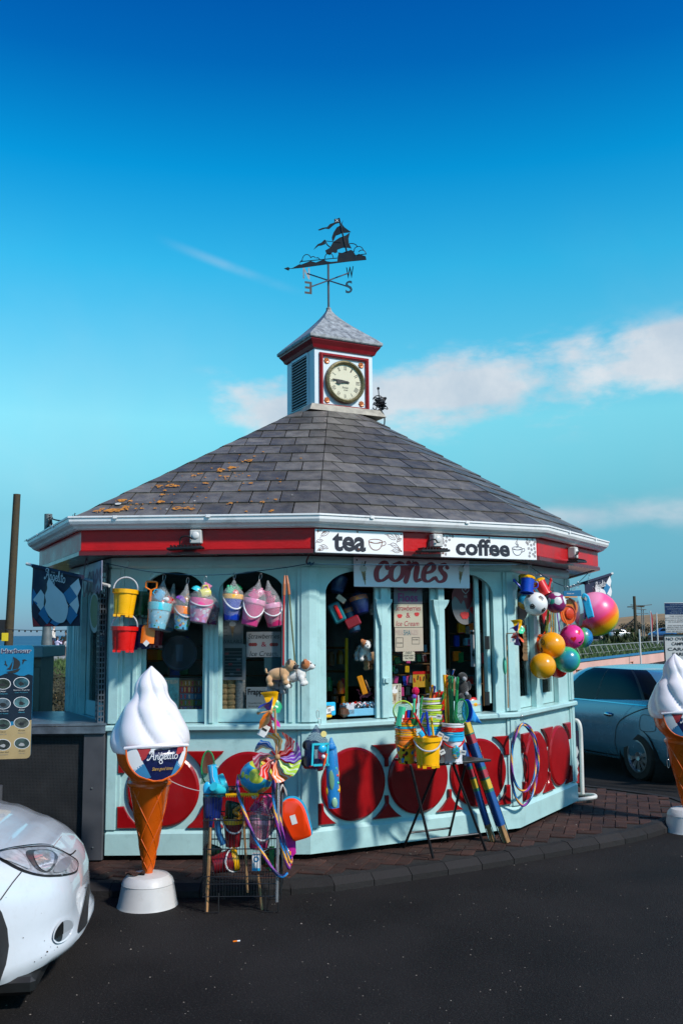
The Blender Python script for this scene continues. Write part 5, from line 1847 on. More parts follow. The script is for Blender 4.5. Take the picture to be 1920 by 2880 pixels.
q2(c,'OREO',780,802,50,14,m_ink);q2(c,'KINDER BUENO',782,822,78,14,m_ink);q2(c,'MALTESER',784,842,66,14,m_ink)
c=card(G,*zq(632,1040),*zq(724,1208),O2,'cream card with a drawn cone reading AVAILABLE, lower left of the middle window',m_card)
s,z=G.px(*zq(675,1120),O2);cone_print(G,c,s,z,.15,O2)
for k,ch in enumerate('AVAILABLE'):q2(c,ch,712,1046+k*16,10,13,m_ink)
q2(c,'All',645,1150,16,12,m_ink);q2(c,'Flavour',650,1170,30,10,m_ink);q2(c,'Sauce',648,1190,26,10,m_ink)
# round sticker and tea towel in the right light
c=thing('round_sign',G.w(*G.px(*zq(1213,586),-.12),-.12),'dark oval hanging sign with red top and strawberries in the right-hand light','sign')
flat(G,[(1213+104*math.cos(t*PI/16),425+162*math.sin(t*PI/16))for t in range(32)],mat('oval_grey',(.14,.13,.13),.5),c,-.12,'board',.004,zf=zq)
flat(G,[(1112,400),(1110,350),(1140,290),(1185,266),(1240,266),(1290,296),(1316,350),(1312,420),(1290,440),(1270,380),(1250,440),(1225,470),(1200,400),(1180,430),(1160,400),(1130,370)],mat('oval_red',(.16,.01,.015),.5),c,-.118,'red_print',smooth_n=3,zf=zq)
q2(c,'HB',1212,372,24,22,mat('print_pale',(.35,.33,.33),.6),out=-.117)
b=MB();s,z=G.px(*zq(1212,328),-.117);k=.045
stroke_poly(b,[(s,z-k*.6),(s-k*.75,z+k*.1),(s-k*.4,z+k*.55),(s,z+k*.15),(s+k*.4,z+k*.55),(s+k*.75,z+k*.1),(s,z-k*.6)],.007,G.M,.1155,5)
b.build('heart_print',mat('print_pale',(.35,.33,.33),.6),c,world=True)
for u,v in((1207,510),(1277,470)):fruit(c,u,v,38,out=-.117)
c=card(G,*zq(1248,628),*zq(1328,908),-.13,'pale tea towel with a small black ship hanging inside the right-hand light',mat('towel_cloth',(.36,.36,.38),.9),name='tea_towel',group=None,cat='towel')
flat(G,[(1250,640),(1326,640),(1326,662),(1250,662)],m_ink,c,-.128,'band',zf=zq)
flat(G,[(1260,805),(1306,805),(1300,830),(1264,830)],m_ink,c,-.128,'ship_print',zf=zq)
for(u,v)in((1270,790),(1284,786),(1296,792)):flat(G,[(u-6,v+12),(u+6,v+12),(u+1,v-14)],m_ink,c,-.128,'sail_print',zf=zq)
q2(c,'COURTOWN',1283,842,30,9,m_ink,out=-.128)
# front-left windows
G=F[1];O1=-.086
z4=Zz((280,1560),.3954)
def q1(o,s,u,v,w,h,m,out=O1,**kw):
 px,py=z4(u,v);return ptxt(G,s,px,py,w*.3954,h*.3954,m,o,out+.001,**kw)
m_gp=mat('print_grey',(.16,.16,.17),.7)
c=card(G,*z4(866,455),*z4(1023,640),O1,'dim card with a drawn cone reading AVAILABLE high in the second window',m_cardg)
s,z=G.px(*z4(945,520),O1);cone_print(G,c,s,z,.15,O1);q1(c,'AVAILABLE',942,618,150,26,m_ink)
for k in range(4):q1(c,'Cone',890,500+k*25,36,10,m_ink)
c=card(G,*z4(1044,550),*z4(1290,730),O1,'grey-white card reading Strawberries & Ice Cream in the second window',mat('card_grey_white',(.34,.32,.34),.7,var=.05))
q1(c,'Strawberries',1168,580,220,36,m_ink,shear=.2);q1(c,'&',1168,638,36,34,m_maroon);q1(c,'Ice Cream.',1168,704,200,34,m_ink,shear=.2)
m_dr=mat('print_dull_red',(.25,.03,.03),.7)
for u in(1090,1240):
 s,z=G.px(*z4(u,640),O1);b=MB()
 for dx in(-.018,0,.018):b.add([(s+dx+.016*math.cos(t*PI/4),-O1-.001,z+.014*math.sin(t*PI/4))for t in range(8)],[list(range(8))],G.M)
 b.build('strawberry_print',m_dr,c,world=True)
c=card(G,*z4(864,640),*z4(1040,893),O1,'dark price board in a pale frame in the second window',mat('card_frame_grey',(.26,.24,.25),.7),name='price_board')
flat(G,[(888,665),(1014,665),(1014,872),(888,872)],m_ink,c,O1+.001,'panel',zf=z4)
for k in range(8):flat(G,[(892,690+k*23),(1010,690+k*23),(1010,694+k*23),(892,694+k*23)],m_gp,c,O1+.002,'price_line',zf=z4)
for(u,v,mm)in((905,705,m_dr),(990,745,m_gp),(930,780,m_dr),(985,820,m_dr),(940,850,m_gp)):flat(G,[(u-14,v-8),(u+14,v-8),(u+14,v+8),(u-14,v+8)],mm,c,O1+.003,'price_patch',zf=z4)
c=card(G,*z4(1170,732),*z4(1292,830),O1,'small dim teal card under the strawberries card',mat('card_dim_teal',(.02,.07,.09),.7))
c=card(G,*z4(1043,943),*z4(1290,1118),O1,'grey card reading Frappuccino in bold black letters, low in the second window',mat('card_mid_grey',(.26,.28,.30),.7,var=.08))
q1(c,'Frappuccino',1168,982,228,56,m_ink,bold=.03)
q1(c,'The perfect treat',1104,1058,96,12,m_ink,shear=.3);q1(c,'for any day',1096,1080,76,14,m_ink,shear=.3);q1(c,'A creamy blend',1244,1062,84,12,m_ink);q1(c,'of iced coffee',1240,1080,70,10,m_ink)
c=card(G,*z4(430,878),*z4(565,1124),O1,'blue-green card with a wavy disc reading TASTY SLUSH, low in the first window',mat('card_slush',(.08,.20,.22),.7))
q1(c,'TASTY SLUSH',498,905,118,26,mat('print_cream',(.32,.30,.24),.7),bold=.02)
flat(G,[(500+60*math.cos(t*PI/12),1000+78*math.sin(t*PI/12))for t in range(24)],mat('slush_disc',(.04,.18,.22),.5,var=.5,vs=25),c,O1+.001,'disc_print',zf=z4)
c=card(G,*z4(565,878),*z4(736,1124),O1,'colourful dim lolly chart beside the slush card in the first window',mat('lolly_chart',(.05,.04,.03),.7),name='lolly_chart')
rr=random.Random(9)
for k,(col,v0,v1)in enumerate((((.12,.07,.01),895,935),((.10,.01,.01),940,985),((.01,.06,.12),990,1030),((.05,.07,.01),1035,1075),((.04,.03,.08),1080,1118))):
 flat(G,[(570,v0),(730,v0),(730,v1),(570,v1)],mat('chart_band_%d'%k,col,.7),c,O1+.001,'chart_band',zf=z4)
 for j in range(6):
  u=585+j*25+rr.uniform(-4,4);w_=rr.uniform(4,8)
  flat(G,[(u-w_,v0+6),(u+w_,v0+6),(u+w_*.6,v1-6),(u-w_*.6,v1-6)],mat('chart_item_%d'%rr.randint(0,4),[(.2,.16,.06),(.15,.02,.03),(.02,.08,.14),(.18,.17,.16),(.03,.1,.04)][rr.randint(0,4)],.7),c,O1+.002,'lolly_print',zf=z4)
c=thing('round_sticker',G.w(*G.px(*z4(568,826),O1),O1),'large dark blue round club sticker on the first window','sticker')
flat(G,[(568+126*math.cos(t*PI/18),702+126*math.sin(t*PI/18))for t in range(36)],mat('sticker_navy',(.006,.012,.022),.5),c,O1,'disc',.001,zf=z4)
b=MB();s,z=G.px(*z4(568,702),O1);r_=.126*7.2*.3954/2.6574*.86
stroke_poly(b,[(s+r_*math.cos(t*PI/18),z+r_*math.sin(t*PI/18))for t in range(37)],.004,G.M,-O1-.002,1)
b.build('ring_print',mat('print_dim_blue',(.02,.05,.09),.6),c,world=True)
flat(G,[(540,640),(596,640),(590,760),(546,760)],mat('print_dim_blue',(.02,.05,.09),.6),c,O1+.001,'tower_print',zf=z4)
# stacked wafer cones and paper cups inside the second window
m_wafer=mat('wafer',(.42,.26,.12),.8,var=.2,bump=.4,bs=90)
for k,(u,lb)in enumerate(((885,'left of two stacks of wafer cones behind the second window'),(935,'right of two stacks of wafer cones behind the second window'))):
 s,z=G.px(*z4(u,1118),-.13)
 t_=thing('cone_stack',G.w(s,ZS+.03,-.14),lb,'wafer cones','stacks of wafer cones',rot=G.M.to_euler())
 for j in range(9):
  MB().lathe([(.020,0),(.030,.05),(.036,.055),(.038,.075),(.034,.08)],14,TR(rr.uniform(-.003,.003),0,j*.042+.012)).build('wafer_cone',m_wafer,t_)
s,z=G.px(*z4(1000,1118),-.13)
t_=thing('cup_stack',G.w(s,ZS+.03,-.14),'stack of patterned paper cups behind the second window','cups',rot=G.M.to_euler())
for j in range(16):MB().lathe([(.030,0),(.038,.06),(.040,.062),(.040,.068)],16,TR(0,0,j*.020+.012)).build('paper_cup',mat('paper_cup',(.30,.28,.27),.6,var=.4,vs=90),t_)
# ================================================================ left: steel counter, angle post, flag, sign, cabinet
m_steel=mat('brushed_steel',(.22,.25,.28),.35,metal=.7,var=.35,vs=9,dirt=.3,dcol=(.1,.11,.12))
m_dgrey=mat('dark_grey_frame',(.055,.058,.066),.55,var=.15,dirt=.2)
cnt=thing('side_counter',(-2.2,7.2,GZ),'dark side counter with perforated mesh front and steel top at the left of the kiosk','counter')
PCN=plane((-2.62,6.93),(-1.745,6.93))
b=MB();b.prism([(-3.3,7.06),(-1.755,7.15),(-1.80,7.26),(-2.38,8.30),(-3.3,8.3)],.935,.952,plane='xy');b.build('steel_top',m_steel,cnt,world=True)
MB().box((-2.55,7.14,.905),(1.58,.03,.05)).build('front_edge',m_steel,cnt,world=True)
# perforated panel: real holes joined as one stuff part over a dark backing
MB().box((-2.42,7.22,.44),(1.0,.01,.86)).build('panel_backing',mat('mesh_backing',(.010,.011,.012),.8),cnt,world=True)
b=MB()
x=-2.9
while x<-1.94:
 b.box((x,7.19,.44),(.0035,.003,.86));x+=.0105
z=.03
while z<.86:
 b.box((-2.42,7.19,z),(.98,.003,.0035));z+=.0105
tag(b.build('perforated_sheet',mat('perforated_steel',(.055,.058,.062),.5,metal=.3),cnt,world=True),kind='stuff')
MB().box((-1.845,7.17,.43),(.155,.05,.92),bev=.004).build('end_post',m_dgrey,cnt,world=True)
MB().box((-2.94,7.17,.43),(.05,.05,.92),bev=.004).build('end_post',m_dgrey,cnt,world=True)
MB().box((-2.42,7.175,.012),(.98,.03,.03)).build('bottom_rail',m_dgrey,cnt,world=True)
MB().box((-2.42,7.175,.875),(.98,.03,.02)).build('top_rail',m_dgrey,cnt,world=True)
for(u,v)in((263,2047),(258,2218),(260,2385)):
 p=at(u,v,7.14);MB().sphere((p.x,7.14,p.z),.007,8,5,(1,.5,1)).build('bolt',m_galv,cnt,world=True)
ang_=thing('slotted_angle_post',(-1.80,7.10,.93),'dark blue-grey slotted steel angle post at the left corner of the kiosk','post')
m_ang=mat('slotted_steel',(.07,.085,.105),.45,metal=.5,var=.2)
FA=plane((-1.97,7.42),(-1.83,7.19));FB=plane((-1.83,7.17),(-1.76,7.21))
for ff,wdt,nm in((FA,.075,'slotted_flange'),(FB,.05,'side_flange')):
 b=MB()
 L0=ff.L-wdt if ff is FA else 0
 h0,h1=.95,2.15
 k=0;z=h0
 while z<h1:
  # solid rung, then a row with two slots
  b.box((L0+wdt/2,0,z+.006),(wdt,.003,.012),ff.M)
  for q in(.06,.5,.94):b.box((L0+wdt*q,0,z+.026),(wdt*.16,.003,.028),ff.M)
  z+=.04
 b.build(nm,m_ang,ang_,world=True)
MB().box((-1.80,7.26,1.55),(.02,.05,1.2)).build('inner_strip',mat('dark_strip',(.01,.015,.03),.4),ang_,world=True)
# hanging 'Cones' sign on the left side
FL=plane((-2.32,8.02),(-1.85,7.05))
FL=plane((-2.30,8.05),(-1.86,7.12))
sgn,_b=thing('side_sign',FL.w(.3,1.7,.02),'pale sign reading Cones hanging on the left side of the kiosk','sign',rot=FL.M.to_euler()),None
z1_=Zz((0,1350),.3614)
flat(FL,[(612,690),(792,625),(788,858),(648,883)],mat('sign_grey_lilac',(.20,.20,.27),.5),sgn,.02,'board',.006,zf=z1_)
s,z=FL.px(*z1_(716,800),.02);sa_,_z=FL.px(*z1_(650,800),.02);sb_,_z=FL.px(*z1_(786,800),.02)
script('Cones',sb_-sa_,mat('print_plum',(.16,.07,.12),.6),sgn,FL.M@TR(s,0,z),lw=.22,y=-.0225,world=True)
# oval sticker in the left window
G0=F[0]
zz4=Zz((140,1620),.1957)
c=thing('oval_sticker',G0.w(*G0.px(*zz4(640,820),-.03),-.03),'green and white oval sticker in the left side window','sticker',rot=G0.M.to_euler())
flat(G0,[(640+72*math.cos(t*PI/12),530+290*math.sin(t*PI/12))for t in range(24)],mat('oval_pale',(.35,.36,.36),.5),c,-.045,'disc',.002,zf=zz4)
flat(G0,[(640+58*math.cos(t*PI/12),510+240*math.sin(t*PI/12))for t in range(24)],mat('oval_green',(.10,.13,.03),.5,var=.4,vs=30),c,-.044,'green_print',zf=zz4)
# flags
m_cloth_navy=mat('flag_navy',(.008,.010,.035),.7,var=.1)
m_cream_w=mat('flag_white',(.62,.62,.62),.7,var=.06)
m_lbl=mat('flag_blue',(.02,.16,.32),.7)
m_fred=mat('flag_red',(.35,.015,.02),.7)
def flag(name,label,A,B_,hgt,wave,parts,group,logo_w,logo_at,pole0,pole1):
 """cloth hung under the pole from A to B (both at its top edge); parts drawn in (u,v) with v down"""
 o=thing(name,pole0,label,'flag',group)
 ax=(B_-A);Lf=ax.length;ax=ax.normalized();nn=Vector((ax.y,-ax.x,0)).normalized()
 def S(u,v,off=0):
  sway=wave*(math.sin(u*5+v*3)*.6+math.sin(v*4))*v
  return A+ax*(u*Lf)+Vector((0,0,-v*hgt*(1.08-.26*u)))+nn*(sway+off)+ax*(.04*v*hgt*(1-2*u))
 b=MB();b.grid(lambda u,v:S(u,v,.002),20,20)
 b.build('cloth',m_cloth_navy,o,world=True,smooth=True)
 lay={}
 for k,(m,poly)in enumerate(parts):
  P=catmull([(p[0],p[1],0)for p in poly],3,closed=True)if m=='ice' else[Vector((*p,0))for p in poly]
  mm={'w':m_cream_w,'b':m_lbl,'r':m_fred,'ice':m_cream_w,'sh':m_ink,'n':m_cloth_navy,'ln':m_gp}[m]
  # subdivide polygon through rings so it follows the cloth
  n=len(P);cx=sum(p.x for p in P)/n;cy=sum(p.y for p in P)/n
  b=MB();vs=[];fs=[]
  R_=3
  for r_ in range(R_):
   s_=1-r_/R_
   vs+=[S(cx+(p.x-cx)*s_,cy+(p.y-cy)*s_,.003+.0007*(k+1))for p in P]
  vs.append(S(cx,cy,.003+.0007*(k+1)))
  for r_ in range(R_-1):
   for i in range(n):fs.append((r_*n+i,r_*n+(i+1)%n,(r_+1)*n+(i+1)%n,(r_+1)*n+i))
  for i in range(n):fs.append(((R_-1)*n+i,(R_-1)*n+(i+1)%n,R_*n))
  b.add(vs,fs);b.build({'ice':'ice_cream_print','ln':'swirl_line'}.get(m,'diamond_print'),mm,o,world=True)
 lu,lv=logo_at
 c_=S(lu,lv,.02)
 Mx=Matrix(((ax.x,-nn.x,0,c_.x),(ax.y,-nn.y,0,c_.y),(ax.z,0,1,c_.z),(0,0,0,1)))
 angelito(o,Mx,logo_w,m_cream_w)
 MB().tube([pole0,pole1],.012,8).build('pole',m_rail,o,world=True)
 MB().tube([A.lerp(B_,.0),B_],.016,8).build('sleeve',m_cloth_navy,o,world=True)
 return o
def angelito(o,M,w,m,y=-.001,wd=True):
 script('Angelito',w,m,o,M,lw=.17,shear=.1,y=y,world=wd,n=4,name='lettering')
 b=MB()
 k=w/7.6
 for dx in(-.9,-.2):b.add([(dx*k+.24*k*math.cos(t*PI/4)*(1 if t%2==0 else.35),y-.0002,1.05*k+.24*k*math.sin(t*PI/4)*(1 if t%2==0 else.35))for t in range(8)],[list(range(8))],M)
 b.build('star_print',m,o,world=wd)
def dia(cx,cy,a=.155,h=.185):return[(cx-a,cy),(cx,cy-h),(cx+a,cy),(cx,cy+h)]
def clipu(P):
 return[(max(.005,min(.995,x)),max(.01,min(.99,y)))for x,y in P]
FLP=[('b',clipu(dia(.03,.55))),('w',clipu(dia(.20,.55))),('n',clipu(dia(.05,.75))),('b',clipu(dia(.30,.78))),('r',[(.01,.82),(.01,.99),(.16,.99)]),('r',[(.34,.94),(.46,.99),(.22,.99)]),('w',clipu(dia(.38,.62,.1,.12))),('b',clipu(dia(.80,.40))),('w',clipu(dia(.94,.22))),('w',clipu(dia(.95,.58))),('b',clipu(dia(.82,.78))),('w',clipu(dia(.68,.60,.10,.15))),('b',clipu(dia(.5,.93,.12,.12))),('sh',[(.33,.25),(.30,.42),(.28,.62),(.36,.84),(.45,.88),(.5,.6),(.42,.3)]),('ice',[(.38,.14),(.34,.24),(.35,.34),(.31,.45),(.33,.56),(.30,.66),(.34,.76),(.40,.84),(.52,.92),(.66,.93),(.74,.84),(.78,.66),(.74,.52),(.68,.40),(.58,.32),(.50,.26),(.44,.20)])]
pA=at(93,1592,7.45);pB=at(233,1624,7.0);pw=at(308,1648,6.98);pe=at(75,1586,7.52)
flag('hanging_flag','navy flag with a white ice cream and harlequin diamonds at the left of the kiosk',pA,pB,.44,.012,FLP,'navy flags on white poles',.29,(.5,.12),pw,pe)
pA=at(1642,1640,9.3);pB=at(1716,1616,9.75);pw=at(1600,1652,9.2);pe=at(1722,1613,9.8)
flag('hanging_flag','navy flag behind the rainbow ball at the right of the kiosk',pA,pB,.36,.006,FLP,'navy flags on white poles',.24,(.52,.22),pw,pe)
# information sign at the far left
SP=plane((-2.95,6.35),(-2.27,6.48))
zh=Zz((0,1780),.1616)
hs=thing('harbour_sign',(-2.6,6.42,RZ0),'tall wildlife information sign headed Harbour at the far left','sign',rz=0)
sR,zT=SP.px(95.5,1815,0);_,zBt=SP.px(95.5,2133,0)
sL=sR-.42
n_=5
P=[]
rc=.03
for(cx,cz,a0)in((sR-rc,zT-rc,0),(sL+rc,zT-rc,90),(sL+rc,zBt+rc,180),(sR-rc,zBt+rc,270)):
 for k in range(n_+1):P.append((cx+rc*math.cos(R(a0+90*k/n_)),cz+rc*math.sin(R(a0+90*k/n_))))
MB().prism(P,0,.02,SP.M).build('board',mat('sign_sky_blue',(.006,.15,.29),.35,var=.15,vs=4),hs,world=True)
zN=SP.px(*zh(300,725),0)[1];zSn=SP.px(*zh(300,1560),0)[1]
P2=[(sL,zSn-.01)]+[(sR,zSn+.015)]+[(sR,zN-.01)]+[(sR-.03*k,zN+.012*math.sin(k*1.15+2))for k in range(1,14)]+[(sL,zN)]
MB().prism(P2,-.0015,.0,SP.M).build('navy_print',mat('sign_deep_navy',(.004,.010,.022),.35),hs,world=True)
P3=[p for p in[(sL,zSn-.01),(sR-.13,zSn-.022),(sR,zSn+.015),(sR,zBt+rc)]+[(sR-rc+rc*math.cos(R(-90*k/5)),zBt+rc+rc*math.sin(R(-90*k/5)))for k in range(1,6)]+[(sL+rc,zBt),(sL,zBt+rc)]]
MB().prism(P3[::-1],-.0022,.0,SP.M).build('sand_print',mat('sign_sand',(.36,.26,.12),.4,var=.12),hs,world=True)
def hp(s,u,v,w,h,m,**kw):
 px,py=zh(u,v);return ptxt(SP,s,px,py,w*.1616,h*.1616,m,hs,.0035,**kw)
m_pw=mat('print_white',(.6,.6,.6),.5);m_pb=mat('print_sky',(.06,.30,.40),.5)
ptxt(SP,'Harbour',*zh(285,318),530*.1616,82*.1616,m_pw,hs,.003,bold=.07)
ptxt(SP,'Harbour',*zh(285,318),515*.1616,74*.1616,mat('print_navy2',(.010,.012,.06),.5),hs,.0042,bold=.03)
flat(SP,[(222,400),(215,500),(160,600),(115,635),(190,645),(205,600),(218,520)],m_ink,hs,.003,'sail_print',zf=zh)
flat(SP,[(228,418),(290,450),(345,500),(352,560),(320,620),(215,640),(235,560),(240,480)],m_ink,hs,.003,'sail_print',zf=zh)
flat(SP,[(108,680),(220,655),(356,620),(320,670),(260,700),(180,706)],m_ink,hs,.003,'hull_print',zf=zh)
for pts in([(85,480),(105,500),(108,540),(132,570),(125,588),(100,560),(72,552),(92,530)],[(385,470),(430,462),(480,488),(432,482),(415,510),(400,550),(388,520),(398,490)]):
 flat(SP,pts,m_ink,hs,.003,'bird_print',zf=zh)
for(u,v,col,t1,t2,dk)in((372,870,(.02,.07,.09),'Harbour Porpoise','Cuan Porpoise',1),(50,890,(.02,.03,.02),'Otter','Dobharchu',1),(374,1212,(.05,.12,.13),'Seal','Seala',1),(48,1235,(.06,.09,.11),'Grey Heron','Corr Liath',1),(376,1570,(.06,.07,.06),'Furze','Aiteann',0),(48,1595,(.03,.05,.04),'Hare','Giorria',0),(382,1925,(.03,.05,.045),'Stoat','Easog',0),(50,1950,(.03,.035,.03),'Headed Gull','Sleanntach',0)):
 flat(SP,[(u+139*math.cos(t*PI/12),v+99*math.sin(t*PI/12))for t in range(24)],m_pw,hs,.003,'oval_border',zf=zh)
 flat(SP,[(u+128*math.cos(t*PI/12),v+89*math.sin(t*PI/12))for t in range(24)],mat('oval_photo_%d'%(v),col,.4,var=.9,vs=18),hs,.0038,'oval_photo',zf=zh)
 rr=random.Random(v)
 flat(SP,[(u+70*math.cos(t*PI/5)*rr.uniform(.5,1),v+20+38*math.sin(t*PI/5)*rr.uniform(.5,1))for t in range(10)],mat('animal_print_%d'%(v>1900),(.3,.3,.3)if v>1900 else(.01,.01,.012),.5),hs,.0044,'animal_print',smooth_n=3,zf=zh)
 hp(t1,u,v+130,15.5*len(t1)+40,24,m_pw if dk else m_ink,shear=.3);hp(t2,u,v+172,15.5*len(t2)+30,20,m_pb if dk else m_gp,shear=.3)
MB().lathe([(.038,RZ0),(.038,.6)],12,TR(-2.34,6.55,0)).build('post',m_dgrey,hs,world=True)
MB().lathe([(.038,RZ0),(.038,.6)],12,TR(-2.68,6.50,0)).build('post',m_dgrey,hs,world=True)
# metal cabinet behind the counter
m_cab=mat('cabinet_grey_green',(.125,.120,.090),.5,var=.10,vs=3,dirt=.3,dcol=(.07,.07,.06))
cab=thing('metal_cabinet',(-3.6,9.3,GZ),'grey-green metal cabinet behind the harbour sign','cabinet')
p1=at(114,1900,8.9);p0=at(150,1900,9.5)
FC=plane((-4.6,8.75),(p1.x,8.9));
FS=plane((p1.x,8.9),(p0.x,9.5))
b=MB();b.prism([(-4.6,8.75),(p1.x,8.9),(p0.x,9.5),(-4.6,9.5)],GZ,1.40,plane='xy');b.build('body',m_cab,cab,world=True)
b=MB();b.prism([(-4.7,8.66),(p1.x+.05,8.80),(p0.x+.09,9.58),(-4.7,9.6)],1.40,1.505,plane='xy');b.build('lid',mat('cabinet_lid',(.19,.25,.25),.4,var=.1,vs=3),cab,world=True,bevel=.01)
MB().box((FC.L-.42,-.012,.66),(.62,.024,1.30),FC.M,bev=.006).build('door',m_cab,cab,world=True)
MB().box((FC.L-.03,-.014,.66),(.06,.02,1.30),FC.M,bev=.004).build('door_post',m_cab,cab,world=True)
for v in(1875,1998):
 s,z=FC.px(112,v,0)
 MB().box((FC.L-.17,-.032,z),(.22,.012,.035),FC.M,bev=.003).build('strap_hinge',m_cab,cab,world=True)
 MB().lathe([(.014,-.035),(.014,.035)],8,FC.M@TR(FC.L-.08,-.04,z)).build('hinge_pin',m_cab,cab,world=True)
# notice sign on the right
NP_=plane((3.30,10.2),(4.6,10.0))
zn=Zz((1700,1640),.1403)
def notice(name,x0,y0,x1w,y1,label):
 o,(s0,s1,z0,z1)=board_sign(name,NP_,*zn(x0,y0),*zn(x1w,y1),0,label,'sign',m=mat('notice_board',(.55,.55,.53),.45,var=.05),th=.006,bev=.003,group='notice signs on the right')
 return o
n1=notice('notice_sign',1190,395,2000,1000,'upper notice sign with a blue heading and small black text at the right edge')
flat(NP_,[(1200,402),(1990,402),(1990,630),(1212,632)],mat('notice_blue',(.006,.025,.09),.4),n1,.001,'blue_panel',zf=zn)
def nt_(o,s,v,w,h,m,c=1590,**kw):
 px,py=zn(c,v);return ptxt(NP_,s,px,py,w*.1403,h*.1403,m,o,.002,**kw)
m_pbl=mat('print_pale_blue',(.25,.32,.42),.5)
for s,v,w in(('COURTOWN HARBOUR',432,560),('REGULATION AND CONTROL OF',472,740),('CONSUMPTION OF INTOXICATING',518,680),('LIQUOR IN PUBLIC',562,500),('PLACES BYE-LAWS 2008',600,570)):nt_(n1,s,v,w,22,m_pbl)
for s,v,w in(('THE CONSUMPTION OF',662,590),('INTOXICATING LIQUOR IN PUBLIC',702,740),('PLACES IS STRICTLY PROHIBITED',742,740),('IN COURTOWN HARBOUR',778,620),('THE MAXIMUM PENALTY FOR',852,660),('BREACHES OF THE BYE-LAWS',890,670),('IS E1,800 & INTOXICATING LIQUOR',928,730),('MAY BE SEIZED BY THE GARDAI',966,700)):nt_(n1,s,v,w,24,m_ink)
n2=notice('notice_sign',1188,1040,2000,1610,'lower notice sign reading NO OVERNIGHT CAMPING OR CARAVAN PARKING at the right edge')
b=MB();s0,z0=NP_.px(*zn(1182,1035),0);s1,z1=NP_.px(*zn(2000,1620),0)
for a_,c_,d_,e_ in((s0-.006,z1,s0+.006,z0),(s0,z0-.006,s1,z0+.006)):b.box(((a_+d_)/2,.0,(c_+e_)/2),(abs(d_-a_),.02,abs(e_-c_)),NP_.M)
b.build('black_edge',m_black,n2,world=True)
for s,v,w in(('NO OVERNIGHT',1120,730),('CAMPING OR',1218,500),('CARAVAN',1325,660),('PARKING',1425,460)):nt_(n2,s,v,w,62,m_ink,bold=.015)
for o_ in(n1,):
 for x in(.5,.9):MB().lathe([(.03,road_z(0,11)),(.03,1.9)],10,NP_.M@TR(x+.4,.03,0)).build('post',m_galv,o_,world=True)
# ================================================================ toys, cones, table, trolley
PL=plastic
YEL=PL('yellow',(.86,.42,.003));RED=PL('red',(.62,.008,.006));BLU=PL('blue',(.005,.045,.42));NAV=PL('navy',(.006,.012,.09))
SKY=PL('sky',(.02,.42,.70));CYA=PL('cyan',(.03,.50,.60));ORA=PL('orange',(.85,.19,.005));DOR=PL('deep_orange',(.80,.08,.004))
PNK=PL('pink',(.72,.06,.24));DPK=PL('deep_pink',(.50,.02,.12));LPK=PL('light_pink',(.80,.28,.45));GRN=PL('green',(.01,.22,.06));DGR=PL('dark_green',(.004,.06,.025))
MIN=PL('mint',(.06,.52,.26));LIM=PL('lime',(.46,.66,.05));WHI=PL('white',(.72,.72,.72));LGR=PL('light_grey',(.50,.51,.54));PUR=PL('purple',(.18,.05,.36));LBL=PL('light_blue',(.16,.42,.58))
MAG=PL('magenta',(.55,.02,.28));BRN=PL('brown',(.10,.035,.012))
NETW=netmat('white_net',(.55,.57,.57),150,.14);NETG=netmat('green_net',(.02,.30,.18),170,.30);NETB=netmat('blue_net',(.02,.25,.6),120,.45);NETK=netmat('black_net',(.02,.04,.12),110,.22)
NETL=netmat('mint_net',(.10,.60,.35),150,.42);NETY=netmat('lime_net',(.45,.75,.25),170,.25)
FILM=film()
m_wood=mat('pale_wood',(.42,.22,.09),.6,var=.25,vs=20)
m_hook=mat('hook_steel',(.35,.35,.36),.3,metal=.9)
m_rope=mat('blue_rope',(.006,.05,.09),.8,var=.3,vs=60)
m_wire=mat('dark_wire',(.035,.038,.042),.4,metal=.6,var=.2)
m_tag=mat('price_tag',(.68,.67,.64),.6)
def printed(name,base,cols,scale=26.,th=.5):
 """plastic with scattered printed motifs"""
 if name in MATS:return MATS[name]
 m=bpy.data.materials.new(name);m.use_nodes=True;nt=m.node_tree;L=nt.links.new
 bs=nt.nodes['Principled BSDF'];bs.inputs['Roughness'].default_value=.3
 tc=N(nt,'ShaderNodeTexCoord')
 wv=N(nt,'ShaderNodeTexNoise',Scale=scale*.8);L(tc.outputs['Object'],wv.inputs['Vector'])
 ad=N(nt,'ShaderNodeMixRGB',blend_type='ADD');ad.inputs[0].default_value=.035;L(tc.outputs['Object'],ad.inputs[1]);L(wv.outputs['Color'],ad.inputs[2])
 v=N(nt,'ShaderNodeTexVoronoi',Scale=scale);L(ad.outputs[0],v.inputs['Vector'])
 sp=N(nt,'ShaderNodeSeparateColor');L(v.outputs['Color'],sp.inputs[0])
 rp=ramp(nt,[((i+.0)/len(cols),c)for i,c in enumerate(cols)],'CONSTANT');L(sp.outputs[0],rp.inputs[0])
 lt=N(nt,'ShaderNodeMath',operation='LESS_THAN');lt.inputs[1].default_value=th;L(v.outputs['Distance'],lt.inputs[0])
 mx=N(nt,'ShaderNodeMixRGB');mx.inputs[1].default_value=(*base,1);L(lt.outputs[0],mx.inputs[0]);L(rp.outputs[0],mx.inputs[2])
 L(mx.outputs[0],bs.inputs['Base Color'])
 MATS[name]=m
 return m
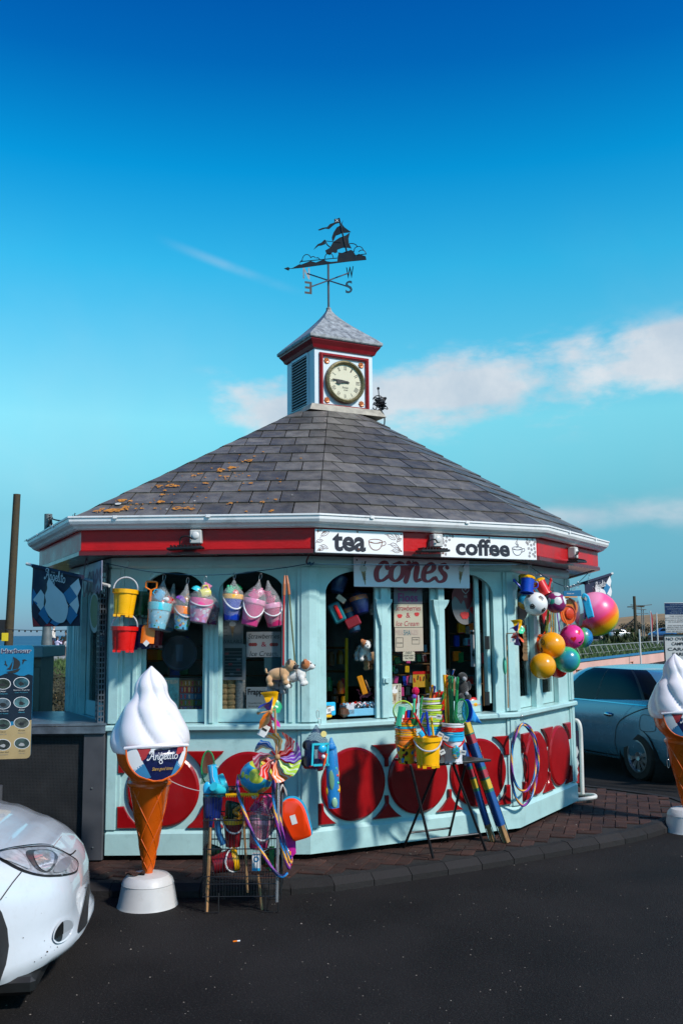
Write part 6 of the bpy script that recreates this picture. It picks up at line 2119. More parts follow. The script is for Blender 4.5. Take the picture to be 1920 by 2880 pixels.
def banded(name,stops,axis=2,lo=-1.,hi=1.,rough=.3,interp_='LINEAR',wob=0.):
 """coloured bands along an object axis (printed or moulded colour)"""
 if name in MATS:return MATS[name]
 m=bpy.data.materials.new(name);m.use_nodes=True;nt=m.node_tree;L=nt.links.new
 bs=nt.nodes['Principled BSDF'];bs.inputs['Roughness'].default_value=rough;bs.inputs['Coat Weight'].default_value=.2
 tc=N(nt,'ShaderNodeTexCoord');sp=N(nt,'ShaderNodeSeparateXYZ');src=tc.outputs['Object']
 if wob:
  nz=N(nt,'ShaderNodeTexNoise',Scale=9.);L(src,nz.inputs['Vector'])
  ad=N(nt,'ShaderNodeMixRGB',blend_type='ADD');ad.inputs[0].default_value=wob;L(src,ad.inputs[1]);L(nz.outputs['Color'],ad.inputs[2]);src=ad.outputs[0]
 L(src,sp.inputs[0])
 mr=N(nt,'ShaderNodeMapRange');mr.inputs[1].default_value=lo;mr.inputs[2].default_value=hi;L(sp.outputs[axis],mr.inputs[0])
 rp=ramp(nt,stops,interp_);L(mr.outputs[0],rp.inputs[0]);L(rp.outputs[0],bs.inputs['Base Color'])
 MATS[name]=m
 return m
def clip(parent,p,ln=.05,m=None,sub=None):
 """snap hook: an elongated wire loop hanging from p (parent space)"""
 pts=[(0,0,0),(.009,0,-.008),(.011,0,-ln*.5),(.006,0,-ln*.85),(0,0,-ln),(-.006,0,-ln*.85),(-.009,0,-ln*.4),(-.008,0,-.006)]
 return MB().tube([Vector(p)+Vector(q)for q in catmull(pts,3,True)],.0019,5,True).build('clip',m or m_hook,parent)
def arc(w,h,n=14,y=0.,up=1,lean=0.):
 return[(w*math.cos(PI*k/n),y+lean*math.sin(PI*k/n),up*h*math.sin(PI*k/n))for k in range(n+1)]
def bucket_parts(t_,w,h,body,rim,handle=None,castle=False,hdir='up',hh=None,band=None,M=Matrix(),taper=.74,rimh=.03):
 """bucket hanging below z=0 (the rim plane) in t_'s space; w = top radius"""
 if castle:
  mod=lambda a,k:.92+.13*abs(math.cos(2*a))**.7
  n=48
  b=MB().lathe([(w*.80*.96,-h),(w*.92,-rimh),(w*.90,-rimh),(w*.78,-h+.01)],n,M,caps=False,mod=mod)
  b.lathe([(.002,-h+.012),(w*.80,-h+.012)],n,M,caps=False,mod=mod)
  for k in range(4):
   a=k*PI/2+PI/4
   for da in(-.33,.33):
    b.box((w*.74*math.cos(a+da),w*.74*math.sin(a+da),-h-.004),(w*.28,w*.28,.018),M)
  b.build('bucket_body',body,t_,smooth=35)
  MB().lathe([(w*.97,-rimh),(w*1.03,-rimh),(w*1.04,0),(w*.97,.0)],n,M,mod=lambda a,k:1+.05*math.cos(4*a)**3,caps=False).build('bucket_rim',rim,t_,smooth=30)
 else:
  b=MB().lathe([(.002,-h+.006),(w*taper*.9,-h+.006),(w*taper*.96,-h),(w*taper,-h+.004),(w*.97,-rimh),(w*.965,-.004),(w*.90,-.004),(w*taper*.93,-h+.012),(.002,-h+.012)],32,M,caps=False)
  b.build('bucket_body',body,t_,smooth=40)
  sc=(lambda a,k:1+(.035*math.sin(8*a)if k in(0,1)else 0))
  MB().lathe([(w*.965,-rimh),(w*1.03,-rimh*1.05),(w*1.045,-.003),(w*1.0,.004),(w*.93,.0)],32,M,caps=False).build('bucket_rim',rim,t_,smooth=40)
 if handle:
  hh=hh or w*1.1
  if hdir=='up':P=arc(w*1.0,hh)
  else:P=[(w*1.02*math.cos(PI*k/14),-w*1.08*math.sin(PI*k/14),-.012-hh*math.sin(PI*k/14))for k in range(15)]
  MB().tube(P,.0055,6,M=M).build('handle',handle,t_,smooth=True)
def netbag(t_,w,h,top,m,M=Matrix(),up=.1,sw=0.):
 prof=[(.004,-h-.012),(w*.55,-h-.008),(w*.86,-h*.75),(w*1.06,-h*.3),(w*1.10,.0),(w*1.02,up*.5),(w*.72,up),(w*.30,up+(top-up)*.5),(.006,top)]
 rn=random.Random(int(w*1e4)+int(h*1e4))
 MB().lathe(prof,18,M,caps=False,mod=lambda a,k:1+.05*math.sin(3*a+k)+rn.uniform(-.02,.02)).build('net_bag',m,t_,smooth=True)
def mould(t_,kind,p,s,m,rz=0.):
 M=TR(*p)@Euler((rz*.6,rz*.8,rz)).to_matrix().to_4x4()
 if kind=='rake':
  b=MB().box((0,0,0),(.014,.008,s),M);b.box((0,0,s*.5),(s*.55,.01,.022),M)
  for k in range(5):b.box(((k-2)*s*.12,0,s*.5+.022),(.007,.006,.03),M)
  return b.build('rake',m,t_)
 if kind=='can':
  b=MB().lathe([(s*.42,-s*.5),(s*.46,-s*.45),(s*.40,s*.45),(s*.34,s*.5),(s*.30,s*.5),(.01,-s*.4)],18,M);b.tube([(s*.3,0,-s*.3),(s*.75,0,s*.1),(s*.95,0,s*.38)],[s*.12,s*.09,s*.12],8,M=M)
  b.tube([(-s*.38,0,s*.35),(-s*.75,0,s*.25),(-s*.75,0,-s*.15),(-s*.42,0,-s*.25)],s*.06,6,M=M)
  return b.build('watering_can',m,t_,smooth=45)
 if kind=='castle':
  b=MB().lathe([(s*.5,-s*.4),(s*.42,s*.2)],14,M)
  for k in range(6):b.box((s*.36*math.cos(k*PI/3),s*.36*math.sin(k*PI/3),s*.28),(s*.18,s*.18,s*.2),M)
  return b.build('sand_mould',m,t_)
 if kind=='ball':return MB().sphere(p,s,12,8).build('toy_ball',m,t_,smooth=True)
 b=MB().lathe([(s*.1,-s*.3),(s*.5,-s*.25),(s*.42,0),(s*.25,s*.2),(s*.08,s*.25)],12,M,mod=lambda a,k:1+.18*math.cos(5*a))
 return b.build('sand_mould',m,t_,smooth=40)
def hang_bucket(name,px,py,Y,wpx,hpx,label,body,rim,handle=None,tilt=0.,castle=False,hdir='up',hh=None,net=None,top=None,contents=(),group='buckets hanging from the blue rope',clp=None,cat='toy bucket',spin=None,ropez=None,rimh=.03):
 p=at(px,py,Y);k=Y/FPX*1.01
 w=wpx*k/2;h=hpx*k
 t_=thing(name,p,label,cat,group,rot=(R(random.uniform(-4,2)),R(tilt),R(spin if spin is not None else random.uniform(0,30))))
 bucket_parts(t_,w,h,body,rim,handle,castle,hdir,hh*k if hh else None,rimh=rimh)
 for(kd,x,z,s,m,*r)in contents:mould(t_,kd,(x*w,(r[0]if r else 0)*w,z*w),s*w,m,r[1]if len(r)>1 else 0)
 if net:netbag(t_,w,h,top*k,net,up=top*k*.45)
 if clp is not None:clip(t_,(0,0,clp*k+.045),.05)
 return t_
z4=Zz((280,1560),.3954)
# ropes
def rope(name,pts,label,r=.0035,m=None,n=8):
 P=catmull(pts,n);o=thing(name,pts[0],label,'rope')
 MB().tube(P,r,6).build('strand',m or m_rope,o,world=True);return o
YR=6.985
rp0=[at(294,1583,7.1),at(*z4(130,80),YR),at(*z4(365,122),YR),at(*z4(640,144),YR),at(*z4(745,146),YR),at(*z4(980,136),YR),at(*z4(1160,112),YR),at(*z4(1320,92),YR),at(868,1585,6.96)]
rope('washing_line',rp0,'thin blue rope with hooks strung across the front-left windows')
rope('washing_line',[at(868,1586,6.96),at(960,1588,7.0),at(1170,1589,7.25),at(1400,1588,7.6),at(1488,1588,7.83)],'thin blue rope stretched in front of the cones sign')
zr_=Zz((1380,1560),.2551)
rR=[at(*zr_(430,130),7.95),at(*zr_(560,220),8.15),at(*zr_(690,300),8.4),at(*zr_(800,345),8.6),at(*zr_(870,352),8.75),at(*zr_(950,320),8.95),at(*zr_(1070,205),9.2)]
rope('washing_line',rR,'blue rope sagging under the right eave with the balls and watering cans')
b_=thing('knotted_ties',at(876,1588,6.95),'dark knotted ties where the ropes meet at the middle corner post','knot')
P=[at(870,1560,6.9),at(864,1572,6.93),at(862,1582,6.95),at(868,1588,6.95)]
MB().tube(catmull(P,4),.006,6).build('tie',mat('dark_red_cord',(.06,.008,.01),.7),b_,world=True)
b=MB();
for(u,v)in((866,1586),(874,1588),(879,1586),(871,1583)):b.sphere(at(u,v,6.95),.009,8,6)
b.tube([at(878,1587,6.95),at(883,1581,6.93)],.004,5);b.build('knot',m_rope,b_,world=True)
HB=hang_bucket;YH=6.99
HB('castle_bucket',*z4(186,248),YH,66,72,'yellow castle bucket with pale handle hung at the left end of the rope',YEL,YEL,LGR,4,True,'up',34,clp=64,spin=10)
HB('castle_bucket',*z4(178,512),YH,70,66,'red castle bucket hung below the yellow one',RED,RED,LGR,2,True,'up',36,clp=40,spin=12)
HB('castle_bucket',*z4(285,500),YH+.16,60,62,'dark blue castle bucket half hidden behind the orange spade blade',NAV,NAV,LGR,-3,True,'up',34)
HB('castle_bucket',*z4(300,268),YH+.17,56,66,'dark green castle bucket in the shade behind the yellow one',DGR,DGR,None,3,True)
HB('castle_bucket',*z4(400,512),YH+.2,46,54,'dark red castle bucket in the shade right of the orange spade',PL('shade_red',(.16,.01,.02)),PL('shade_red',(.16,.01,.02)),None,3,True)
# orange spade
def spade(name,top,bot,label,m,blade_w,blade_frac=.3,handle='D',shaft=None,group=None,hw=.03,cat='toy spade',facing=0.):
 """top, bot: world points; blade at bot"""
 ax=(bot-top);L_=ax.length
 zz_=-ax.normalized();xx_=Vector((1,0,0));xx_=(xx_-zz_*xx_.dot(zz_)).normalized();yy_=zz_.cross(xx_)
 o=thing(name,top,label,cat,group,rot=Matrix((xx_,yy_,zz_)).transposed().to_euler())
 bl=L_*blade_frac;bw=blade_w
 if handle=='D':
  b=MB().tube([(hw,0,-.045),(hw,0,-.005),(hw*.8,0,0),(-hw*.8,0,0),(-hw,0,-.005),(-hw,0,-.045),(0,0,-.065)],.007,6,True);b.tube([(0,0,-.06),(0,0,-L_+bl*.9)],.009,8)
 else:
  b=MB().tube([(0,0,0),(0,0,-L_+bl*.9)],.009,8)
 b.build('shaft',shaft or m,o)
 def bf(u,v):
  x=(u-.5)*bw*(1-.0*v);z=-L_+bl*(1-v)
  y=.018*(abs(2*u-1)**2)-.01+.012*(1-v)
  return(x*(1 if v>.12 else.75+v*2),y,z)
 b=MB().grid(bf,10,10);b.grid(lambda u,v:tuple(Vector(bf(u,v))+Vector((0,.004,0))),10,10,flip=True)
 b.build('blade',m,o,smooth=True)
 return o
sp_=spade('toy_spade',at(*z4(370,192),YH-.03),at(*z4(336,632),YH-.03),'orange spade hanging handle up with a white tag on its blade',ORA,.098,.29,hw=.040)
MB().box((0,-.02,-.45),(.034,.002,.036),TR(0,0,-.45)@RY(R(40))@TR(0,0,.45)).build('price_sticker',m_tag,sp_)
clip(sp_,(0,0,.06),.06)
island=printed('island_print',(.22,.55,.68),[(.05,.35,.5),(.5,.72,.8),(.03,.2,.06),(.45,.2,.03),(.1,.5,.65)],34,.32)
dino=printed('jungle_print',(.12,.42,.62),[(.02,.2,.03),(.75,.5,.03),(.45,.03,.02),(.02,.05,.1),(.05,.3,.08)],38,.45)
uni=printed('white_motif_print',(.62,.22,.38),[(.75,.75,.78),(.7,.7,.75),(.72,.3,.45),(.6,.4,.7)],30,.48)
un2=printed('dark_motif_print',(.10,.02,.08),[(.3,.28,.32),(.4,.15,.05),(.05,.2,.2),(.12,.02,.06)],40,.4)
HB('bucket_set',*z4(432,350),YH,62,70,'light blue island-print bucket with cyan rim, watering can and red toys in a white net',island,CYA,None,8,net=NETW,top=66,clp=66,rimh=.05,contents=[('can',-.15,.75,.95,SKY,0,.4),('ball',.42,.40,.22,WHI,-.55),('castle',.75,.45,.75,RED,.1,.5),('mould',.2,.3,.6,RED,.3,.2)])
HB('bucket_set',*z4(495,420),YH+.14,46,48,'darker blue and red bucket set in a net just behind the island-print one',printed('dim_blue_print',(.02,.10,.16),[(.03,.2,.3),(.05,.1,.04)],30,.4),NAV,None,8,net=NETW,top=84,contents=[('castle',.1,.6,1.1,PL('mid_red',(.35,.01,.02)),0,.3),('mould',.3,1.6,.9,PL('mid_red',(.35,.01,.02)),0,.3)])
HB('bucket_set',*z4(600,375),YH,50,62,'tilted bucket with orange rim and jungle print, purple spade in its net',dino,ORA,LGR,8,hdir='down',hh=24,net=NETW,top=66,clp=66,rimh=.05,contents=[('mould',-.35,.9,1.2,PUR,0,.5),('can',.25,.9,.9,PL('amber',(.60,.22,.005)),0,1.2),('mould',.3,.35,.9,GRN,-.2,.8)])
HB('bucket_set',*z4(728,318),YH-.02,62,64,'pink and white printed bucket with a yellow watering can on top in its net',uni,PNK,LGR,9,hdir='down',hh=16,net=NETW,top=48,clp=48,rimh=.055,contents=[('can',.15,.55,1.0,PL('pale_yellow',(.75,.68,.08)),-.1,1.3),('mould',-.55,.9,.9,CYA,0,.3),('castle',.25,1.2,.8,LPK,.1,.4)])
HB('bucket_set',*z4(806,380),YH+.12,36,46,'small dark purple bucket with a pale motif behind the pink and white one',un2,PL('plum',(.10,.01,.06)),None,4,net=NETW,top=40,contents=[('mould',0,.4,.9,DPK)])
HB('bucket_set',*z4(950,288),YH,56,70,'royal blue bucket with a yellow rim and a green rake in its net',BLU,YEL,WHI,4,hdir='down',hh=36,net=NETW,top=42,clp=46,contents=[('castle',-.3,.55,.95,MIN,.1,.2),('mould',.15,.35,.8,RED,-.2,.2),('castle',.5,.7,.8,PL('mid_green',(.01,.20,.08)),.3,.6)])
HB('bucket_set',*z4(1105,322),YH-.02,60,72,'pink bucket with pale pink rim, left of the pair of pink buckets',PNK,LPK,WHI,13,hdir='down',hh=46,net=NETW,top=54,clp=58,contents=[('castle',-.1,.5,1.1,PNK,0,.4),('castle',.4,.8,.8,LPK,.3,.9)])
HB('bucket_set',*z4(1222,352),YH+.02,54,62,'darker pink bucket with castle moulds tilting left, right of the pair of pink buckets',DPK,LPK,WHI,-9,hdir='down',hh=30,net=NETW,top=66,contents=[('castle',.0,.55,1.1,DPK,0,.4),('castle',-.2,1.1,.8,DPK,.2,.2)])
# ---- soft toy dogs
def plush(o,parts_,m,name='body',vox=.006):
 b=MB()
 for(c,r,s)in parts_:b.sphere(c,r,14,10,s)
 ob=b.build(name,m,o,smooth=True)
 rm=ob.modifiers.new('remesh','REMESH');rm.mode='VOXEL';rm.voxel_size=vox;rm.use_smooth_shade=True
 sm=ob.modifiers.new('smooth','SMOOTH');sm.iterations=4;sm.factor=.6
 return ob
def fur(name,c):return mat('fur_'+name,c,.95,var=.10,vs=50,bump=.6,bs=260,sheen=.4)
F_TAN,F_WH,F_BR,F_BK,F_GR=fur('tan',(.56,.32,.15)),fur('white',(.68,.66,.62)),fur('rust',(.42,.13,.03)),fur('black',(.012,.011,.011)),fur('grey',(.30,.30,.32))
def dog(p,ln,rz,label,mb,face,ear,tilt=0.,muzz=None,patch=None,leash=None,rx=0.):
 o=thing('toy_dog',p,label,'soft toy','soft toy dogs',rot=(R(rx),R(tilt),R(rz)))
 k=ln
 legs=[]
 for(x,y)in((-.32,-.15),(-.30,.15),(.25,-.16),(.27,.16)):
  legs+=[((x*k,y*k,-.16*k),.115*k,(1,1,1.3)),(((x+.03)*k,y*1.1*k,-.33*k),.105*k,(1.15,1,.9))]
 plush(o,[((0,0,0),.22*k,(1.75,1,1)),((.22*k,0,.02*k),.22*k,(1,1,1)),((-.42*k,0,.16*k),.06*k,(.8,.8,1.8)),((.36*k,0,.14*k),.14*k,(1,1,1))]+legs,mb,vox=ln*.022)
 h=(.50*k,-.02*k,.26*k)
 hd=plush(o,[(h,.215*k,(1,.95,.92)),((h[0]+.17*k,h[1]-.04*k,h[2]-.07*k),.12*k,(1,1,.8))],face,'head',vox=ln*.022)
 if muzz:MB().sphere((h[0]+.17*k,h[1]-.055*k,h[2]-.07*k),.125*k,14,10,(1.05,1,.82)).build('muzzle',muzz,hd,smooth=True)
 MB().sphere((h[0]+.285*k,h[1]-.07*k,h[2]-.04*k),.035*k,10,6).build('nose',F_BK,hd,smooth=True)
 for s in(-1,1):
  MB().sphere((0,0,0),.10*k,12,8,(.45,1,1.3),TR(h[0]-.02*k,h[1]+s*.16*k,h[2]+.13*k)@RX(R(-s*38))).build('ear',ear,hd,smooth=True)
  MB().sphere((h[0]+.17*k,h[1]+s*.10*k,h[2]+.05*k),.03*k,8,6).build('eye',PL('black_eye',(.005,.005,.005),.1),hd,smooth=True)
 if patch:MB().sphere((h[0]-.02*k,h[1]-.07*k,h[2]+.03*k),.185*k,14,10,(1,.95,.95)).build('face_patch',patch,hd,smooth=True)
 b=MB().tube([(.13*k,.225*k*math.cos(t),.23*k*math.sin(t))for t in[2*PI*i/20 for i in range(20)]],.012*k,5,True)
 b.build('harness',mat('harness_brown',(.05,.02,.012),.7),o)
 return o
YD=6.93
dog(at(*z4(1268,850),YD),.20,-6,'tan soft toy dog with a black muzzle hanging on a red leash',F_TAN,F_TAN,F_BK,muzz=F_BK,tilt=-6)
dog(at(*z4(1385,860),YD+.03),.205,-6,'white soft toy dog with rust brown head patch, right of the tan one',F_WH,F_WH,F_BR,patch=F_BR,tilt=-10,muzz=F_WH)
dog(at(*z4(1268,918),YD+.10),.17,-14,'grey and white soft toy dog half hidden under the tan one',F_GR,F_GR,F_GR,tilt=4,muzz=F_WH)
for k,(u0,v0,u1,v1,u2,v2,m,lb)in enumerate([(1316,150,1312,290,1306,790,mat('leash_red',(.55,.012,.010),.6),'red leash with orange-brown grip above the tan soft toy dog'),(1332,150,1348,285,1390,780,mat('leash_olive',(.10,.11,.03),.6),'olive green leash with brown grip above the white soft toy dog')]):
 t_=thing('toy_leash',at(*z4(1322,95),YR),lb,'leash','leashes of the soft toy dogs')
 clip(t_,(0,0,0.008),.065)
 MB().tube([at(*z4(u0,v0),YR),at(*z4((u0+u1)/2,210),YR-.02),at(*z4(u1,v1),YR-.03)],[.006,.011,.011],8).build('grip',mat('leash_grip',(.38,.10,.02),.5),t_,world=True)
 MB().tube([at(*z4(u1,v1),YR-.03),at(*z4((u1+u2)/2,(v1+v2)/2),YD),at(*z4(u2,v2),YD)],.0055,6).build('strap',m,t_,world=True)
# ---- balls and toys at the right
def zrp(u,v,Y):return at(*zr_(u,v),Y)
def ball(u,v,Y,rpx,label,m,group='balls hanging at the right corner',name='toy_ball',rot=(0,0,0),cat='ball'):
 p=zrp(u,v,Y);r=rpx*.2551*(p-Vector((0,0,CAMZ))).length/FPX
 o=thing(name,p,label,cat,group,rot=rot)
 MB().sphere((0,0,0),r,40,26).build('shell',m,o,smooth=True)
 return o,r
def proj_ball(o,r,pts,m,name,off=1.006,cx=0,cz=0):
 """decal on the near side of a ball: points in unit disc coordinates seen from -y"""
 n=len(pts);cxx=sum(p[0]for p in pts)/n;czz=sum(p[1]for p in pts)/n
 def s(x,z):
  q=x*x+z*z
  if q>.98:x,z=x/math.sqrt(q)*.99,z/math.sqrt(q)*.99;q=.98
  return(x*r*off,-math.sqrt(1-q)*r*off,z*r*off)
 vs=[]
 for k in range(3):
  f_=1-k/3
  vs+=[s(cxx+(p[0]-cxx)*f_,czz+(p[1]-czz)*f_)for p in pts]
 vs.append(s(cxx,czz));fs=[]
 for k in range(2):
  for i in range(n):fs.append((k*n+i,k*n+(i+1)%n,(k+1)*n+(i+1)%n,(k+1)*n+i))
 for i in range(n):fs.append((2*n+i,2*n+(i+1)%n,3*n))
 return MB().add(vs,fs).build(name,m,o,smooth=True)
AX=(R(0),R(38),0)
rain=banded('rainbow_ball_print',[(0,(.01,.22,.05)),(.12,(.02,.35,.05)),(.20,(.45,.55,.01)),(.27,(.80,.48,.005)),(.42,(.85,.34,.004)),(.48,(.85,.15,.01)),(.58,(.85,.06,.06)),(.64,(.80,.05,.20)),(.84,(.80,.10,.28)),(.9,(.82,.26,.45)),(1,(.82,.28,.48))],2,-.215,.215,.35)
o,r=ball(1158,655,9.25,234,'large rainbow beach ball, pink at the top fading through orange and yellow to green',rain,rot=(R(22),R(-34),0))
clip(o,Vector((.12,.05,r+.02)),.06)
WB=PL('ball_white',(.74,.74,.74),.35)
def pentas(o,r,m,cols=None,s=.33):
 g=(1+5**.5)/2
 vs=[Vector(v).normalized()for v in[(0,1,g),(0,-1,g),(0,1,-g),(0,-1,-g),(1,g,0),(-1,g,0),(1,-g,0),(-1,-g,0),(g,0,1),(-g,0,1),(g,0,-1),(-g,0,-1)]]
 for v in vs:
  v=Euler((.5,.3,.2)).to_matrix()@v
  t1=v.orthogonal().normalized();t2=v.cross(t1)
  ring=[(v+(t1*math.cos(2*PI*k/5)+t2*math.sin(2*PI*k/5))*s).normalized()*r*1.006 for k in range(5)]
  ring2=[]
  for k in range(5):ring2+=[ring[k],((ring[k]+ring[(k+1)%5])/2).normalized()*r*1.006]
  MB().add(ring2+[v*r*1.006],[(k,(k+1)%10,10)for k in range(10)]).build('black_pentagon',m,o,smooth=True)
o,r=ball(492,545,8.05,128,'white football with black pentagons under the blue watering can',WB)
pentas(o,r,m_black,s=.27)
globe=printed('cartoon_globe_print',(.02,.30,.55),[(.62,.60,.05),(.55,.62,.06),(.7,.35,.05),(.05,.4,.3)],9,.52)
ball(385,520,8.22,88,'blue and yellow globe ball half hidden behind the football',globe)
ball(712,530,8.35,112,'purple ball with a white pony print right of the football',printed('purple_ball_print',(.22,.02,.12),[(.65,.66,.68),(.6,.6,.62),(.02,.30,.22),(.25,.03,.14),(.22,.02,.12)],13,.5))
gold=PL('gold',(.84,.32,.006),.2);gold2=PL('old_gold',(.74,.31,.008),.22)
o,r=ball(672,1000,8.45,140,'large amber ball with a winking face, highest of the front cluster',gold)
proj_ball(o,r,[(-.80+.115*math.cos(t),.25+.22*math.sin(t))for t in[i*PI/6 for i in range(12)]],m_ink,'eye_outline')
proj_ball(o,r,[(-.80+.08*math.cos(t),.25+.17*math.sin(t))for t in[i*PI/6 for i in range(12)]],gold,'eye_white',1.012)
proj_ball(o,r,[(-.81+.03*math.cos(t),.25+.06*math.sin(t))for t in[i*PI/4 for i in range(8)]],m_ink,'pupil',1.018)
proj_ball(o,r,[(-.93,-.12),(-.84,-.2),(-.80,-.40),(-.82,-.56),(-.88,-.40),(-.92,-.25)],m_ink,'mouth')
o,r=ball(572,1230,8.35,138,'plain mustard gold ball at the lower left of the cluster',gold2)
o,r=ball(530,985,8.6,106,'bright orange ball behind the winking amber ball',DOR)
o,r=ball(892,905,8.75,128,'pink ball with heart eyes and a smile',PL('hot_pink',(.80,.045,.30),.25))
def heart(cx,cz,s,a):return[(cx+s*(math.cos(a)*x-math.sin(a)*y),cz+s*(math.sin(a)*x+math.cos(a)*y))for x,y in[(0,-1),(-.6,-.3),(-.95,.25),(-.7,.7),(-.3,.75),(0,.4),(.3,.75),(.7,.7),(.95,.25),(.6,-.3)]]
proj_ball(o,r,heart(.36,.36,.22,.2),RED,'heart_eye');proj_ball(o,r,heart(-.1,-.20,.25,.1),RED,'heart_eye')
proj_ball(o,r,[(.30,-.46),(.48,-.44),(.66,-.32),(.78,-.02),(.72,-.32),(.58,-.52),(.42,-.56)],m_ink,'smile')
o,r=ball(840,1160,8.5,136,'green ball with a darker blue patch, lower right of the cluster',banded('green_ball_print',[(0,(.02,.18,.30)),(.12,(.02,.26,.28)),(.22,(.03,.42,.16)),(.8,(.06,.50,.20)),(1,(.25,.6,.1))],1,-.115,.115,.25))
ball(738,1255,8.7,102,'red ball peeping out at the bottom of the cluster',RED)
o,r=ball(1010,915,9.1,108,'blue, green and yellow football with black patches behind the pink ball',banded('multi_ball_print',[(0,(.7,.5,.01)),(.4,(.1,.4,.05)),(.8,(.01,.2,.45)),(1,(.01,.15,.4))],0,-.08,.08,.3))
pentas(o,r,m_black,s=.36)
# cords of the cluster
ct=thing('bungee_cords',zrp(660,640,8.5),'bundle of striped and coloured cords holding the ball cluster','bungee cords')
for k,(u0,v0,u1,v1,m)in enumerate([(640,640,618,855,mat('cord_check',(.25,.35,.03),.7,var=.9,vs=160)),(660,640,660,800,mat('cord_gold',(.35,.22,.03),.7,var=.9,vs=160)),(688,645,690,850,mat('cord_gold',(.35,.22,.03),.7)),(722,640,760,840,PUR),(770,620,845,778,ORA),(600,760,590,840,m_black),(628,645,600,830,mat('cord_check',(.25,.35,.03),.7))]):
 MB().tube([zrp(u0,v0-40,8.5),zrp((u0+u1)/2,(v0+v1)/2,8.48),zrp(u1,v1+10,8.5)],.0055,6).build('cord',m,ct,world=True)
for(u,v,Y,m)in((665,845,8.45,gold),(592,862,8.5,DOR)):MB().tube([zrp(u-14,v+18,Y),zrp(u-2,v,Y),zrp(u,v-45,Y)],.006,6).build('ball_neck',m,ct,world=True)
# watering cans
def can(u,v,Y,w,h,label,body,top_,tilt,side):
 k=.2551*Y/FPX;p=zrp(u,v,Y)
 o=thing('watering_can',p,label,'watering can','toy watering cans',rot=(R(-12),R(tilt),0))
 w,h=w*k/2,h*k/2
 MB().lathe([(w*.9,-h),(w*1.02,-h),(w*1.02,-h*.88),(w*.88,-h*.85),(w,h*.7),(w*.9,h*.72),(w*.8,-h*.8),(.002,-h*.8)],28,caps=False).build('body',body,o,smooth=40)
 b=MB().lathe([(w*1.06,h*.66),(w*1.1,h*.8),(w*.9,h*1.0),(w*.45,h*1.12),(.002,h*1.12)],28,caps=False,mod=lambda a,k_:1+.05*math.sin(10*a));b.build('top_rim',top_,o,smooth=40)
 s=side
 MB().tube([(s*w*.8,0,-h*.5),(s*w*1.4,0,-h*.05),(s*w*1.9,0,h*.3)],[h*.17,h*.12,h*.14],10).build('spout',body,o,smooth=True)
 MB().sphere((s*w*1.98,0,h*.35),h*.22,12,8,(.6,1,1)).build('rose',body,o,smooth=True)
 MB().tube(catmull([(-s*w*.9,0,h*.4),(-s*w*1.45,0,h*.45),(-s*w*1.55,0,-h*.1),(-s*w*.9,0,-h*.45)],4),h*.07,7).build('handle',body,o,smooth=True)
 return o
can(400,332,7.92,150,190,'royal blue toy watering can with a yellow top',BLU,YEL,7,-1)
can(568,360,8.12,126,190,'red toy watering can with a yellow top, tilted beside the blue one',RED,YEL,-26,1)
can(350,300,8.1,100,150,'green toy watering can mostly hidden behind the blue one',GRN,YEL,10,-1)
# hooks along the right rope
for k,(u,v,Y,ln)in enumerate([(425,85,7.93,.085),(483,190,8.02,.06),(545,225,8.1,.05),(670,300,8.38,.07),(806,345,8.62,.05),(840,350,8.68,.05),(876,345,8.75,.05),(912,330,8.82,.055),(958,300,8.95,.055),(1078,180,9.2,.05),(1080,255,9.2,.06)]):
 t_=thing('snap_hook',zrp(u,v,Y),'steel snap hook '+['at the eave corner above the blue watering can','just right of the blue watering can','above the red watering can','above the purple pony ball','at the left end of the orange packet header','second along the orange packet header','above the middle of the orange packet','right of the orange packet header','above the sky blue bat case','at the far end of the rope above the rainbow ball','directly on top of the rainbow ball'][k],'hook','snap hooks on the right-hand rope');clip(t_,(0,0,0),ln)
# packet of orange rackets
t_=thing('racket_pack',zrp(860,400,8.65),'clear packet of orange toy rackets with a blue header card','toy pack',rot=(0,0,R(25)))
k=.2551*8.65/FPX
def disc(cx,cz,r,y,m,name,hollow=0.,par=None,n=30):
 b=MB();M=TR(cx*k,y,cz*k)@RX(PI/2)
 b.lathe([(r*k*.9 if hollow else.002,0),(r*k,0),(r*k,.012),(r*k*.9 if hollow else.002,.012)],n,M,caps=False)
 return b.build(name,m,par or t_,smooth=40)
MB().box((10*k,-.035,-32*k),(240*k,.004,66*k),RY(R(-3))).build('header_card',PL('header_blue',(.01,.11,.24)),t_)
text('shop.net',.1,m_pw,t_,TR(-20*k,-.039,-32*k),w=100*k,h=20*k)
MB().box((10*k,-.037,-68*k),(230*k,.005,10*k)).build('card_edge',gold,t_)
om=mat('clear_orange',(.80,.10,.01),.2,coat=.5)
disc(-15,-190,120,.02,om,'racket_frame',.9);disc(-40,-260,105,-.01,om,'racket_frame',.9)
disc(-40,-260,94,.0,PL('orange_web',(.75,.10,.005)),'racket_face')
disc(40,-180,95,.035,PL('amber_web',(.62,.20,.01)),'racket_face')
MB().sphere((-20*k,-.02,-250*k),62*k,12,8,(1,.3,1)).build('folded_toy',PL('orange_deep2',(.78,.05,.005)),t_)
b=MB().grid(lambda u,v:((u-.5)*230*k*(1+.25*math.sin(v*PI)),-.045-.02*math.sin(u*PI),-60*k-v*320*k),12,12);b.build('clear_film',FILM,t_,smooth=True)
t_=thing('net_racket',zrp(1010,600,8.95),'dark green round netted racket behind the orange packet','racket',rot=(0,0,R(60)))
disc(0,0,130,0,DGR,'frame',.9,t_);disc(0,0,118,.004,NETK,'net',0,t_)
t_=thing('bat_set',zrp(1068,560,9.0),'sky blue narrow plastic bat case hanging in front of the rainbow ball','toy bat',rot=(R(0),R(-13),R(-20)))
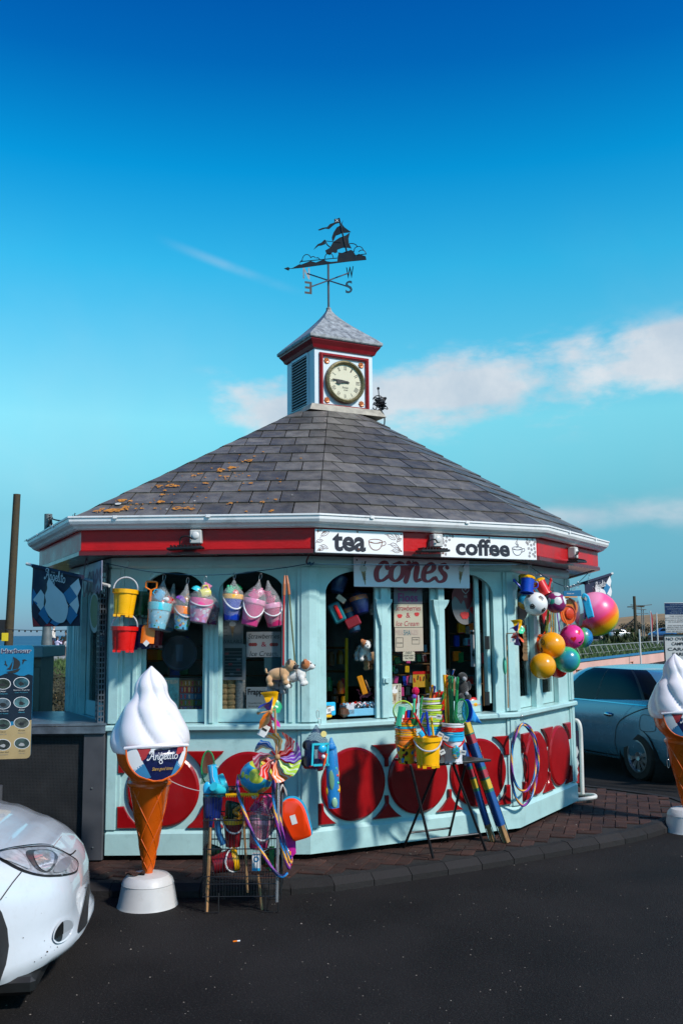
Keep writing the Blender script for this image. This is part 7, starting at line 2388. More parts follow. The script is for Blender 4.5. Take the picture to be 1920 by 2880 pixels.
P=[(-52,-140),(-30,-152),(20,-150),(42,-135),(50,60),(38,120),(0,150),(-38,135),(-56,60)]
b=MB().bevprism([(p[0]*.8*k,p[1]*.95*k)for p in catmull([(x,z,0)for x,z in P],4,True)],-.03,.03,.012);b.build('shell',SKY,t_,smooth=35,fixn=True)
MB().prism([(0,50*k),(16*k,75*k),(0,105*k),(-16*k,75*k)],-.034,-.03).build('price_sticker',m_tag,t_)
t_=thing('dark_disc_toy',zrp(335,560,8.3),'large dark flat disc toy hanging behind the football against the right windows','toy',rot=(0,0,R(40)));disc(25,-10,150,.05,m_black,'disc',0,t_)
t_=thing('round_red_sign',zrp(600,690,8.62),'round red sign with white HB letters behind the ball cords','sign',rot=(0,0,R(50)))
disc(0,0,85,0,PL('sign_red',(.42,.01,.015)),'disc',0,t_);text('HB',.1,m_pw,t_,TR(-15*k,-.014,-10*k),w=45*k,h=45*k)
flagp=None
f3=F[3]
t_=thing('burst_card',f3.w(*f3.px(*zr_(385,980),-.03),-.02),'tall jagged brown paper list in the right-hand side window','card')
P=[]
for i in range(9):P.append((352+(6 if i%2 else-3),790+i*44))
for i in range(5):P.append((366+i*10,1175-(14 if i%2 else 0)))
for i in range(9):P.append((420+(8 if i%2 else-4),1140-i*44))
for i in range(5):P.append((412-i*12,775+(16 if i%2 else 0)))
flat(f3,P,mat('brown_paper',(.17,.10,.045),.8),t_,-.055,'paper',.002,zf=zr_)
for i,s in enumerate(['Hot drinks','Flat white','Latte','Cafe','Espresso','Tea','Cappuccino','Mocha']):ptxt(f3,s,*zr_(388,830+i*36),12,4.5,m_ink,t_,-.052)
# ---- pinwheels
def petal_wheel(name,p,r,label,cols,rot,n=8,stick=None,striped=True,group='pinwheels',stick_to=None,tagm=False):
 o=thing(name,p,label,'pinwheel',group,rot=rot)
 for k in range(n):
  a0=2*PI*k/n
  def fn(u,v):
   rr=r*(.12+.88*v)
   wd=.22+(.72 if n>6 else.8)*v**.8*(1-.35*v)
   a=a0+(u-.5)*wd+.5*v*v+.05*math.sin(v*16)
   y=-.03+(.065*(u-.5)-.02*math.sin(u*PI))*(.4+v)*r/.13
   return(rr*math.cos(a),y,rr*math.sin(a))
  g=MB();nu,nv=9,10
  g.grid(fn,nu,nv)
  if striped:g.mi=[1 if(i%nu)in(1,4,7)else 0 for i in range(len(g.f))]
  g.build('petal',[cols[k%len(cols)][0],cols[k%len(cols)][1]],o,smooth=True)
 MB().sphere((0,-.035,0),r*.13,12,8).build('hub',m_wood,o,smooth=True)
 return o
def cst(n):return(PL(n[0],n[1]),PL(n[0]+'_pale',tuple(min(.85,c*.45+.40)for c in n[1])))
PC=[cst(x)for x in(('w_purple',(.20,.05,.42)),('w_red',(.70,.01,.02)),('w_amber',(.85,.36,.01)),('w_blue',(.01,.16,.60)),('w_rose',(.50,.08,.16)),('w_scarlet',(.75,.02,.01)),('w_orange',(.85,.14,.005)),('w_lime',(.42,.62,.06)))]
YT=6.14
z3=Zz((520,1940),.2807)
pw=petal_wheel('pinwheel',at(*z3(930,668),YT-.12),.148,'large rainbow pinwheel with striped petals above the wire basket',PC,(0,R(12),0))
petal=petal_wheel('pinwheel',at(*z3(800,225),YT-.05),.13,'rainbow pinwheel seen edge-on high on the wooden stick',[(PL('w_grn',(.02,.32,.13)),)*2,(YEL,YEL),(BLU,BLU),(ORA,ORA),(RED,RED),(MAG,MAG)],(0,0,R(77)),6,striped=False)
st=thing('pinwheel_stick',at(*z3(930,1010),YT),'pale wooden stick carrying the two rainbow pinwheels over the basket','stick')
MB().tube([at(*z3(900,185),YT-.05),at(*z3(918,700),YT-.03),at(*z3(925,1700),YT)],.0065,8).build('shaft',m_wood,st,world=True)
MB().tube([at(*z3(722,236),YT-.1),at(*z3(800,225),YT-.07),at(*z3(910,200),YT-.05)],.0045,8).build('axle',m_wood,st,world=True)
MB().sphere(at(*z3(734,236),YT-.1),.010,10,7).build('bead',m_wood,st,world=True)
tg=MB().box((0,0,0),(.055,.002,.075),TR(*at(*z3(790,412),YT-.12))@RY(R(28)),bev=.0).build('price_tag',m_tag,st,world=True)
MB().box((0,-.002,.008),(.034,.001,.014),TR(*at(*z3(790,412),YT-.12))@RY(R(28))).build('barcode',m_ink,st,world=True)
p=zrp(245,860,7.75)
petal_wheel('pinwheel',p,.105,'green, yellow, blue and red pinwheel on a stick at the right corner post',[(MIN,MIN),(YEL,YEL),(BLU,BLU),(RED,RED),(PUR,PUR),(DOR,DOR)],(0,0,R(62)),6,striped=False)
st=thing('pinwheel_stick',zrp(190,1690,7.82),'thin wooden stick of the pinwheel fixed to the right corner post','stick')
MB().tube([zrp(172,880,7.8),zrp(190,1690,7.84)],.0055,8).build('shaft',m_wood,st,world=True)
MB().tube([zrp(170,872,7.8),zrp(300,862,7.72)],.004,6).build('axle',m_wood,st,world=True)
MB().box((0,0,0),(.04,.002,.03),TR(*zrp(243,945,7.66))@RY(R(10))).build('price_tag',m_tag,st,world=True)
MB().sphere(zrp(152,1228,7.9),.055,20,14,(.32,.5,1.35)).build('mint_leaf',PL('mint_pale',(.10,.48,.32)),thing('mint_shape',zrp(152,1330,7.9),'pale green leaf-shaped plastic piece behind the pinwheel stick','toy part'),world=True,smooth=True)
# ---- giant soft-serve cones
m_ice=mat('ice_white_gloss',(.72,.69,.72),.30,var=.03,coat=.3,dirt=.08,dcol=(.4,.38,.38),dscale=8)
m_conem=mat('cone_orange',(.60,.095,.003),.28,var=.18,vs=5,coat=.25,dirt=.12,dcol=(.25,.03,.002))
m_base=mat('base_plastic',(.50,.49,.48),.4,var=.08,dirt=.5,dcol=(.25,.24,.22),dscale=6)
PU=.000748
def giant_cone(loc,rz,label,lean=0.):
 o=thing('ice_cream_sign',loc,label,'ice cream sign','giant soft-serve cone signs',rz);o.scale=(1.03,1.03,1.03)
 MB().lathe([(.188,0),(.182,.015),(.160,.130),(.162,.134),(.159,.140),(.152,.158),(.127,.182),(.08,.192),(.002,.194)],44).build('base',m_base,o,smooth=30)
 z0=.178
 T=TR(0,0,0)@RY(R(lean))
 pr=[(.028,z0),(.030,z0+.03),(.124,z0+.54),(.130,z0+.546),(.138,z0+.556),(.138,z0+.570),(.128,z0+.582),(.120,z0+.585),(.130,z0+.62)]
 b=MB().lathe(pr,40,T);b.build('cone',m_conem,o,smooth=35)
 # raised waffle ribs
 b=MB()
 def rr(z):return.030+(.124-.030)*(z-z0-.03)/.51
 for dr in(1,-1):
  for s in range(5):
   P=[]
   for k in range(30):
    z=z0+.035+.495*k/29;a=s*2*PI/5+dr*2.4*math.log(.12+(z-z0))
    q=rr(z)+.0005;P.append((q*math.cos(a),q*math.sin(a),z))
   b.tube(P,.0035,5,M=T,caps=False)
 b.build('waffle_rib',m_conem,o,smooth=True)
 # cup
 MB().lathe([(.118,.765),(.132,.785),(.165,.82),(.196,.865),(.214,.95)],44,T).build('cup',m_conem,o,smooth=True)
 # swirl
 zs=[.935,.94,.965,.985,1.01,1.05,1.09,1.13,1.165,1.195,1.225,1.26,1.30,1.35,1.39,1.425,1.45,1.47]
 rs_=[.190,.216,.229,.234,.236,.230,.217,.199,.185,.173,.155,.122,.103,.096,.078,.050,.024,.004]
 P=catmull([(r_,z,0)for r_,z in zip(rs_,zs)],4)
 n=84;vs=[]
 for k,p in enumerate(P):
  h=(p.y-.935)/.535
  for i in range(n):
   a=2*PI*i/n
   ph=6*a+10.5*h+2.2
   rid=1-abs(math.sin(ph/2))**1.0
   amp=.25*min(1,.3+h*3)*(1-h*.2)
   r_=p.x*(1.06-amp*(1-math.sqrt(max(0,1-(2*((ph/(2*PI))%1)-1)**2*.92)))*1.0)
   vs.append((r_*math.cos(a),r_*math.sin(a),p.y))
 m_=len(P)
 b=MB().add(vs,[(k*n+i,k*n+(i+1)%n,(k+1)*n+(i+1)%n,(k+1)*n+i)for k in range(m_-1)for i in range(n)]+[list(range(n))[::-1]],T)
 b.build('ice_swirl',m_ice,o,smooth=60)
 # front bib with harlequin print: shallow dish bulging towards -y
 def S(x,z,e=0.):
  q=(x/.21)**2*.5+(z/.2)**2*.18
  return T@Vector((x,-.272-e+.15*q,.930+z))
 def bib(z):
  return.185*math.sqrt(max(0,1-(max(0,.055-z)/.20)**2.4))
 zl=[-.143+.198*(k/14)**.7 for k in range(15)]
 out=[(bib(z),z)for z in zl]+[(-bib(z),z)for z in zl[::-1]]
 b=MB();P0=[S(x,z)for x,z in out];Pb=[Vector((p.x*.85,p.y*.45,p.z))for p in P0]
 nn=len(out)
 def fillp(b,outline,e):
  n_=len(outline);cx=sum(p[0]for p in outline)/n_;cz=sum(p[1]for p in outline)/n_;v=[]
  for k in range(4):
   f_=1-k/4;v+=[S(cx+(p[0]-cx)*f_,cz+(p[1]-cz)*f_,e)for p in outline]
  v.append(S(cx,cz,e));f=[(k*n_+i,k*n_+(i+1)%n_,(k+1)*n_+(i+1)%n_,(k+1)*n_+i)for k in range(3)for i in range(n_)]
  f+=[(3*n_+i,3*n_+(i+1)%n_,4*n_)for i in range(n_)];b.add(v,f)
 fillp(b,out,0);b.build('label_panel',mat('label_navy',(.006,.011,.06),.25,coat=.4),o,smooth=True)
 b=MB();b.add(P0+Pb,[(i,(i+1)%nn,(i+1)%nn+nn,i+nn)for i in range(nn)]);b.build('label_side',m_conem,o,smooth=40)
 MB().tube([S(x,z,.001)for x,z in out],.006,6,True).build('label_rim',m_conem,o)
 MB().tube(catmull([S(x,.055+.012*(1-(x/.19)**2),.0)for x in(-.195,-.12,0,.12,.195)],4),[.010]*5*1+[.014]*8+[.010]*4,8).build('ice_lip',m_ice,o,smooth=True)
 def cl(poly):
  r_=[]
  for i in range(len(poly)):
   a,c=poly[i],poly[(i+1)%len(poly)]
   for k in range(5):
    x,z=a[0]+(c[0]-a[0])*k/5,a[1]+(c[1]-a[1])*k/5
    z=max(-.138,min(.053,z));w=bib(z)-.004;r_.append((max(-w,min(w,x)),z))
  return r_
 for m,poly in((m_cream_w,[(-.19,.03),(-.13,.06),(-.085,-.04),(-.15,-.09)]),(m_fred,[(-.125,.055),(-.045,.055),(-.075,-.005),(-.098,-.02)]),(m_cream_w,[(-.045,.055),(-.01,.055),(-.05,.018)]),(m_lbl,[(-.15,-.075),(-.085,-.035),(-.04,-.12),(-.08,-.13)]),(m_lbl,[(-.19,.03),(-.185,.055),(-.135,.055)]),(m_fred,[(.125,.055),(.165,.055),(.165,.02),(.11,.0)]),(m_cream_w,[(.17,.05),(.185,.03),(.15,-.08),(.12,-.05)]),(m_lbl,[(.15,-.06),(.12,-.03),(.08,-.12),(.10,-.12)]),(m_cream_w,[(.085,-.11),(.06,-.13),(.05,-.14)])):
  b=MB();fillp(b,cl(poly),.0018);b.build('diamond_print',m,o,smooth=True)
 ML_=T@TR(.022,-.274,.930)@RX(R(0))
 angelito(o,ML_,.185,PL('logo_silver',(.68,.68,.70)),y=-.010,wd=False)
 text('Share good times',.1,mat('print_gold',(.50,.28,.03),.5),o,T@TR(.025,-.276,.858),w=.125,h=.026,shear=.35,name='lettering')
 return o
c1=atz(415,2546,RZ0)
giant_cone((c1.x,c1.y,RZ0),R(22),'giant white soft-serve cone sign on a white base left of the wire basket')
c2=atz(1934,2338,RZ0)
giant_cone((c2.x,c2.y,RZ0),R(-4),'giant white soft-serve cone sign at the right edge in front of the blue car',lean=-1.3)
t_=thing('hanging_hook',at(1875,2095,8.1),'small metal chain with a hook hanging from the right-hand cone sign','hook')
MB().tube([at(1875,2080,8.1),at(1876,2130,8.1)],.002,5).build('chain',m_hook,t_,world=True)
clip(t_,(.002,0,-.12),.07)
t_=thing('dead_leaf',(c1.x-.07,c1.y-.05,RZ0+.200),'crumpled dark leaf lying on the base of the left cone sign','leaf')
MB().grid(lambda u,v:((u-.5)*.12,(v-.5)*.06,.012*math.sin(u*9+v*6)+.008),8,6).build('blade',mat('dead_leaf_brown',(.05,.02,.012),.8),t_)
cord,_p=cable('twine',at(474,2194,6.2),at(566,2226,6.14),.01,.0025,mat('pale_cord',(.5,.42,.40),.8),'thin pale cord tying the cone sign to the wire basket',cat='twine')
# ---- weathervane
vp=Vector((KC.x,10.56,0))
wv=thing('weathervane',(vp.x,vp.y,5.32),'black ship weathervane with compass letters on top of the clock turret','weathervane')
zw=Zz((740,580),.2722)
VP=plane((vp.x-2,10.56),(vp.x+2,10.56))
m_iron=mat('black_iron',(.010,.010,.012),.45,metal=.3)
MB().tube([(0,0,0),(0,0,VP.px(*zw(668,600))[1]-5.32)],.013,10).build('pole',mat('iron_grey',(.10,.10,.11),.4,metal=.6),wv)
def vpoly(pts,name='silhouette',sm=0,y=0.):return flat(VP,pts,m_iron,wv,y,name,.008,smooth_n=sm,zf=zw)
vpoly([(215,640),(258,625),(278,640),(300,636),(375,596),(392,600),(490,562),(520,572),(545,578),(625,545),(655,566),(700,572),(765,566),(768,520),(778,490),(772,474),(815,480),(845,466),(880,458),(905,447),(930,460),(958,512),(985,488),(1030,505),(1058,515),(1065,550),(880,568),(690,592),(400,632),(272,644),(262,662),(246,655)],'hull_and_waves')
vpoly([(825,140),(808,200),(830,265),(790,285),(750,300),(730,345),(714,362),(708,320),(725,270),(760,215),(795,195)],'topsail')
vpoly([(808,175),(840,215),(905,262),(870,268),(828,272),(815,225)],'topsail')
vpoly([(895,268),(880,330),(885,380),(912,432),(870,424),(820,425),(765,445),(765,470),(745,480),(715,470),(690,500),(655,490),(640,455),(690,425),(722,365),(790,320),(850,300)],'mainsail')
vpoly([(733,128),(788,122),(790,165),(745,178),(715,200),(680,232),(640,226),(580,246),(565,240),(610,220),(660,212),(690,180),(735,165)],'pennant')
vpoly([(630,345),(645,385),(600,402),(570,405),(545,425),(520,444),(545,410),(565,388),(598,375)],'pennant')
b=MB()
def vline(pts,r):b.tube([Vector((*[VP.a+VP.t*VP.px(*zw(u,v))[0]][0].xy,VP.px(*zw(u,v))[1]))for u,v in pts],r,6)
vline([(782,120),(862,470)],.010);vline([(636,345),(660,395),(690,420)],.007);vline([(380,570),(765,533)],.005);vline([(945,505),(1066,490)],.005);vline([(640,355),(800,375)],.004)
def arcp(cx,cy,rx,ry,a0,a1):return[(cx+rx*math.cos(R(a0+(a1-a0)*k/10)),cy-ry*math.sin(R(a0+(a1-a0)*k/10)))for k in range(11)]
for a_ in((450,560,48,64,190,30),(515,540,28,22,160,20),(560,550,22,20,120,-10),(680,540,45,60,180,0),(910,420,60,38,110,0),(985,460,48,48,190,10),(1020,490,40,40,150,0),(400,580,18,20,200,90)):vline(arcp(*a_),.005)
b.build('rigging_and_clouds',m_iron,wv,world=True)
for(pts)in([(745,133),(780,160)],[(780,132),(744,162)]):
 b=MB();vline(pts,.005);b.build('flag_cross',mat('sky_white',(.6,.65,.7),.5),wv,world=True)
zc0=VP.px(*zw(668,765))[1]
m_arm=mat('arm_steel',(.16,.16,.17),.35,metal=.7)
for ch,a_,(u,v)in(('N',0,(445,690)),('W',0,(895,683)),('E',0,(465,840)),('S',0,(885,832))):
 s_,z_=VP.px(*zw(u,v));dy=.42 if v>765 else-.0
 d=Vector((s_-2,0,0));yy=-.40 if v>765 else.40
 # arms lie level: nearer ones look lower
 k=(10.56+yy)/10.56
 p=at(*zw(u,v),10.56+yy)
 tip=Vector((p.x,p.y,zc0+(p.z-zc0)*.0+(p.z-zc0)))
 cpt=Vector((vp.x,vp.y,zc0))
 MB().tube([cpt,tip.lerp(cpt,.06)],.0085,8).build('compass_arm',m_arm,wv,world=True)
 text(ch,.1,m_iron if ch in 'WE' else m_arm,wv,TR(tip.x,tip.y,tip.z)@RZ(R(-25 if ch in 'WS' else 20))@(SCL(-1,1,1)if ch=='E' else Matrix()),name='compass_letter',w=.085 if ch!='W' else.10,h=.145,world=True,bold=.02)
# tangled string of dark lights beside the turret
tl=thing('tangled_lights',at(1060,1205,10.6),'tangled dark string of bulbs bunched at the right foot of the clock turret','light string')
rn=random.Random(4)
b=MB()
pts=[at(1060+rn.gauss(6,11),1135+rn.gauss(0,17),10.45+rn.gauss(0,.05))for _ in range(40)]
b.tube(catmull(pts,5),.006,5)
b.tube(catmull([at(1068,1150,10.45),at(1080,1170,10.4),at(1080,1195,10.35),at(1074,1212,10.3)],4),.008,5)
b.build('wire',m_iron,tl,world=True)
for p in pts[::2]:MB().sphere(p,.017,7,5).build('bulb',m_iron,tl,world=True)
b=MB();b.tube([at(1063+18*math.cos(t),1134+22*math.sin(t),10.42)for t in[k*PI/8 for k in range(16)]],.006,5,True);b.build('ring',m_iron,tl,world=True)
# ---- folding table and its goods
table=thing('folding_table',atz(1245,2395,GZ),'black folding table on crossed metal legs in front of the serving window','table')
TZ=.655
A_,B_,C_=atz(1106,2133,TZ),atz(1219,2149,TZ),atz(1381,2136,TZ)
D_=A_+(C_-B_)
m_tb=mat('table_black',(.010,.010,.012),.32,var=.1)
b=MB();b.prism([(p.x,p.y)for p in(A_,B_,C_,D_)],TZ-.018,TZ,plane='xy');b.build('table_top',m_tb,table,world=True,bevel=.004)
zt=Zz((1080,1880),.2551)
def tl_(f,t,r=.0105,name='leg',mid=None):
 p0=atz(*zt(*f),GZ);p1=atz(*zt(*t),TZ-.02)
 MB().tube([p0,p1],r,8).build(name,m_tb,table,world=True);return p0,p1
L1=tl_((540,2095),(290,1065));L2=tl_((215,1980),(580,1075));L3=tl_((1120,2010),(760,1060));L4=tl_((700,1915),(895,1062))
MB().tube([L2[0].lerp(L2[1],.19),L4[0].lerp(L4[1],.19)],.008,8).build('cross_bar',m_tb,table,world=True)
MB().tube([L1[0].lerp(L1[1],.20),L3[0].lerp(L3[1],.20)],.008,8).build('cross_bar',m_tb,table,world=True)
YTb=6.95
def tb(name,u,v,wz,hz_,label,body,rim,handle=None,castle=False,hdir='down',hh=None,Y=YTb,n=1,cat='toy bucket',rims=None,group='buckets on the folding table',rimh=.03):
 """bucket standing on the table; (u,v) zoom pixel of its rim centre, foot on the table top"""
 p=at(*zt(u,v),Y);k=Y/FPX*.2551
 w=wz*k/2;h=p.z-TZ-.006 if hz_ is None else hz_*k
 o=thing(name,(p.x,p.y,TZ+h+.014),label,cat,group)
 bucket_parts(o,w,h,body,rim,handle,castle,hdir,hh*k if hh else None,rimh=rimh)
 for i,m in enumerate(rims or()):
  MB().lathe([(w*.96,.004+i*.016),(w*1.05,.004+i*.016),(w*1.06,.014+i*.016),(w*.97,.016+i*.016)],30,TR(rn.uniform(-.002,.002),0,0)@RY(R(rn.uniform(-2,2))),caps=False).build('stacked_rim',m,o,smooth=40)
 return o,p,k
o,p,k=tb('bucket_stack',240,800,225,None,'stack of orange printed buckets at the left of the folding table',printed('red_yellow_print',(.75,.35,.01),[(.55,.02,.01),(.7,.45,.02),(.04,.25,.5),(.02,.01,.01),(.8,.3,.01)],40,.55),ORA,ORA,rims=[ORA,ORA,YEL,PL('amber2',(.75,.28,.01)),ORA,CYA,YEL,ORA,DOR,RED],hh=60)
top1=Vector((p.x,p.y,o.location.z+.16))
o,p,k=tb('castle_bucket',478,765,290,None,'yellow castle bucket with white handle at the front of the folding table',YEL,YEL,LGR,True,hh=120,Y=YTb-.12);top2=Vector((p.x,p.y,o.location.z))
o,p,k=tb('castle_bucket',755,760,230,None,'white castle bucket with a painted oval under red and blue rims',PL('bucket_white',(.66,.66,.70)),SKY,RED,True,hh=90,Y=YTb+.08,rims=[SKY,SKY,RED,RED,WHI,WHI]);top3=Vector((p.x,p.y,o.location.z+.09))
MB().sphere((.012,-.087,-.105),.05,16,10,(.62,.22,1)).build('oval_print',printed('oval_scene',(.02,.30,.45),[(.02,.25,.1),(.6,.35,.1),(.03,.12,.3)],60,.5),o,smooth=True)
o,p,k=tb('bucket_stack',530,700,225,None,'tall stack of lime green and white ringed buckets behind the yellow castle bucket',RED,SKY,None,Y=YTb+.16,rims=[SKY,CYA,LIM,WHI,LIM,LIM,WHI,LIM,LIM,WHI,LIM,LIM,WHI,LIM,WHI],hh=60)
top4=Vector((p.x,p.y,o.location.z+.24))
def stick(a,c,r,m,label,name='toy_spade',group='spades and rakes standing in the table buckets',head=None,cat='toy spade',hs=.03):
 o=thing(name,a,label,cat,group)
 MB().tube([a,c],r,7).build('handle',m,o,world=True)
 q=(c-a).to_track_quat('Z','Y').to_matrix().to_4x4();M=TR(*c)@q
 if head=='D':MB().tube([(hs,0,.05),(hs,0,.09),(-hs,0,.09),(-hs,0,.05),(0,0,0)],.008,6,True,M).build('grip',m,o,world=True)
 if head=='blade':MB().grid(lambda u,v:((u-.5)*hs*2*(.6+.4*math.sin(v*PI)),.012*(2*u-1)**2,v*.10),6,5,M).build('blade',m,o,world=True,smooth=True)
 if head=='bent':MB().tube([(0,0,-.005),(.006,0,.02),(.024,0,.03)],.011,7,M=M).build('grip',m,o,world=True)
 return o
def T_(u,v,Y):return at(*zt(u,v),Y)
Yb=YTb+.02
for k,(u0,v0,u1,v1,Y,r,m,hd,nm)in enumerate([(235,600,232,470,Yb,.011,RED,None,'red'),(262,600,268,460,Yb,.013,BLU,None,'dark blue'),(285,600,292,460,Yb+.02,.011,NAV,None,'navy'),(305,600,312,460,Yb,.009,YEL,None,'yellow'),(330,600,352,450,Yb,.009,RED,'blade','thin red'),(322,590,332,350,Yb-.02,.0095,MIN,'bent','mint green'),(375,590,402,460,Yb,.011,GRN,'blade','green'),(398,600,438,490,Yb,.009,BLU,None,'leaning blue'),(478,460,525,240,YTb+.16,.012,PL('amber',(.60,.22,.005)),'bent','tall amber'),(498,450,545,250,YTb+.18,.011,BLU,'bent','tall blue'),(520,450,548,325,YTb+.14,.012,DOR,'bent','red-orange'),(550,450,600,295,YTb+.15,.012,ORA,'bent','orange'),(585,450,650,305,YTb+.17,.012,GRN,'bent','leaning green'),(690,640,668,215,YTb+.10,.010,YEL,'D','long yellow'),(712,640,692,215,YTb+.12,.010,ORA,'D','long orange'),(735,650,718,225,YTb+.09,.011,GRN,'D','long green'),(755,650,748,230,YTb+.07,.011,GRN,'D','second long green'),(778,650,800,240,YTb+.04,.012,GRN,'D','nearest long green'),(690,640,650,460,YTb+.12,.011,NAV,None,'short navy'),(700,640,672,420,YTb+.14,.011,RED,None,'short red'),(462,740,400,625,YTb-.10,.009,RED,'D','small red'),(496,745,482,625,YTb-.12,.010,BLU,'D','small royal blue'),(542,745,518,540,YTb-.10,.008,YEL,None,'plain yellow'),(430,750,392,700,YTb-.10,.02,SKY,None,'chunky blue')]):
 stick(T_(u0,v0,Y),T_(u1,v1,Y),r,m,nm+' plastic spade handle standing in the buckets on the table',head=hd,hs=.026)
for(u,v,Y,m,lb,tilt,wz,hz_)in((182,530,YTb-.04,MIN,'mint green plastic scoop with a white sticker in the orange bucket stack',12,.058,.125),):
 t_=thing('toy_scoop',T_(u,v,Y),lb,'toy scoop',rot=(0,R(tilt),R(20)))
 MB().grid(lambda a,c:((a-.5)*wz,-.03*math.sin(a*PI),(c-.5)*hz_*1.1),10,4).build('scoop',m,t_,smooth=True);MB().box((.005,-.034,-.01),(.014,.002,.05)).build('price_sticker',m_tag,t_)
MB().grid(lambda a,c:((a-.5)*.075,-.025*math.sin(a*PI)*c,(c-.5)*.05),8,4).build('blade',GRN,thing('toy_spade',T_(318,592,YTb-.06),'wide green spade blade lying at the front of the orange bucket stack','toy spade','spades and rakes standing in the table buckets'),smooth=True)
def hoopnet(name,p,rx,rz_,m,net,label,sag=.12,rot=0.,cone=None,lean=0.):
 o=thing(name,p,label,'fishing net','children\'s fishing nets',rot=(R(lean),0,R(rot)))
 MB().tube([(rx*math.cos(t),0,rz_*math.sin(t))for t in[2*PI*i/28 for i in range(28)]],.005,6,True).build('ring',m,o)
 tipx,tipz=cone or(0,-sag)
 def f(u,v):
  a=2*PI*u;s=1-v
  return(rx*math.cos(a)*s+tipx*v,.09*math.sin(v*PI*.8),rz_*math.sin(a)*s+tipz*v)
 MB().grid(f,26,7,cu=True).build('net',net,o,smooth=True);return o
kz=.2551*YTb/FPX
hoopnet('fishing_net',T_(208,470,YTb+.12),108*kz,108*kz,LIM,NETY,'lime green round fishing net behind the mint scoop',cone=(0,0))
hoopnet('fishing_net',T_(855,470,YTb+.02),72*kz,125*kz,GRN,NETL,'mint green fishing net hanging over the white castle bucket',cone=(-.04,-.17),rot=20)
hoopnet('fishing_net',T_(915,470,YTb+.2),55*kz,120*kz,BLU,mat('blue_net_cloth',(.02,.26,.62),.6,var=.3,vs=80),'blue fishing net trailing right over the window sill',cone=(.115,-.10),rot=0)
t_=thing('red_beach_bat',T_(650,480,YTb+.22),'red plastic bat and orange disc behind the green spades on the table','toy bat',rot=(0,R(-8),0));disc(-25,190,55,0,PL('lit_orange',(.8,.14,.03)),'disc',0,t_);MB().box((0,0,0),(.09,.02,.30),bev=.02).build('bat',RED,t_)
t_=thing('jewel_toy',T_(345,250,YTb),'shiny red and purple plastic jewel toy on a stick above the buckets','toy');MB().sphere((0,0,0),.028,7,5,(1,.6,1.1)).build('gem',PL('gem_red',(.55,.01,.06),.1),t_);MB().sphere((-.01,0,-.038),.019,6,4).build('gem',PUR,t_)
MB().tube([(.02,0,-.03),(.018,0,-.2)],.005,6).build('stick',WHI,t_)
for(u,v,tl_2,wh)in((620,735,30,'right of the royal blue spade'),(605,535,10,'on the lime green bucket stack'),(640,925,-25,'low between the yellow and white buckets'),(870,930,10,'at the foot of the white castle bucket'),(680,775,20,'at the left rim of the white bucket')):
 t_=thing('price_tag',T_(u,v,YTb-.14),'small white price tag '+wh,'price tag','price tags on the table goods',rot=(R(10),R(tl_2),0));MB().box((0,0,0),(.040,.0015,.034)).build('card',m_tag,t_);MB().box((0,-.0016,.003),(.024,.001,.008)).build('barcode',m_gp,t_)
# windbreaks
wb=banded('windbreak_cloth',[(0,(.30,.16,.07)),(.135,(.006,.08,.30)),(.40,(.01,.20,.13)),(.425,(.66,.42,.02)),(.50,(.01,.16,.12)),(.515,(.42,.015,.04)),(.575,(.01,.16,.12)),(.60,(.008,.09,.32)),(.79,(.42,.015,.04)),(.86,(.01,.16,.12)),(.875,(.66,.42,.02)),(.97,(.02,.26,.62))],2,0,1.0,.5,'CONSTANT')
def windbreak(f0,v0,f1,v1,r,label,seed):
 a=atz(*zt(f0,v0),GZ);Yc=F[2].w(*F[2].px(*zt(f1,v1),.06),.06);c=Yc
 ax=c-a;q=ax.to_track_quat('Z','Y')
 o=thing('windbreak',a,label,'windbreak','rolled windbreaks leaning on the kiosk',rot=q.to_euler());L_=ax.length
 rg=random.Random(seed)
 m=wb
 S_=SCL(1,1,1)
 MB().lathe([(.002,.135*L_),(r*.9,.135*L_),(r,.16*L_),(r*1.02,.5*L_),(r,.97*L_),(.002,.98*L_)],18,mod=lambda t,k:1+.07*math.sin(3*t+seed)).build('rolled_cloth',m,o,smooth=50)
 for k in range(4):MB().tube([(r*.5*math.cos(k*1.57+.4),r*.5*math.sin(k*1.57+.4),.0),(r*.5*math.cos(k*1.57+.4),r*.5*math.sin(k*1.57+.4),.15*L_)],r*.30,7).build('pole_end',m_wood,o)
 MB().lathe([(r*.9,-.005),(r*1.15,.03),(r*1.12,.2*L_),(r*1.10,.6*L_),(r*1.14,1.0*L_)],16,caps=False,mod=lambda t,k:1+rg.uniform(-.05,.05)).build('clear_sleeve',FILM,o,smooth=True)
 for zc in((.66,.74)if seed==2 else(.52,.62)):MB().box((0,0,0),(r*.9,.002,.05),TR(0,0,zc*L_)@RZ(R(200))@TR(0,-r*1.12,0)).build('label',PL('label_print',(.45,.42,.25)),o)
 return o
windbreak(1350,1925,880,560,.037,'wide rolled windbreak in blue, yellow, red and green stripes leaning right of the table',2)
windbreak(1195,1910,850,800,.026,'thinner rolled windbreak in clear wrap leaning between the table and the wide one',5)
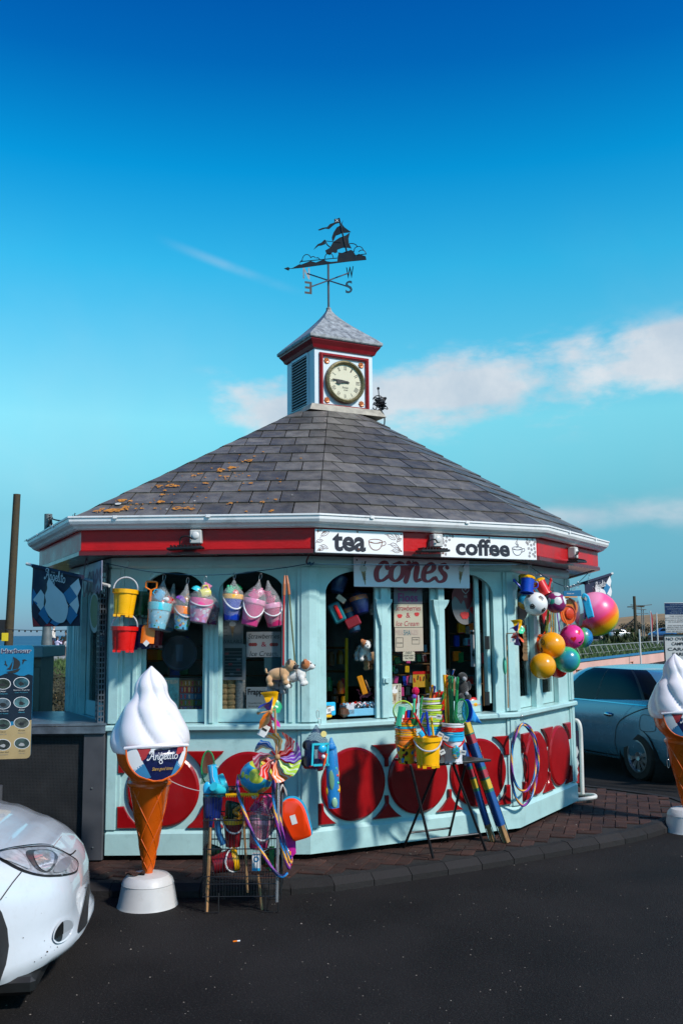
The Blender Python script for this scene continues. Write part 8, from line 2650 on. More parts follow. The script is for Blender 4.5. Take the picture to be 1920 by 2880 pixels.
# ---- hoops
STR=[PL('h_navy',(.012,.012,.06)),PL('h_gold',(.75,.36,.05)),PL('h_purple',(.22,.04,.26)),PL('h_blue',(.01,.16,.42)),PL('h_pink',(.55,.05,.25))]
def hoop(name,pts,label,r=.0105,seq=(0,0,1,2,3,0,4),closed=True,group='twist-striped hoops'):
 o=thing(name,pts[0],label,'hoop',group)
 P=catmull(pts,14,closed);n=14
 b=MB();b.tube(P,r,n,closed)
 sq=[0]*4+[3]*3+[1]*3+[2]*4
 b.mi=[]
 m_=len(P)if closed else len(P)-1
 acc=0
 for i in range(m_):
  acc+=(P[(i+1)%len(P)]-P[i]).length
  for k in range(n):b.mi.append(sq[int(k+acc/.019)%n])
 if not closed:b.mi+=[0,0]
 b.build('tube',STR,o,world=True,smooth=True);return o
Fh=F[3]
def hp6(u,v,Y):return at(1380+.17857*u,1940+.17857*v,Y)
hoop('hoop',[hp6(u,v,Y)for u,v,Y in[(490,545,7.93),(400,640,7.9),(335,860,7.88),(318,1120,7.87),(325,1400,7.87),(385,1680,7.89),(500,1830,7.95),(620,1720,8.04),(700,1500,8.1),(745,1150,8.13),(720,860,8.1),(640,640,8.04),(570,560,7.98)]],'larger twist-striped hoop hanging at the right corner of the kiosk')
hoop('hoop',[hp6(u,v,Y)for u,v,Y in[(500,550,7.90),(420,650,7.88),(345,880,7.85),(325,1100,7.84),(345,1350,7.85),(420,1540,7.88),(520,1600,7.93),(610,1540,8.0),(690,1330,8.06),(715,1080,8.1),(680,800,8.06),(600,640,8.0)]],'smaller twist-striped hoop hanging inside the larger one at the right corner')
t_=thing('snap_hook',hp6(484,405,7.97),'steel snap hook carrying the striped hoops under the sill','hook');clip(t_,(0,0,0),.07)
# white tube stand at the right
t_=thing('sign_stand',(2.4,9.75,GZ),'white tubular stand with a navy harlequin banner right of the kiosk','sign stand')
z5b=Zz((1560,1640),.3231)
def q5(u,v,Y):return at(*z5b(u,v),Y)
MB().tube(catmull([q5(120,1205,9.75),q5(170,1195,9.7),q5(200,1205,9.68),q5(220,1260,9.66),q5(228,1400,9.65),q5(240,1840,9.62)],6),.019,10).build('frame',m_rail,t_,world=True,smooth=True)
MB().tube(catmull([q5(150,1838,9.95),q5(240,1845,9.7),q5(330,1848,9.45),q5(352,1858,9.38),q5(330,1870,9.32),q5(190,1890,9.3)],5),.019,10).build('foot',m_rail,t_,world=True,smooth=True)
PB=plane((2.0,9.9),(3.2,9.66))
bn=flat(PB,[(120,1290),(205,1287),(212,1740),(130,1760)],m_cloth_navy,t_,.0,'banner',.004,zf=z5b)
for(m,u,v,hw_,hh_)in((m_cream_w,190,1470,17,52),(m_cream_w,192,1570,17,50),(m_cream_w,193,1665,17,50),(m_lbl,172,1520,16,48),(m_lbl,175,1620,16,48),(m_fred,205,1620,6,30),(m_lbl,175,1705,14,36)):flat(PB,[(u-hw_,v),(u,v-hh_),(u+hw_,v),(u,v+hh_)],m,t_,.003,'diamond_print',zf=z5b)
flat(PB,[(186,1745),(190,1690),(210,1640),(211,1742)],m_fred,t_,.004,'diamond_print',zf=z5b)
# ---- bags hanging at the middle corner post
zb_=Zz((780,1980),.1955);Yc=7.0
def B5(u,v,Y=Yc):return at(*zb_(u,v),Y)
t_=thing('truck_toy_bag',B5(600,300),'net bag with black toy wheels and cyan sand tray on the middle corner post','toy bag',rot=(0,0,R(15)))
kb=.1955*Yc/FPX
clip(t_,(-.006,.02,.10),.06);clip(t_,(.002,0,.045),.05)
O=lambda u,v:((u-600)*kb,0,-(v-300)*kb)
for(u,v,r)in((440,580,68),(415,800,70),(560,590,60),(600,840,60)):MB().lathe([(.002,-.02),(r*kb,-.02),(r*kb*1.05,0),(r*kb,.02),(.002,.02)],18,TR(O(u,v)[0],.01 if u<500 else.05,O(u,v)[2])@RX(PI/2)@RY(.4)).build('wheel',m_tyre,t_)
MB().box((O(500,880)[0],.03,O(500,880)[2]),(230*kb,.05,50*kb),bev=.01).build('truck_bed',RED,t_)
MB().box((O(470,700)[0],.03,O(470,700)[2]),(130*kb,.05,260*kb),bev=.01).build('truck_cab',NAV,t_)
for s in((500,550,30,300),(715,560,30,300)):MB().box((O(s[0]+5,700)[0],-.03,O(0,705)[2]),(26*kb,.03,300*kb),RY(R(3))).build('tray_side',CYA,t_)
for v in(560,845):MB().box((O(610,v)[0],-.03,O(0,v)[2]),(225*kb,.03,28*kb)).build('tray_end',CYA,t_)
MB().sphere((O(625,620)[0],-.04,O(0,625)[2]),62*kb,16,10,(1,.6,.9)).build('shell_mould',SKY,t_,smooth=True)
MB().sphere((O(632,730)[0],-.055,O(0,730)[2]),30*kb,12,8).build('toy_ball',WHI,t_,smooth=True)
MB().tube([(O(640,850)[0],-.05,O(0,850)[2]),(O(680,690)[0],-.05,O(0,690)[2])],.008,6).build('rake',DOR,t_)
MB().lathe([(.004,0.0),(70*kb,-.05),(165*kb,-.11),(180*kb,-.22),(170*kb,-.29),(90*kb,-.315),(.01,-.318)],20,TR(-.022,0,0)@SCL(1,.45,1),caps=False).build('net_bag',NETK,t_,smooth=True)
disc0=MB().lathe([(.002,0),(.022,0),(.022,.003)],16,TR(O(650,430)[0],-.03,O(0,425)[2])@RX(PI/2)).build('round_tag',PL('tag_yellow',(.75,.62,.22)),t_)
t_=thing('ball_tube_bag',B5(760,600,7.05),'long blue net tube of toy bats and small coloured balls beside the truck bag','toy bag',rot=(0,R(-2),R(20)))
O2_=lambda u,v:((u-760)*kb,0,-(v-600)*kb)
MB().lathe([(.002,-860*kb),(60*kb,-860*kb),(62*kb,-840*kb),(52*kb,-150*kb),(30*kb,-130*kb),(28*kb,-60*kb),(75*kb,-45*kb),(80*kb,-20*kb),(.002,-5*kb)],18).build('bowling_tube',PL('tube_blue',(.01,.16,.48)),t_,smooth=40)
MB().sphere(O2_(745,1070),46*kb,12,8,(1,.5,3.3),TR(0,-.025,0)).build('green_label',PL('dull_green',(.12,.26,.16)),t_,smooth=True)
MB().sphere(O2_(770,1380),44*kb,12,8,(1,.5,1.7),TR(0,-.03,0)).build('green_label',PL('pale_green',(.25,.45,.30)),t_,smooth=True)
for(u,v,m)in((805,915,MIN),(818,1015,RED),(826,1118,MIN),(833,1222,YEL)):MB().sphere(O2_(u+10,v),22*kb,12,8,M=TR(0,-.02,0)).build('toy_ball',m,t_,smooth=True)
for(u,v)in((845,1000),(850,1210),(700,1220)):MB().sphere(O2_(u,v),60*kb,12,8,(.55,.4,1.3)).build('yellow_disc',YEL,t_,smooth=True)
MB().lathe([(.002,-870*kb),(80*kb,-860*kb),(92*kb,-700*kb),(92*kb,-300*kb),(78*kb,-40*kb),(40*kb,40*kb),(.006,110*kb)],18,TR(.008,0,0)@SCL(1,.7,1),caps=False).build('net_bag',NETB,t_,smooth=True)
# ---- wire basket with its goods
tr=thing('wire_basket',(-.64,6.27,RZ0),'tall black wire display basket full of beach toys beside the cone sign','wire basket')
X0,X1,Y0,Y1=-.885,-.405,6.125,6.42
ZTOP,ZLO=.60,-.02
def wires(nm,segs,r=.0016,stuff=True):
 b=MB()
 for a,c in segs:b.tube([a,c],r,4)
 o=b.build(nm,m_wire,tr,world=True)
 if stuff:tag(o,kind='stuff')
S=[]
nx,ny=27,15
for i in range(nx+1):
 x=X0+(X1-X0)*i/nx
 for y in(Y0,Y1):S.append(((x,y,ZTOP),(x,y,ZLO)))
 S.append(((x,Y0,.10),(x,Y1,.10)))
for i in range(ny+1):
 y=Y0+(Y1-Y0)*i/ny
 for x in(X0,X1):S.append(((x,y,ZTOP),(x,y,ZLO)))
wires('wire_grid',S)
for z in(ZTOP,.44,.265,.10,.055,ZLO):
 b=MB();b.tube([(X0,Y0,z),(X1,Y0,z),(X1,Y1,z),(X0,Y1,z)],.0042 if z in(ZTOP,.44,.265)else.003,6,True);b.build('wire_hoop',m_wire,tr,world=True)
for xa,xb,y in((X0+.02,X0+.10,Y0),(X1-.09,X1-.01,Y0),(X0+.02,X0+.10,Y1),(X1-.09,X1-.01,Y1)):
 MB().tube([(xa,y,ZLO+.02),(xa,y,RZ0+.008),(xb,y,RZ0+.008),(xb,y,ZLO+.02)],.004,6).build('foot_loop',m_wire,tr,world=True)
MB().tube([at(*z3(945,800),Y0-.01),at(*z3(918,2130),Y0-.01)],.010,8).build('chrome_post',mat('post_chrome',(.55,.56,.58),.25,metal=.8),tr,world=True)
MB().box((X1+.012,(Y0+Y1)/2-.06,.36),(.004,.12,.44)).build('side_plate',mat('side_plate_grey',(.14,.16,.17),.4,metal=.5),tr,world=True)
zt2=Zz((560,2080),.2041)
def Q(u,v,Y):return at(*zt2(u,v),Y)
kt=.2041*6.2/FPX
GRP='beach toys in the wire basket'
def gb(u,v,Y,wz,hz_,tilt,label,body,rim,handle=None,hdir='down',hh=60,castle=False,net=None,top=None,contents=(),rx=0.):
 o=thing('toy_bucket',Q(u,v,Y),label,'toy bucket',GRP,rot=(R(rx),R(tilt),R(15)));w=wz*kt/2
 bucket_parts(o,w,hz_*kt,body,rim,handle,castle,hdir,hh*kt)
 for(kd,x,z,s,m,*r)in contents:mould(o,kd,(x*w,0,z*w),s*w,m,.4)
 if net:netbag(o,w,hz_*kt,top*kt,net,up=top*kt*.45)
 return o
gb(870,1080,6.25,330,400,8,'large pink bucket with pale pink rim high in the wire basket',DPK,LPK,LGR,hh=240,net=NETW,top=300,contents=[('can',.3,1.1,1.3,PNK),('castle',-.5,.8,1.1,DPK),('ball',-.9,1.6,.22,WHI)])
gb(470,1085,6.28,270,370,0,'dark red bucket with a yellow rim in the middle of the wire basket',PL('wine',(.22,.008,.015)),YEL,LGR,'down',150)
gb(520,1640,6.25,300,330,78,'dark red bucket with yellow rim lying on its side low in the wire basket',PL('wine',(.22,.008,.015)),YEL,WHI,hdir='down',hh=150)
gb(200,1480,6.33,240,200,20,'dark green printed bucket low at the left of the wire basket',printed('dark_green_print',(.01,.06,.03),[(.12,.08,.01),(.02,.1,.05)],40,.4),DGR)
gb(930,1580,6.32,260,200,-30,'orange and green netted bucket low at the right of the wire basket',PL('rust_orange',(.35,.09,.01)),DGR)
gb(480,880,6.36,220,190,15,'dark green bucket near the top of the wire basket',DGR,DGR)
gb(990,800,6.36,170,230,-5,'red bucket with a mint rim behind the globe ball in the wire basket',RED,MIN)
gb(370,620,6.30,300,260,70,'pale blue island-print bucket lying across the top of the wire basket',island,CYA,None)
o=thing('globe_ball',Q(788,520,6.24),'yellow and blue cartoon globe ball on top of the wire basket','ball');MB().sphere((0,0,0),224*kt,36,24).build('shell',globe,o,smooth=True)
# shovel with wooden handle, other wooden handles
def wood(u0,v0,u1,v1,Y,label,r=.0085):
 o=thing('net_pole',Q(u0,v0,Y),label,'net pole','wooden poles in the wire basket');MB().tube([Q(u0,v0,Y),Q(u1,v1,Y)],[r,r*.85],8).build('shaft',m_wood,o,world=True)
o=thing('blue_shovel',Q(180,800,6.165),'dark blue shovel standing blade up with a wooden handle in the wire basket','shovel')
MB().grid(lambda u,v:Q(50+270*u+(.5-u)*60*v*v,800+290*v,6.17+.02*(2*u-1)**2),10,8).build('blade',PL('shovel_blue',(.006,.02,.16)),o,world=True,smooth=True)
MB().tube([Q(170,1060,6.165),Q(155,1215,6.165)],[.018,.010],10).build('socket',PL('shovel_blue',(.006,.02,.16)),o,world=True)
MB().tube([Q(155,1210,6.165),Q(92,2560,6.155)],.0105,8).build('wooden_shaft',m_wood,o,world=True)
wood(596,800,668,2110,6.17,'long wooden net pole in the middle of the wire basket');wood(815,1870,880,2500,6.2,'wooden net pole poking out low at the right of the wire basket');wood(750,1400,760,1520,6.25,'short wooden net pole deep in the wire basket')
o=thing('blue_strip_toy',Q(250,1130,6.22),'curved blue plastic strip inside the wire basket','toy');MB().tube([Q(245,1120,6.22),Q(270,1300,6.22),Q(335,1450,6.22)],.02,8).build('strip',PL('mid_blue',(.02,.14,.34)),o,world=True)
o=thing('seahorse_mould',Q(530,1030,6.15),'amber seahorse sand mould inside the wire basket','sand mould');b=MB()
P=[(560,930),(510,960),(490,1000),(545,1030),(565,1060),(545,1105),(500,1110),(495,1075)]
b.tube(catmull([Q(u,v,6.15)for u,v in P],4),[.010]*6+[.014]*8+[.010]*15,7);b.build('mould',PL('amber',(.60,.22,.005)),o,world=True,smooth=True)
o=thing('yellow_rake',Q(590,760,6.11),'yellow rake head lying teeth down on the top rim of the wire basket','toy rake')
b=MB();b.box((0,0,.002),(430*kt,.02,.012))
for k in range(15):b.prism([(-215*kt+k*29.5*kt,0),(-215*kt+(k+.9)*29.5*kt,0),(-215*kt+(k+.45)*29.5*kt,-.018)],-.006,.004)
b.build('rake_head',YEL,o)
o=thing('boxed_toy',Q(790,1690,6.17),'white carded toy with a blue crest low in the wire basket','toy box');MB().box((0,0,0),(110*kt,.03,220*kt)).build('card',WHI,o)
MB().lathe([(.010,0),(.018,0)],16,TR(0,-.0165,.02)@RX(PI/2),caps=False).build('crest',PL('crest_blue',(.02,.2,.4)),o);MB().box((0,-.0155,-90*kt),(108*kt,.001,36*kt)).build('band',SKY,o)
o=thing('green_comb_toy',Q(1000,1640,6.18),'green plastic comb-like sieve low in the wire basket','toy');b=MB();b.box((0,0,0),(60*kt,.02,300*kt))
for k in range(6):b.box((-45*kt,0,(k*50-125)*kt),(60*kt,.012,12*kt))
b.build('comb',GRN,o)
hoopnet('fishing_net',Q(120,385,6.28),88*kt,215*kt,GRN,NETG,'dark green fishing net standing at the left of the wire basket',cone=(-.055,-.11),lean=-5)
o=thing('rolled_mat',Q(195,500,6.2),'pale cyan rolled tube tied with white string at the top of the wire basket','rolled toy',rot=(0,R(-8),0))
MB().lathe([(58*kt,-170*kt),(62*kt,140*kt),(50*kt,140*kt)],18).build('roll',SKY,o,smooth=40);MB().tube([(.005,-62*kt,140*kt),(.0,-62*kt,0),(.012,-62*kt,-120*kt)],.002,4).build('string',WHI,o);MB().tube([(-.01,-.01,130*kt),(.03,-.02,120*kt),(.045,-.02,105*kt)],.002,4).build('string',WHI,o)
o=thing('cyan_sole_toy',Q(110,690,6.16),'ribbed cyan oval plastic toy at the top left of the wire basket','toy');MB().sphere((0,0,0),62*kt,18,12,(.9,.4,1.6)).build('shell',SKY,o,smooth=True)
o=thing('cyan_cup_toy',Q(255,690,6.15),'round cyan plastic cup at the top of the wire basket','toy cup',rot=(R(60),0,R(-30)));MB().lathe([(.002,0),(80*kt,0),(86*kt,.01),(60*kt,.09)],22,TR(0,0,-.04)).build('cup',CYA,o,smooth=40)
o=thing('brown_toy',Q(440,700,6.16),'brown and spotted toy shape under the globe ball','toy');MB().sphere((0,0,0),42*kt,12,8,(1,.6,1)).build('shape',BRN,o,smooth=True);MB().sphere((50*kt,0,.0),30*kt,10,8,(1,.6,1.3)).build('spotted_shape',printed('spot_print',(.12,.01,.02),[(.5,.3,.2)],120,.3),o,smooth=True)
# red board, pink float
def boardtoy(u,v,Y,label,m,m2,sc,rot):
 o=thing('swim_board',Q(u,v,Y),label,'toy board','boards hung on the side of the wire basket',rot=rot)
 P=[(-165,170),(-150,250),(-90,300),(-20,300),(60,250),(120,170),(165,40),(190,-120),(185,-200),(130,-245),(60,-270),(-20,-262),(-50,-230)]
 P=[(-185,-20),(-182,90),(-150,190),(-90,250),(-20,265),(60,240),(120,170),(150,60),(150,-120),(140,-250),(100,-290),(-60,-290),(-110,-280),(-135,-230)]
 q=[(p.x*kt*sc,p.y*kt*sc)for p in catmull([(x,z,0)for x,z in P],3,True)]
 MB().bevprism(q,-.03,-.002,.015).build('shell',m,o,smooth=40,fixn=True);MB().prism([(x*1.05+.006,z*1.03+.006)for x,z in q],.001,.009).build('backing',m2,o)
 MB().box((-30*kt,-.0315,-10*kt),(75*kt,.001,120*kt)).build('price_sticker',m_tag,o);return o
boardtoy(1330,1075,6.22,'glossy orange-red board with a price sticker hung at the right side of the wire basket',PL('board_red',(.78,.045,.004),.15),SKY,1.,(0,R(-17),0))
o=thing('pink_float',Q(1235,1280,6.26),'bright pink inflated float hanging behind the orange-red board','float',rot=(0,R(-6),0));MB().lathe([(.004,-.155),(.030,-.135),(.036,-.05),(.034,.06),(.02,.14)],18,SCL(1,.6,1),mod=lambda a,k:1+.08*math.sin(3*a+k)).build('float',MAG,o,smooth=True)
o=thing('tie_string',Q(1150,620,6.2),'pale tangled string tying the toys to the basket corner','string');b=MB()
for k in range(4):b.tube(catmull([Q(1075+8*k,760,6.16),Q(1110+10*k,680-8*k,6.18),Q(1150,620+8*k,6.2),Q(1175+6*k,690,6.2),Q(1205,780-5*k,6.2)],4),.0022,5)
b.build('string',mat('pale_string',(.5,.48,.45),.8),o,world=True)
# hoops threaded through
hoop('hoop',[Q(u,v,Y)for u,v,Y in[(545,500,6.2),(528,620,6.12),(555,800,6.10),(640,1050,6.09),(760,1350,6.09),(900,1610,6.09),(1020,1800,6.09),(1130,1890,6.1),(1210,1850,6.14)]],'twist-striped hoop slung diagonally across the front of the wire basket',closed=False)
hoop('hoop',[Q(u,v,Y)for u,v,Y in[(1035,480,6.22),(1020,620,6.15),(1030,900,6.11),(1080,1200,6.11),(1150,1500,6.12),(1210,1720,6.14),(1240,1760,6.18),(1215,1500,6.25),(1120,1100,6.3),(1060,700,6.3)]],'twist-striped hoop hanging down the right side of the wire basket')
hoop('hoop',[Q(u,v,Y)for u,v,Y in[(1050,500,6.26),(1060,800,6.17),(1120,1150,6.15),(1190,1480,6.16),(1250,1700,6.2),(1265,1600,6.28),(1180,1200,6.34),(1100,800,6.34)]],'second twist-striped hoop bunched at the right side of the wire basket')
for k,(u,v,m)in enumerate(((1255,1640,BLU),(1245,1590,YEL),(1262,1690,RED))):MB().box((0,0,0),(.018,.02,.04)).build('clip_part',m,thing('small_clip_toy',Q(u,v,6.24),['small blue plastic clip','small yellow plastic clip','small red plastic clip'][k]+' under the pink float by the basket','toy clip'))
# ================================================================ goods inside the kiosk
G=F[2]
def inn(u,v,d):return at(*[c for c in(lambda p:p)(zq(u,v))],0)if 0 else(lambda s,z:G.w(s,z,-d))(*G.px(*zq(u,v),-d))
zi=Zz((900,1560),.2041)
def I(u,v,d):return(lambda s,z:G.w(s,z,-d))(*G.px(*zi(u,v),-d))
ki=.2041*7.9/FPX
RF=G.M.to_euler()
sh=thing('display_shelf',I(250,2300,.95),'dark display shelf with bright yellow edge inside the serving window','shelf',rot=RF)
amb=mat('amber_wood',(.10,.045,.008),.5)
P0=I(362,1150,.75);P1=I(362,2190,.75)
MB().tube([P0,P1],.014,6).build('yellow_post',PL('shelf_yellow',(.85,.58,.01)),sh,world=True)
for v in(1285,1610,1935):MB().tube([I(95,v,.95),I(345,v,.76)],.010,5).build('shelf_board',amb,sh,world=True)
for u,v,m,lb in((320,1820,RED,'red tin'),(280,1850,ORA,'orange tin'),(150,1450,amb,'dark amber jar'),(275,1430,mat('amber_jar',(.20,.12,.01),.15),'golden jar'),(120,1800,GRN,'green tin'),(200,1960,BRN,'brown jar'),(330,2040,YEL,'yellow tin')):
 t_=thing('shelf_jar',I(u,v,.9),lb+' on the dim shelf behind the yellow post','jar','jars and tins on the inner shelf',rot=RF);MB().lathe([(.03,-.05),(.032,.04),(.02,.055),(.02,.07)],12).build('jar',m,t_,smooth=40)
def ib(u,v,d,wz,hz_,tilt,label,body,rim,**kw):
 o=thing('toy_bucket',I(u,v,d),label,'toy bucket','toys hanging inside the serving window',rot=(R(-10),R(tilt),0));w=wz*ki/2
 bucket_parts(o,w,hz_*ki,body,rim,None);netbag(o,w,hz_*ki,110*ki,NETK if not kw.get('n')else NETW,up=40*ki);return o
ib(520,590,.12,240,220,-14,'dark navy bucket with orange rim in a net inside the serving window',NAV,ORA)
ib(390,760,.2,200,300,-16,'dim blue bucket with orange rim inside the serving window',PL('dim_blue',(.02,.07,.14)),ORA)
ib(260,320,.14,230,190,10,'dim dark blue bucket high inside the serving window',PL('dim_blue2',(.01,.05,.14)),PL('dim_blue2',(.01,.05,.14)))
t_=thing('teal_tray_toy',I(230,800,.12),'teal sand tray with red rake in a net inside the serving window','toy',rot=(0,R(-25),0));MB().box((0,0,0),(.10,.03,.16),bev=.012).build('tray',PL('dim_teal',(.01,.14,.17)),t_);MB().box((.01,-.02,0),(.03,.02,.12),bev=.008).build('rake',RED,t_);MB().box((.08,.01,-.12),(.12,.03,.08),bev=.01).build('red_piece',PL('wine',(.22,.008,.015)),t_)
t_=thing('swing_tag',I(290,610,.08),'pale printed swing tag on the toys inside the serving window','tag',rot=(0,R(38),0));MB().box((0,0,0),(.075,.002,.04)).build('card',PL('tag_peach',(.60,.40,.28)),t_)
dog(I(590,1330,.20),.19,-70,'white and brown soft toy dog facing out of the serving window',F_WH,F_WH,F_BR,patch=F_BR,tilt=0,muzz=F_WH)
dog(I(740,1420,.26),.22,160,'tan soft toy dog seen from behind inside the serving window',F_TAN,F_TAN,F_TAN,tilt=10)
dog(I(755,700,.22),.15,-60,'small pale soft toy hanging behind the first mullion',F_WH,F_TAN,F_BK,tilt=-30)
t_=thing('sweet_tray',I(640,2170,.05),'pale blue tray of wrapped sweets on the serving sill','tray',rot=RF)
MB().box((-.03,.07,0),(.27,.14,.055),bev=.004).build('tray',LBL,t_);MB().box((-.14,.06,.02),(.07,.12,.07),bev=.004).build('white_basket',LGR,t_)
b=[MB()for _ in range(5)]
for _ in range(110):
 q=Vector((rn.uniform(-.17,.10),rn.uniform(.01,.13),.035+rn.uniform(0,.03)));b[rn.randrange(5)].box(q,(.026,.014,.008),TR(*q)@Euler((rn.uniform(-1,1),rn.uniform(-1,1),rn.uniform(0,3))).to_matrix().to_4x4()@TR(*-q))
for bb_2,m in zip(b,(WHI,LBL,RED,BRN,LGR)):tag(bb_2.build('wrapped_sweets',m,t_),kind='stuff')
t_=thing('striped_candy_jar',I(670,1990,.12),'clear jar of pink and white striped candy sticks on the serving sill','sweets',rot=RF)
b=MB()
for _ in range(46):
 a=rn.uniform(0,6.28);r_=rn.uniform(0,.06);q=Vector((r_*math.cos(a),.05+r_*.5*math.sin(a),rn.uniform(.0,.07)));b.tube([q,q+Vector((rn.uniform(-.03,.03),rn.uniform(-.02,.02),rn.uniform(-.02,.05)))],.004,5)
tag(b.build('candy_sticks',mat('candy_stripe',(.42,.10,.16),.4,var=.8,vs=160),t_),kind='stuff');MB().lathe([(.055,-.10),(.06,-.02)],16,TR(0,.05,0),caps=False).build('jar',FILM,t_)
t_=thing('yellow_honeycomb_toy',I(580,1800,.12),'amber lattice plastic toy standing on the serving sill','toy',rot=(0,R(-18),0));MB().box((0,0,0),(.045,.01,.15),bev=.008).build('lattice',PL('amber',(.60,.22,.005)),t_);MB().tube([(.045,0,-.06),(.035,0,.03)],.005,6).build('stick',m_wood,t_)
for(u,v,m,lb)in((150,2130,SKY,'blue and white printed pack standing at the left end of the serving sill'),(100,2160,YEL,'yellow and red pack at the far left end of the serving sill')):
 t_=thing('sweet_pack',I(u,v,.04),lb,'pack','packs on the serving sill',rot=RF);MB().box((0,.02,0),(.09,.03,.10),bev=.008).build('pack',m,t_);MB().box((0,.004,.0),(.06,.003,.035),RY(R(-12))).build('pack_print',WHI,t_)
t_=thing('chocolate_twist',I(330,2180,.08),'dark brown knotted bundle on the serving sill','sweet',rot=RF);MB().lathe([(.01,-.035),(.045,-.01),(.04,.03),(.01,.04)],14,mod=lambda a,k:1+.15*math.sin(5*a+k)).build('bundle',BRN,t_,smooth=True)
# middle light: shelves of small goods, right light: packet and monkey
rg=random.Random(12)
cols=[RED,YEL,BLU,PL('dull_silver',(.22,.22,.24)),GRN,PNK,PL('dull_white',(.3,.3,.3)),BRN,ORA,LBL,PL('dull_teal',(.03,.12,.13))]
CN=['red','yellow','blue','silver','green','pink','off-white','brown','orange','pale blue','teal']
_sn={}
def rown(u,v,u0,u1):
 r_=_rown(u,v,u0,u1);_sn[r_]=_sn.get(r_,0)+1
 return r_+['',', nearer the glass',', deeper in',', lowest',', highest'][min(4,_sn[r_]-1)]
def _rown(u,v,u0,u1):return['top','second','third','fourth','fifth','bottom'][min(5,int((v-740)/75))]+' row, '+['far left','left','centre','right','far right'][max(0,min(4,int((u-u0)/(u1-u0)*5)))]
for k in range(46):
 u=rg.choice([rg.uniform(640,930)]);v=rg.choice([770,850,930,1010,1090,1160])+rg.uniform(-10,10)
 ci=rg.randrange(11);t_=thing('small_packet',inn(u,v,rg.uniform(.16,.3)),CN[ci]+' packet behind the middle window, '+rown(u,v,640,930),'packet','small packets behind the middle window',rot=(0,R(rg.uniform(-12,12)),0))
 w_=rg.uniform(.022,.05);MB().box((0,0,0),(w_,.012,rg.uniform(.04,.08)),bev=.004).build('packet',cols[ci],t_)
for k in range(30):
 u=rg.uniform(320,730)if k<14 else rg.uniform(1110,1330);v=rg.choice([620,720,830,1010])+rg.uniform(-10,10);Gx=F[1]if k<14 else F[2]
 s,z=(F[1].px(*z4(u,v),-.45)if k<14 else F[2].px(*zq(u,v),-.5))
 ci=rg.randrange(11);t_=thing('small_packet',Gx.w(s,z,-.45),'dim %s packet inside behind the %s, %s'%(CN[ci],'first window' if k<14 else 'right-hand light',rown(u,v+120,320 if k<14 else 1110,730 if k<14 else 1330)),'packet','dim packets on the inner shelves',rot=Gx.M.to_euler())
 MB().box((0,0,0),(rg.uniform(.04,.09),.03,rg.uniform(.05,.1)),bev=.004).build('packet',cols[ci],t_)
for k,(Gx,zf_,u0,u1,vs_,d)in enumerate(((F[2],zq,632,945,(812,892,972,1052,1132,1196),.30),(F[1],z4,318,738,(655,755,865,1045),.46),(F[2],zq,1080,1335,(655,755,865,1045),.51),(F[1],z4,866,1290,(655,755,865,1045),.46))):
 t_=thing('goods_rack',Gx.w(*Gx.px(*zf_(u0,vs_[-1]),-d),-d),'dark wire shelf rack inside behind the '+['middle window','first window','right-hand light','second window'][k],'shelf rack')
 for v in vs_:
  a_,z_=Gx.px(*zf_(u0,v),-d);c_,_=Gx.px(*zf_(u1,v),-d)
  MB().box(((a_+c_)/2,d+.03,z_),(c_-a_,.12,.008),Gx.M).build('shelf_board',amb,t_,world=True)
 for q in(0,1):MB().box((a_ if q==0 else c_,d+.03,1.4),(.012,.12,.9),Gx.M).build('rack_side',amb,t_,world=True)
t_=thing('sweet_card',inn(880,1005,.10),'red and yellow strip card of lollies behind the middle window','sweet card',rot=RF);MB().box((0,0,0),(.17,.006,.12)).build('card',PL('card_amber',(.65,.30,.02)),t_)
MB().box((0,-.004,.055),(.17,.003,.022)).build('red_band',RED,t_)
for k in range(6):MB().box((-.07+k*.028,-.005,.01),(.010,.003,.035),RY(R(20*(k%2)-10))).build('lolly',m_ink if k%2 else RED,t_)
t_=thing('sweet_bag',inn(1287,1195,.06),'red and yellow bag of honeycomb sweets on the sill of the right-hand light','sweet bag',rot=RF)
MB().sphere((0,.02,0),.075,18,12,(1,.35,.78)).build('bag',banded('sweet_bag_print',[(0,(.10,.03,.015)),(.38,(.75,.48,.02)),(.78,(.5,.02,.02))],2,-.06,.06,.3,'CONSTANT',.01),t_,smooth=True)
text('Honeycomb',.1,RED,t_,TR(0,-.014,.0),w=.09,h=.022)
t_=thing('black_plush_monkey',inn(1195,1090,.10),'black curly soft toy sitting on the sill of the right-hand light','soft toy',rot=RF)
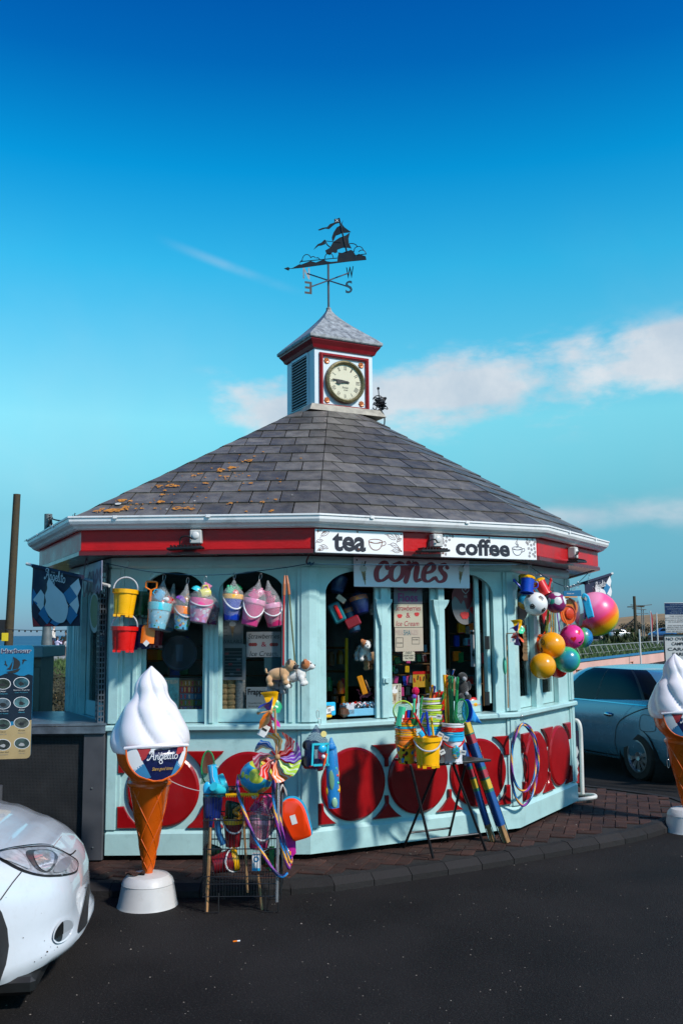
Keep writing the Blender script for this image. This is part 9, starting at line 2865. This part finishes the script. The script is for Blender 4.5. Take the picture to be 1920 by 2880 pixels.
plush(t_,[((0,0,.02),.05,(.9,.8,1.3)),((-.01,-.01,.11),.042,(1,1,1)),((.03,-.02,-.05),.03,(1,1,1)),((-.035,-.02,-.05),.03,(1,1,1)),((.05,-.01,.04),.02,(1,1,2))],F_BK);MB().sphere((-.02,-.05,.10),.018,10,7).build('muzzle',F_GR,t_,smooth=True);MB().sphere((.0,-.05,-.02),.016,10,7).build('paw',F_GR,t_,smooth=True)
t_=thing('clear_cone_bag',T_(735,130,7.28),'clear plastic bag of brown sticks standing behind the green spades','bag');MB().lathe([(.03,-.12),(.045,-.04),(.04,.02),(.02,.04),(.035,.08)],12,caps=False,mod=lambda a,k:1+.12*math.sin(4*a+k)).build('bag',film(),t_,smooth=True)
for q in(-.02,0,.02):MB().tube([(q,0,-.12),(q*1.2,0,.01)],.008,6).build('stick',m_wood,t_)
# litter
for(u,v,m,lb)in((1058,2710*.0+2651,ORA,'orange and white cigarette end on the asphalt in front of the basket'),(668,2650,ORA,''),(410,2712,RED,''),(1053,2764,YEL,'')):
 if not lb:continue
 p=atz(665,2650,RZ0);t_=thing('cigarette_end',(p.x,p.y,RZ0+.004),lb,'litter',rot=(0,0,.3));MB().tube([(-.02,0,0),(.004,0,0)],.004,6).build('filter',m,t_);MB().tube([(.004,0,0),(.02,0,0)],.004,6).build('paper',WHI,t_)
m_peb=mat('pale_grit',(.14,.12,.10),.9,objrand=.3,island=.5)
b=MB()
for _ in range(600):
 y=rg.uniform(3.2,9.5);x=rg.uniform(-.36,.40)*y;on=inpoly(x,y,pav_in)
 if on and inpoly(x,y,WALLPOLY):continue
 s_=rg.uniform(.002,.0055)*(1.7 if rg.random()<.06 else 1);z=(GZ if on else road_z(x,y))+.001
 a=rg.uniform(0,3);b.add([(x+s_*math.cos(a+k*PI/2)*rg.uniform(.5,1.4),y+s_*math.sin(a+k*PI/2),z)for k in range(4)]+[(x,y,z+s_*.6)],[(0,1,4),(1,2,4),(2,3,4),(3,0,4)])
tag(b.build('grit',m_peb),label='pale grit and chips scattered over the asphalt and bricks',kind='stuff')
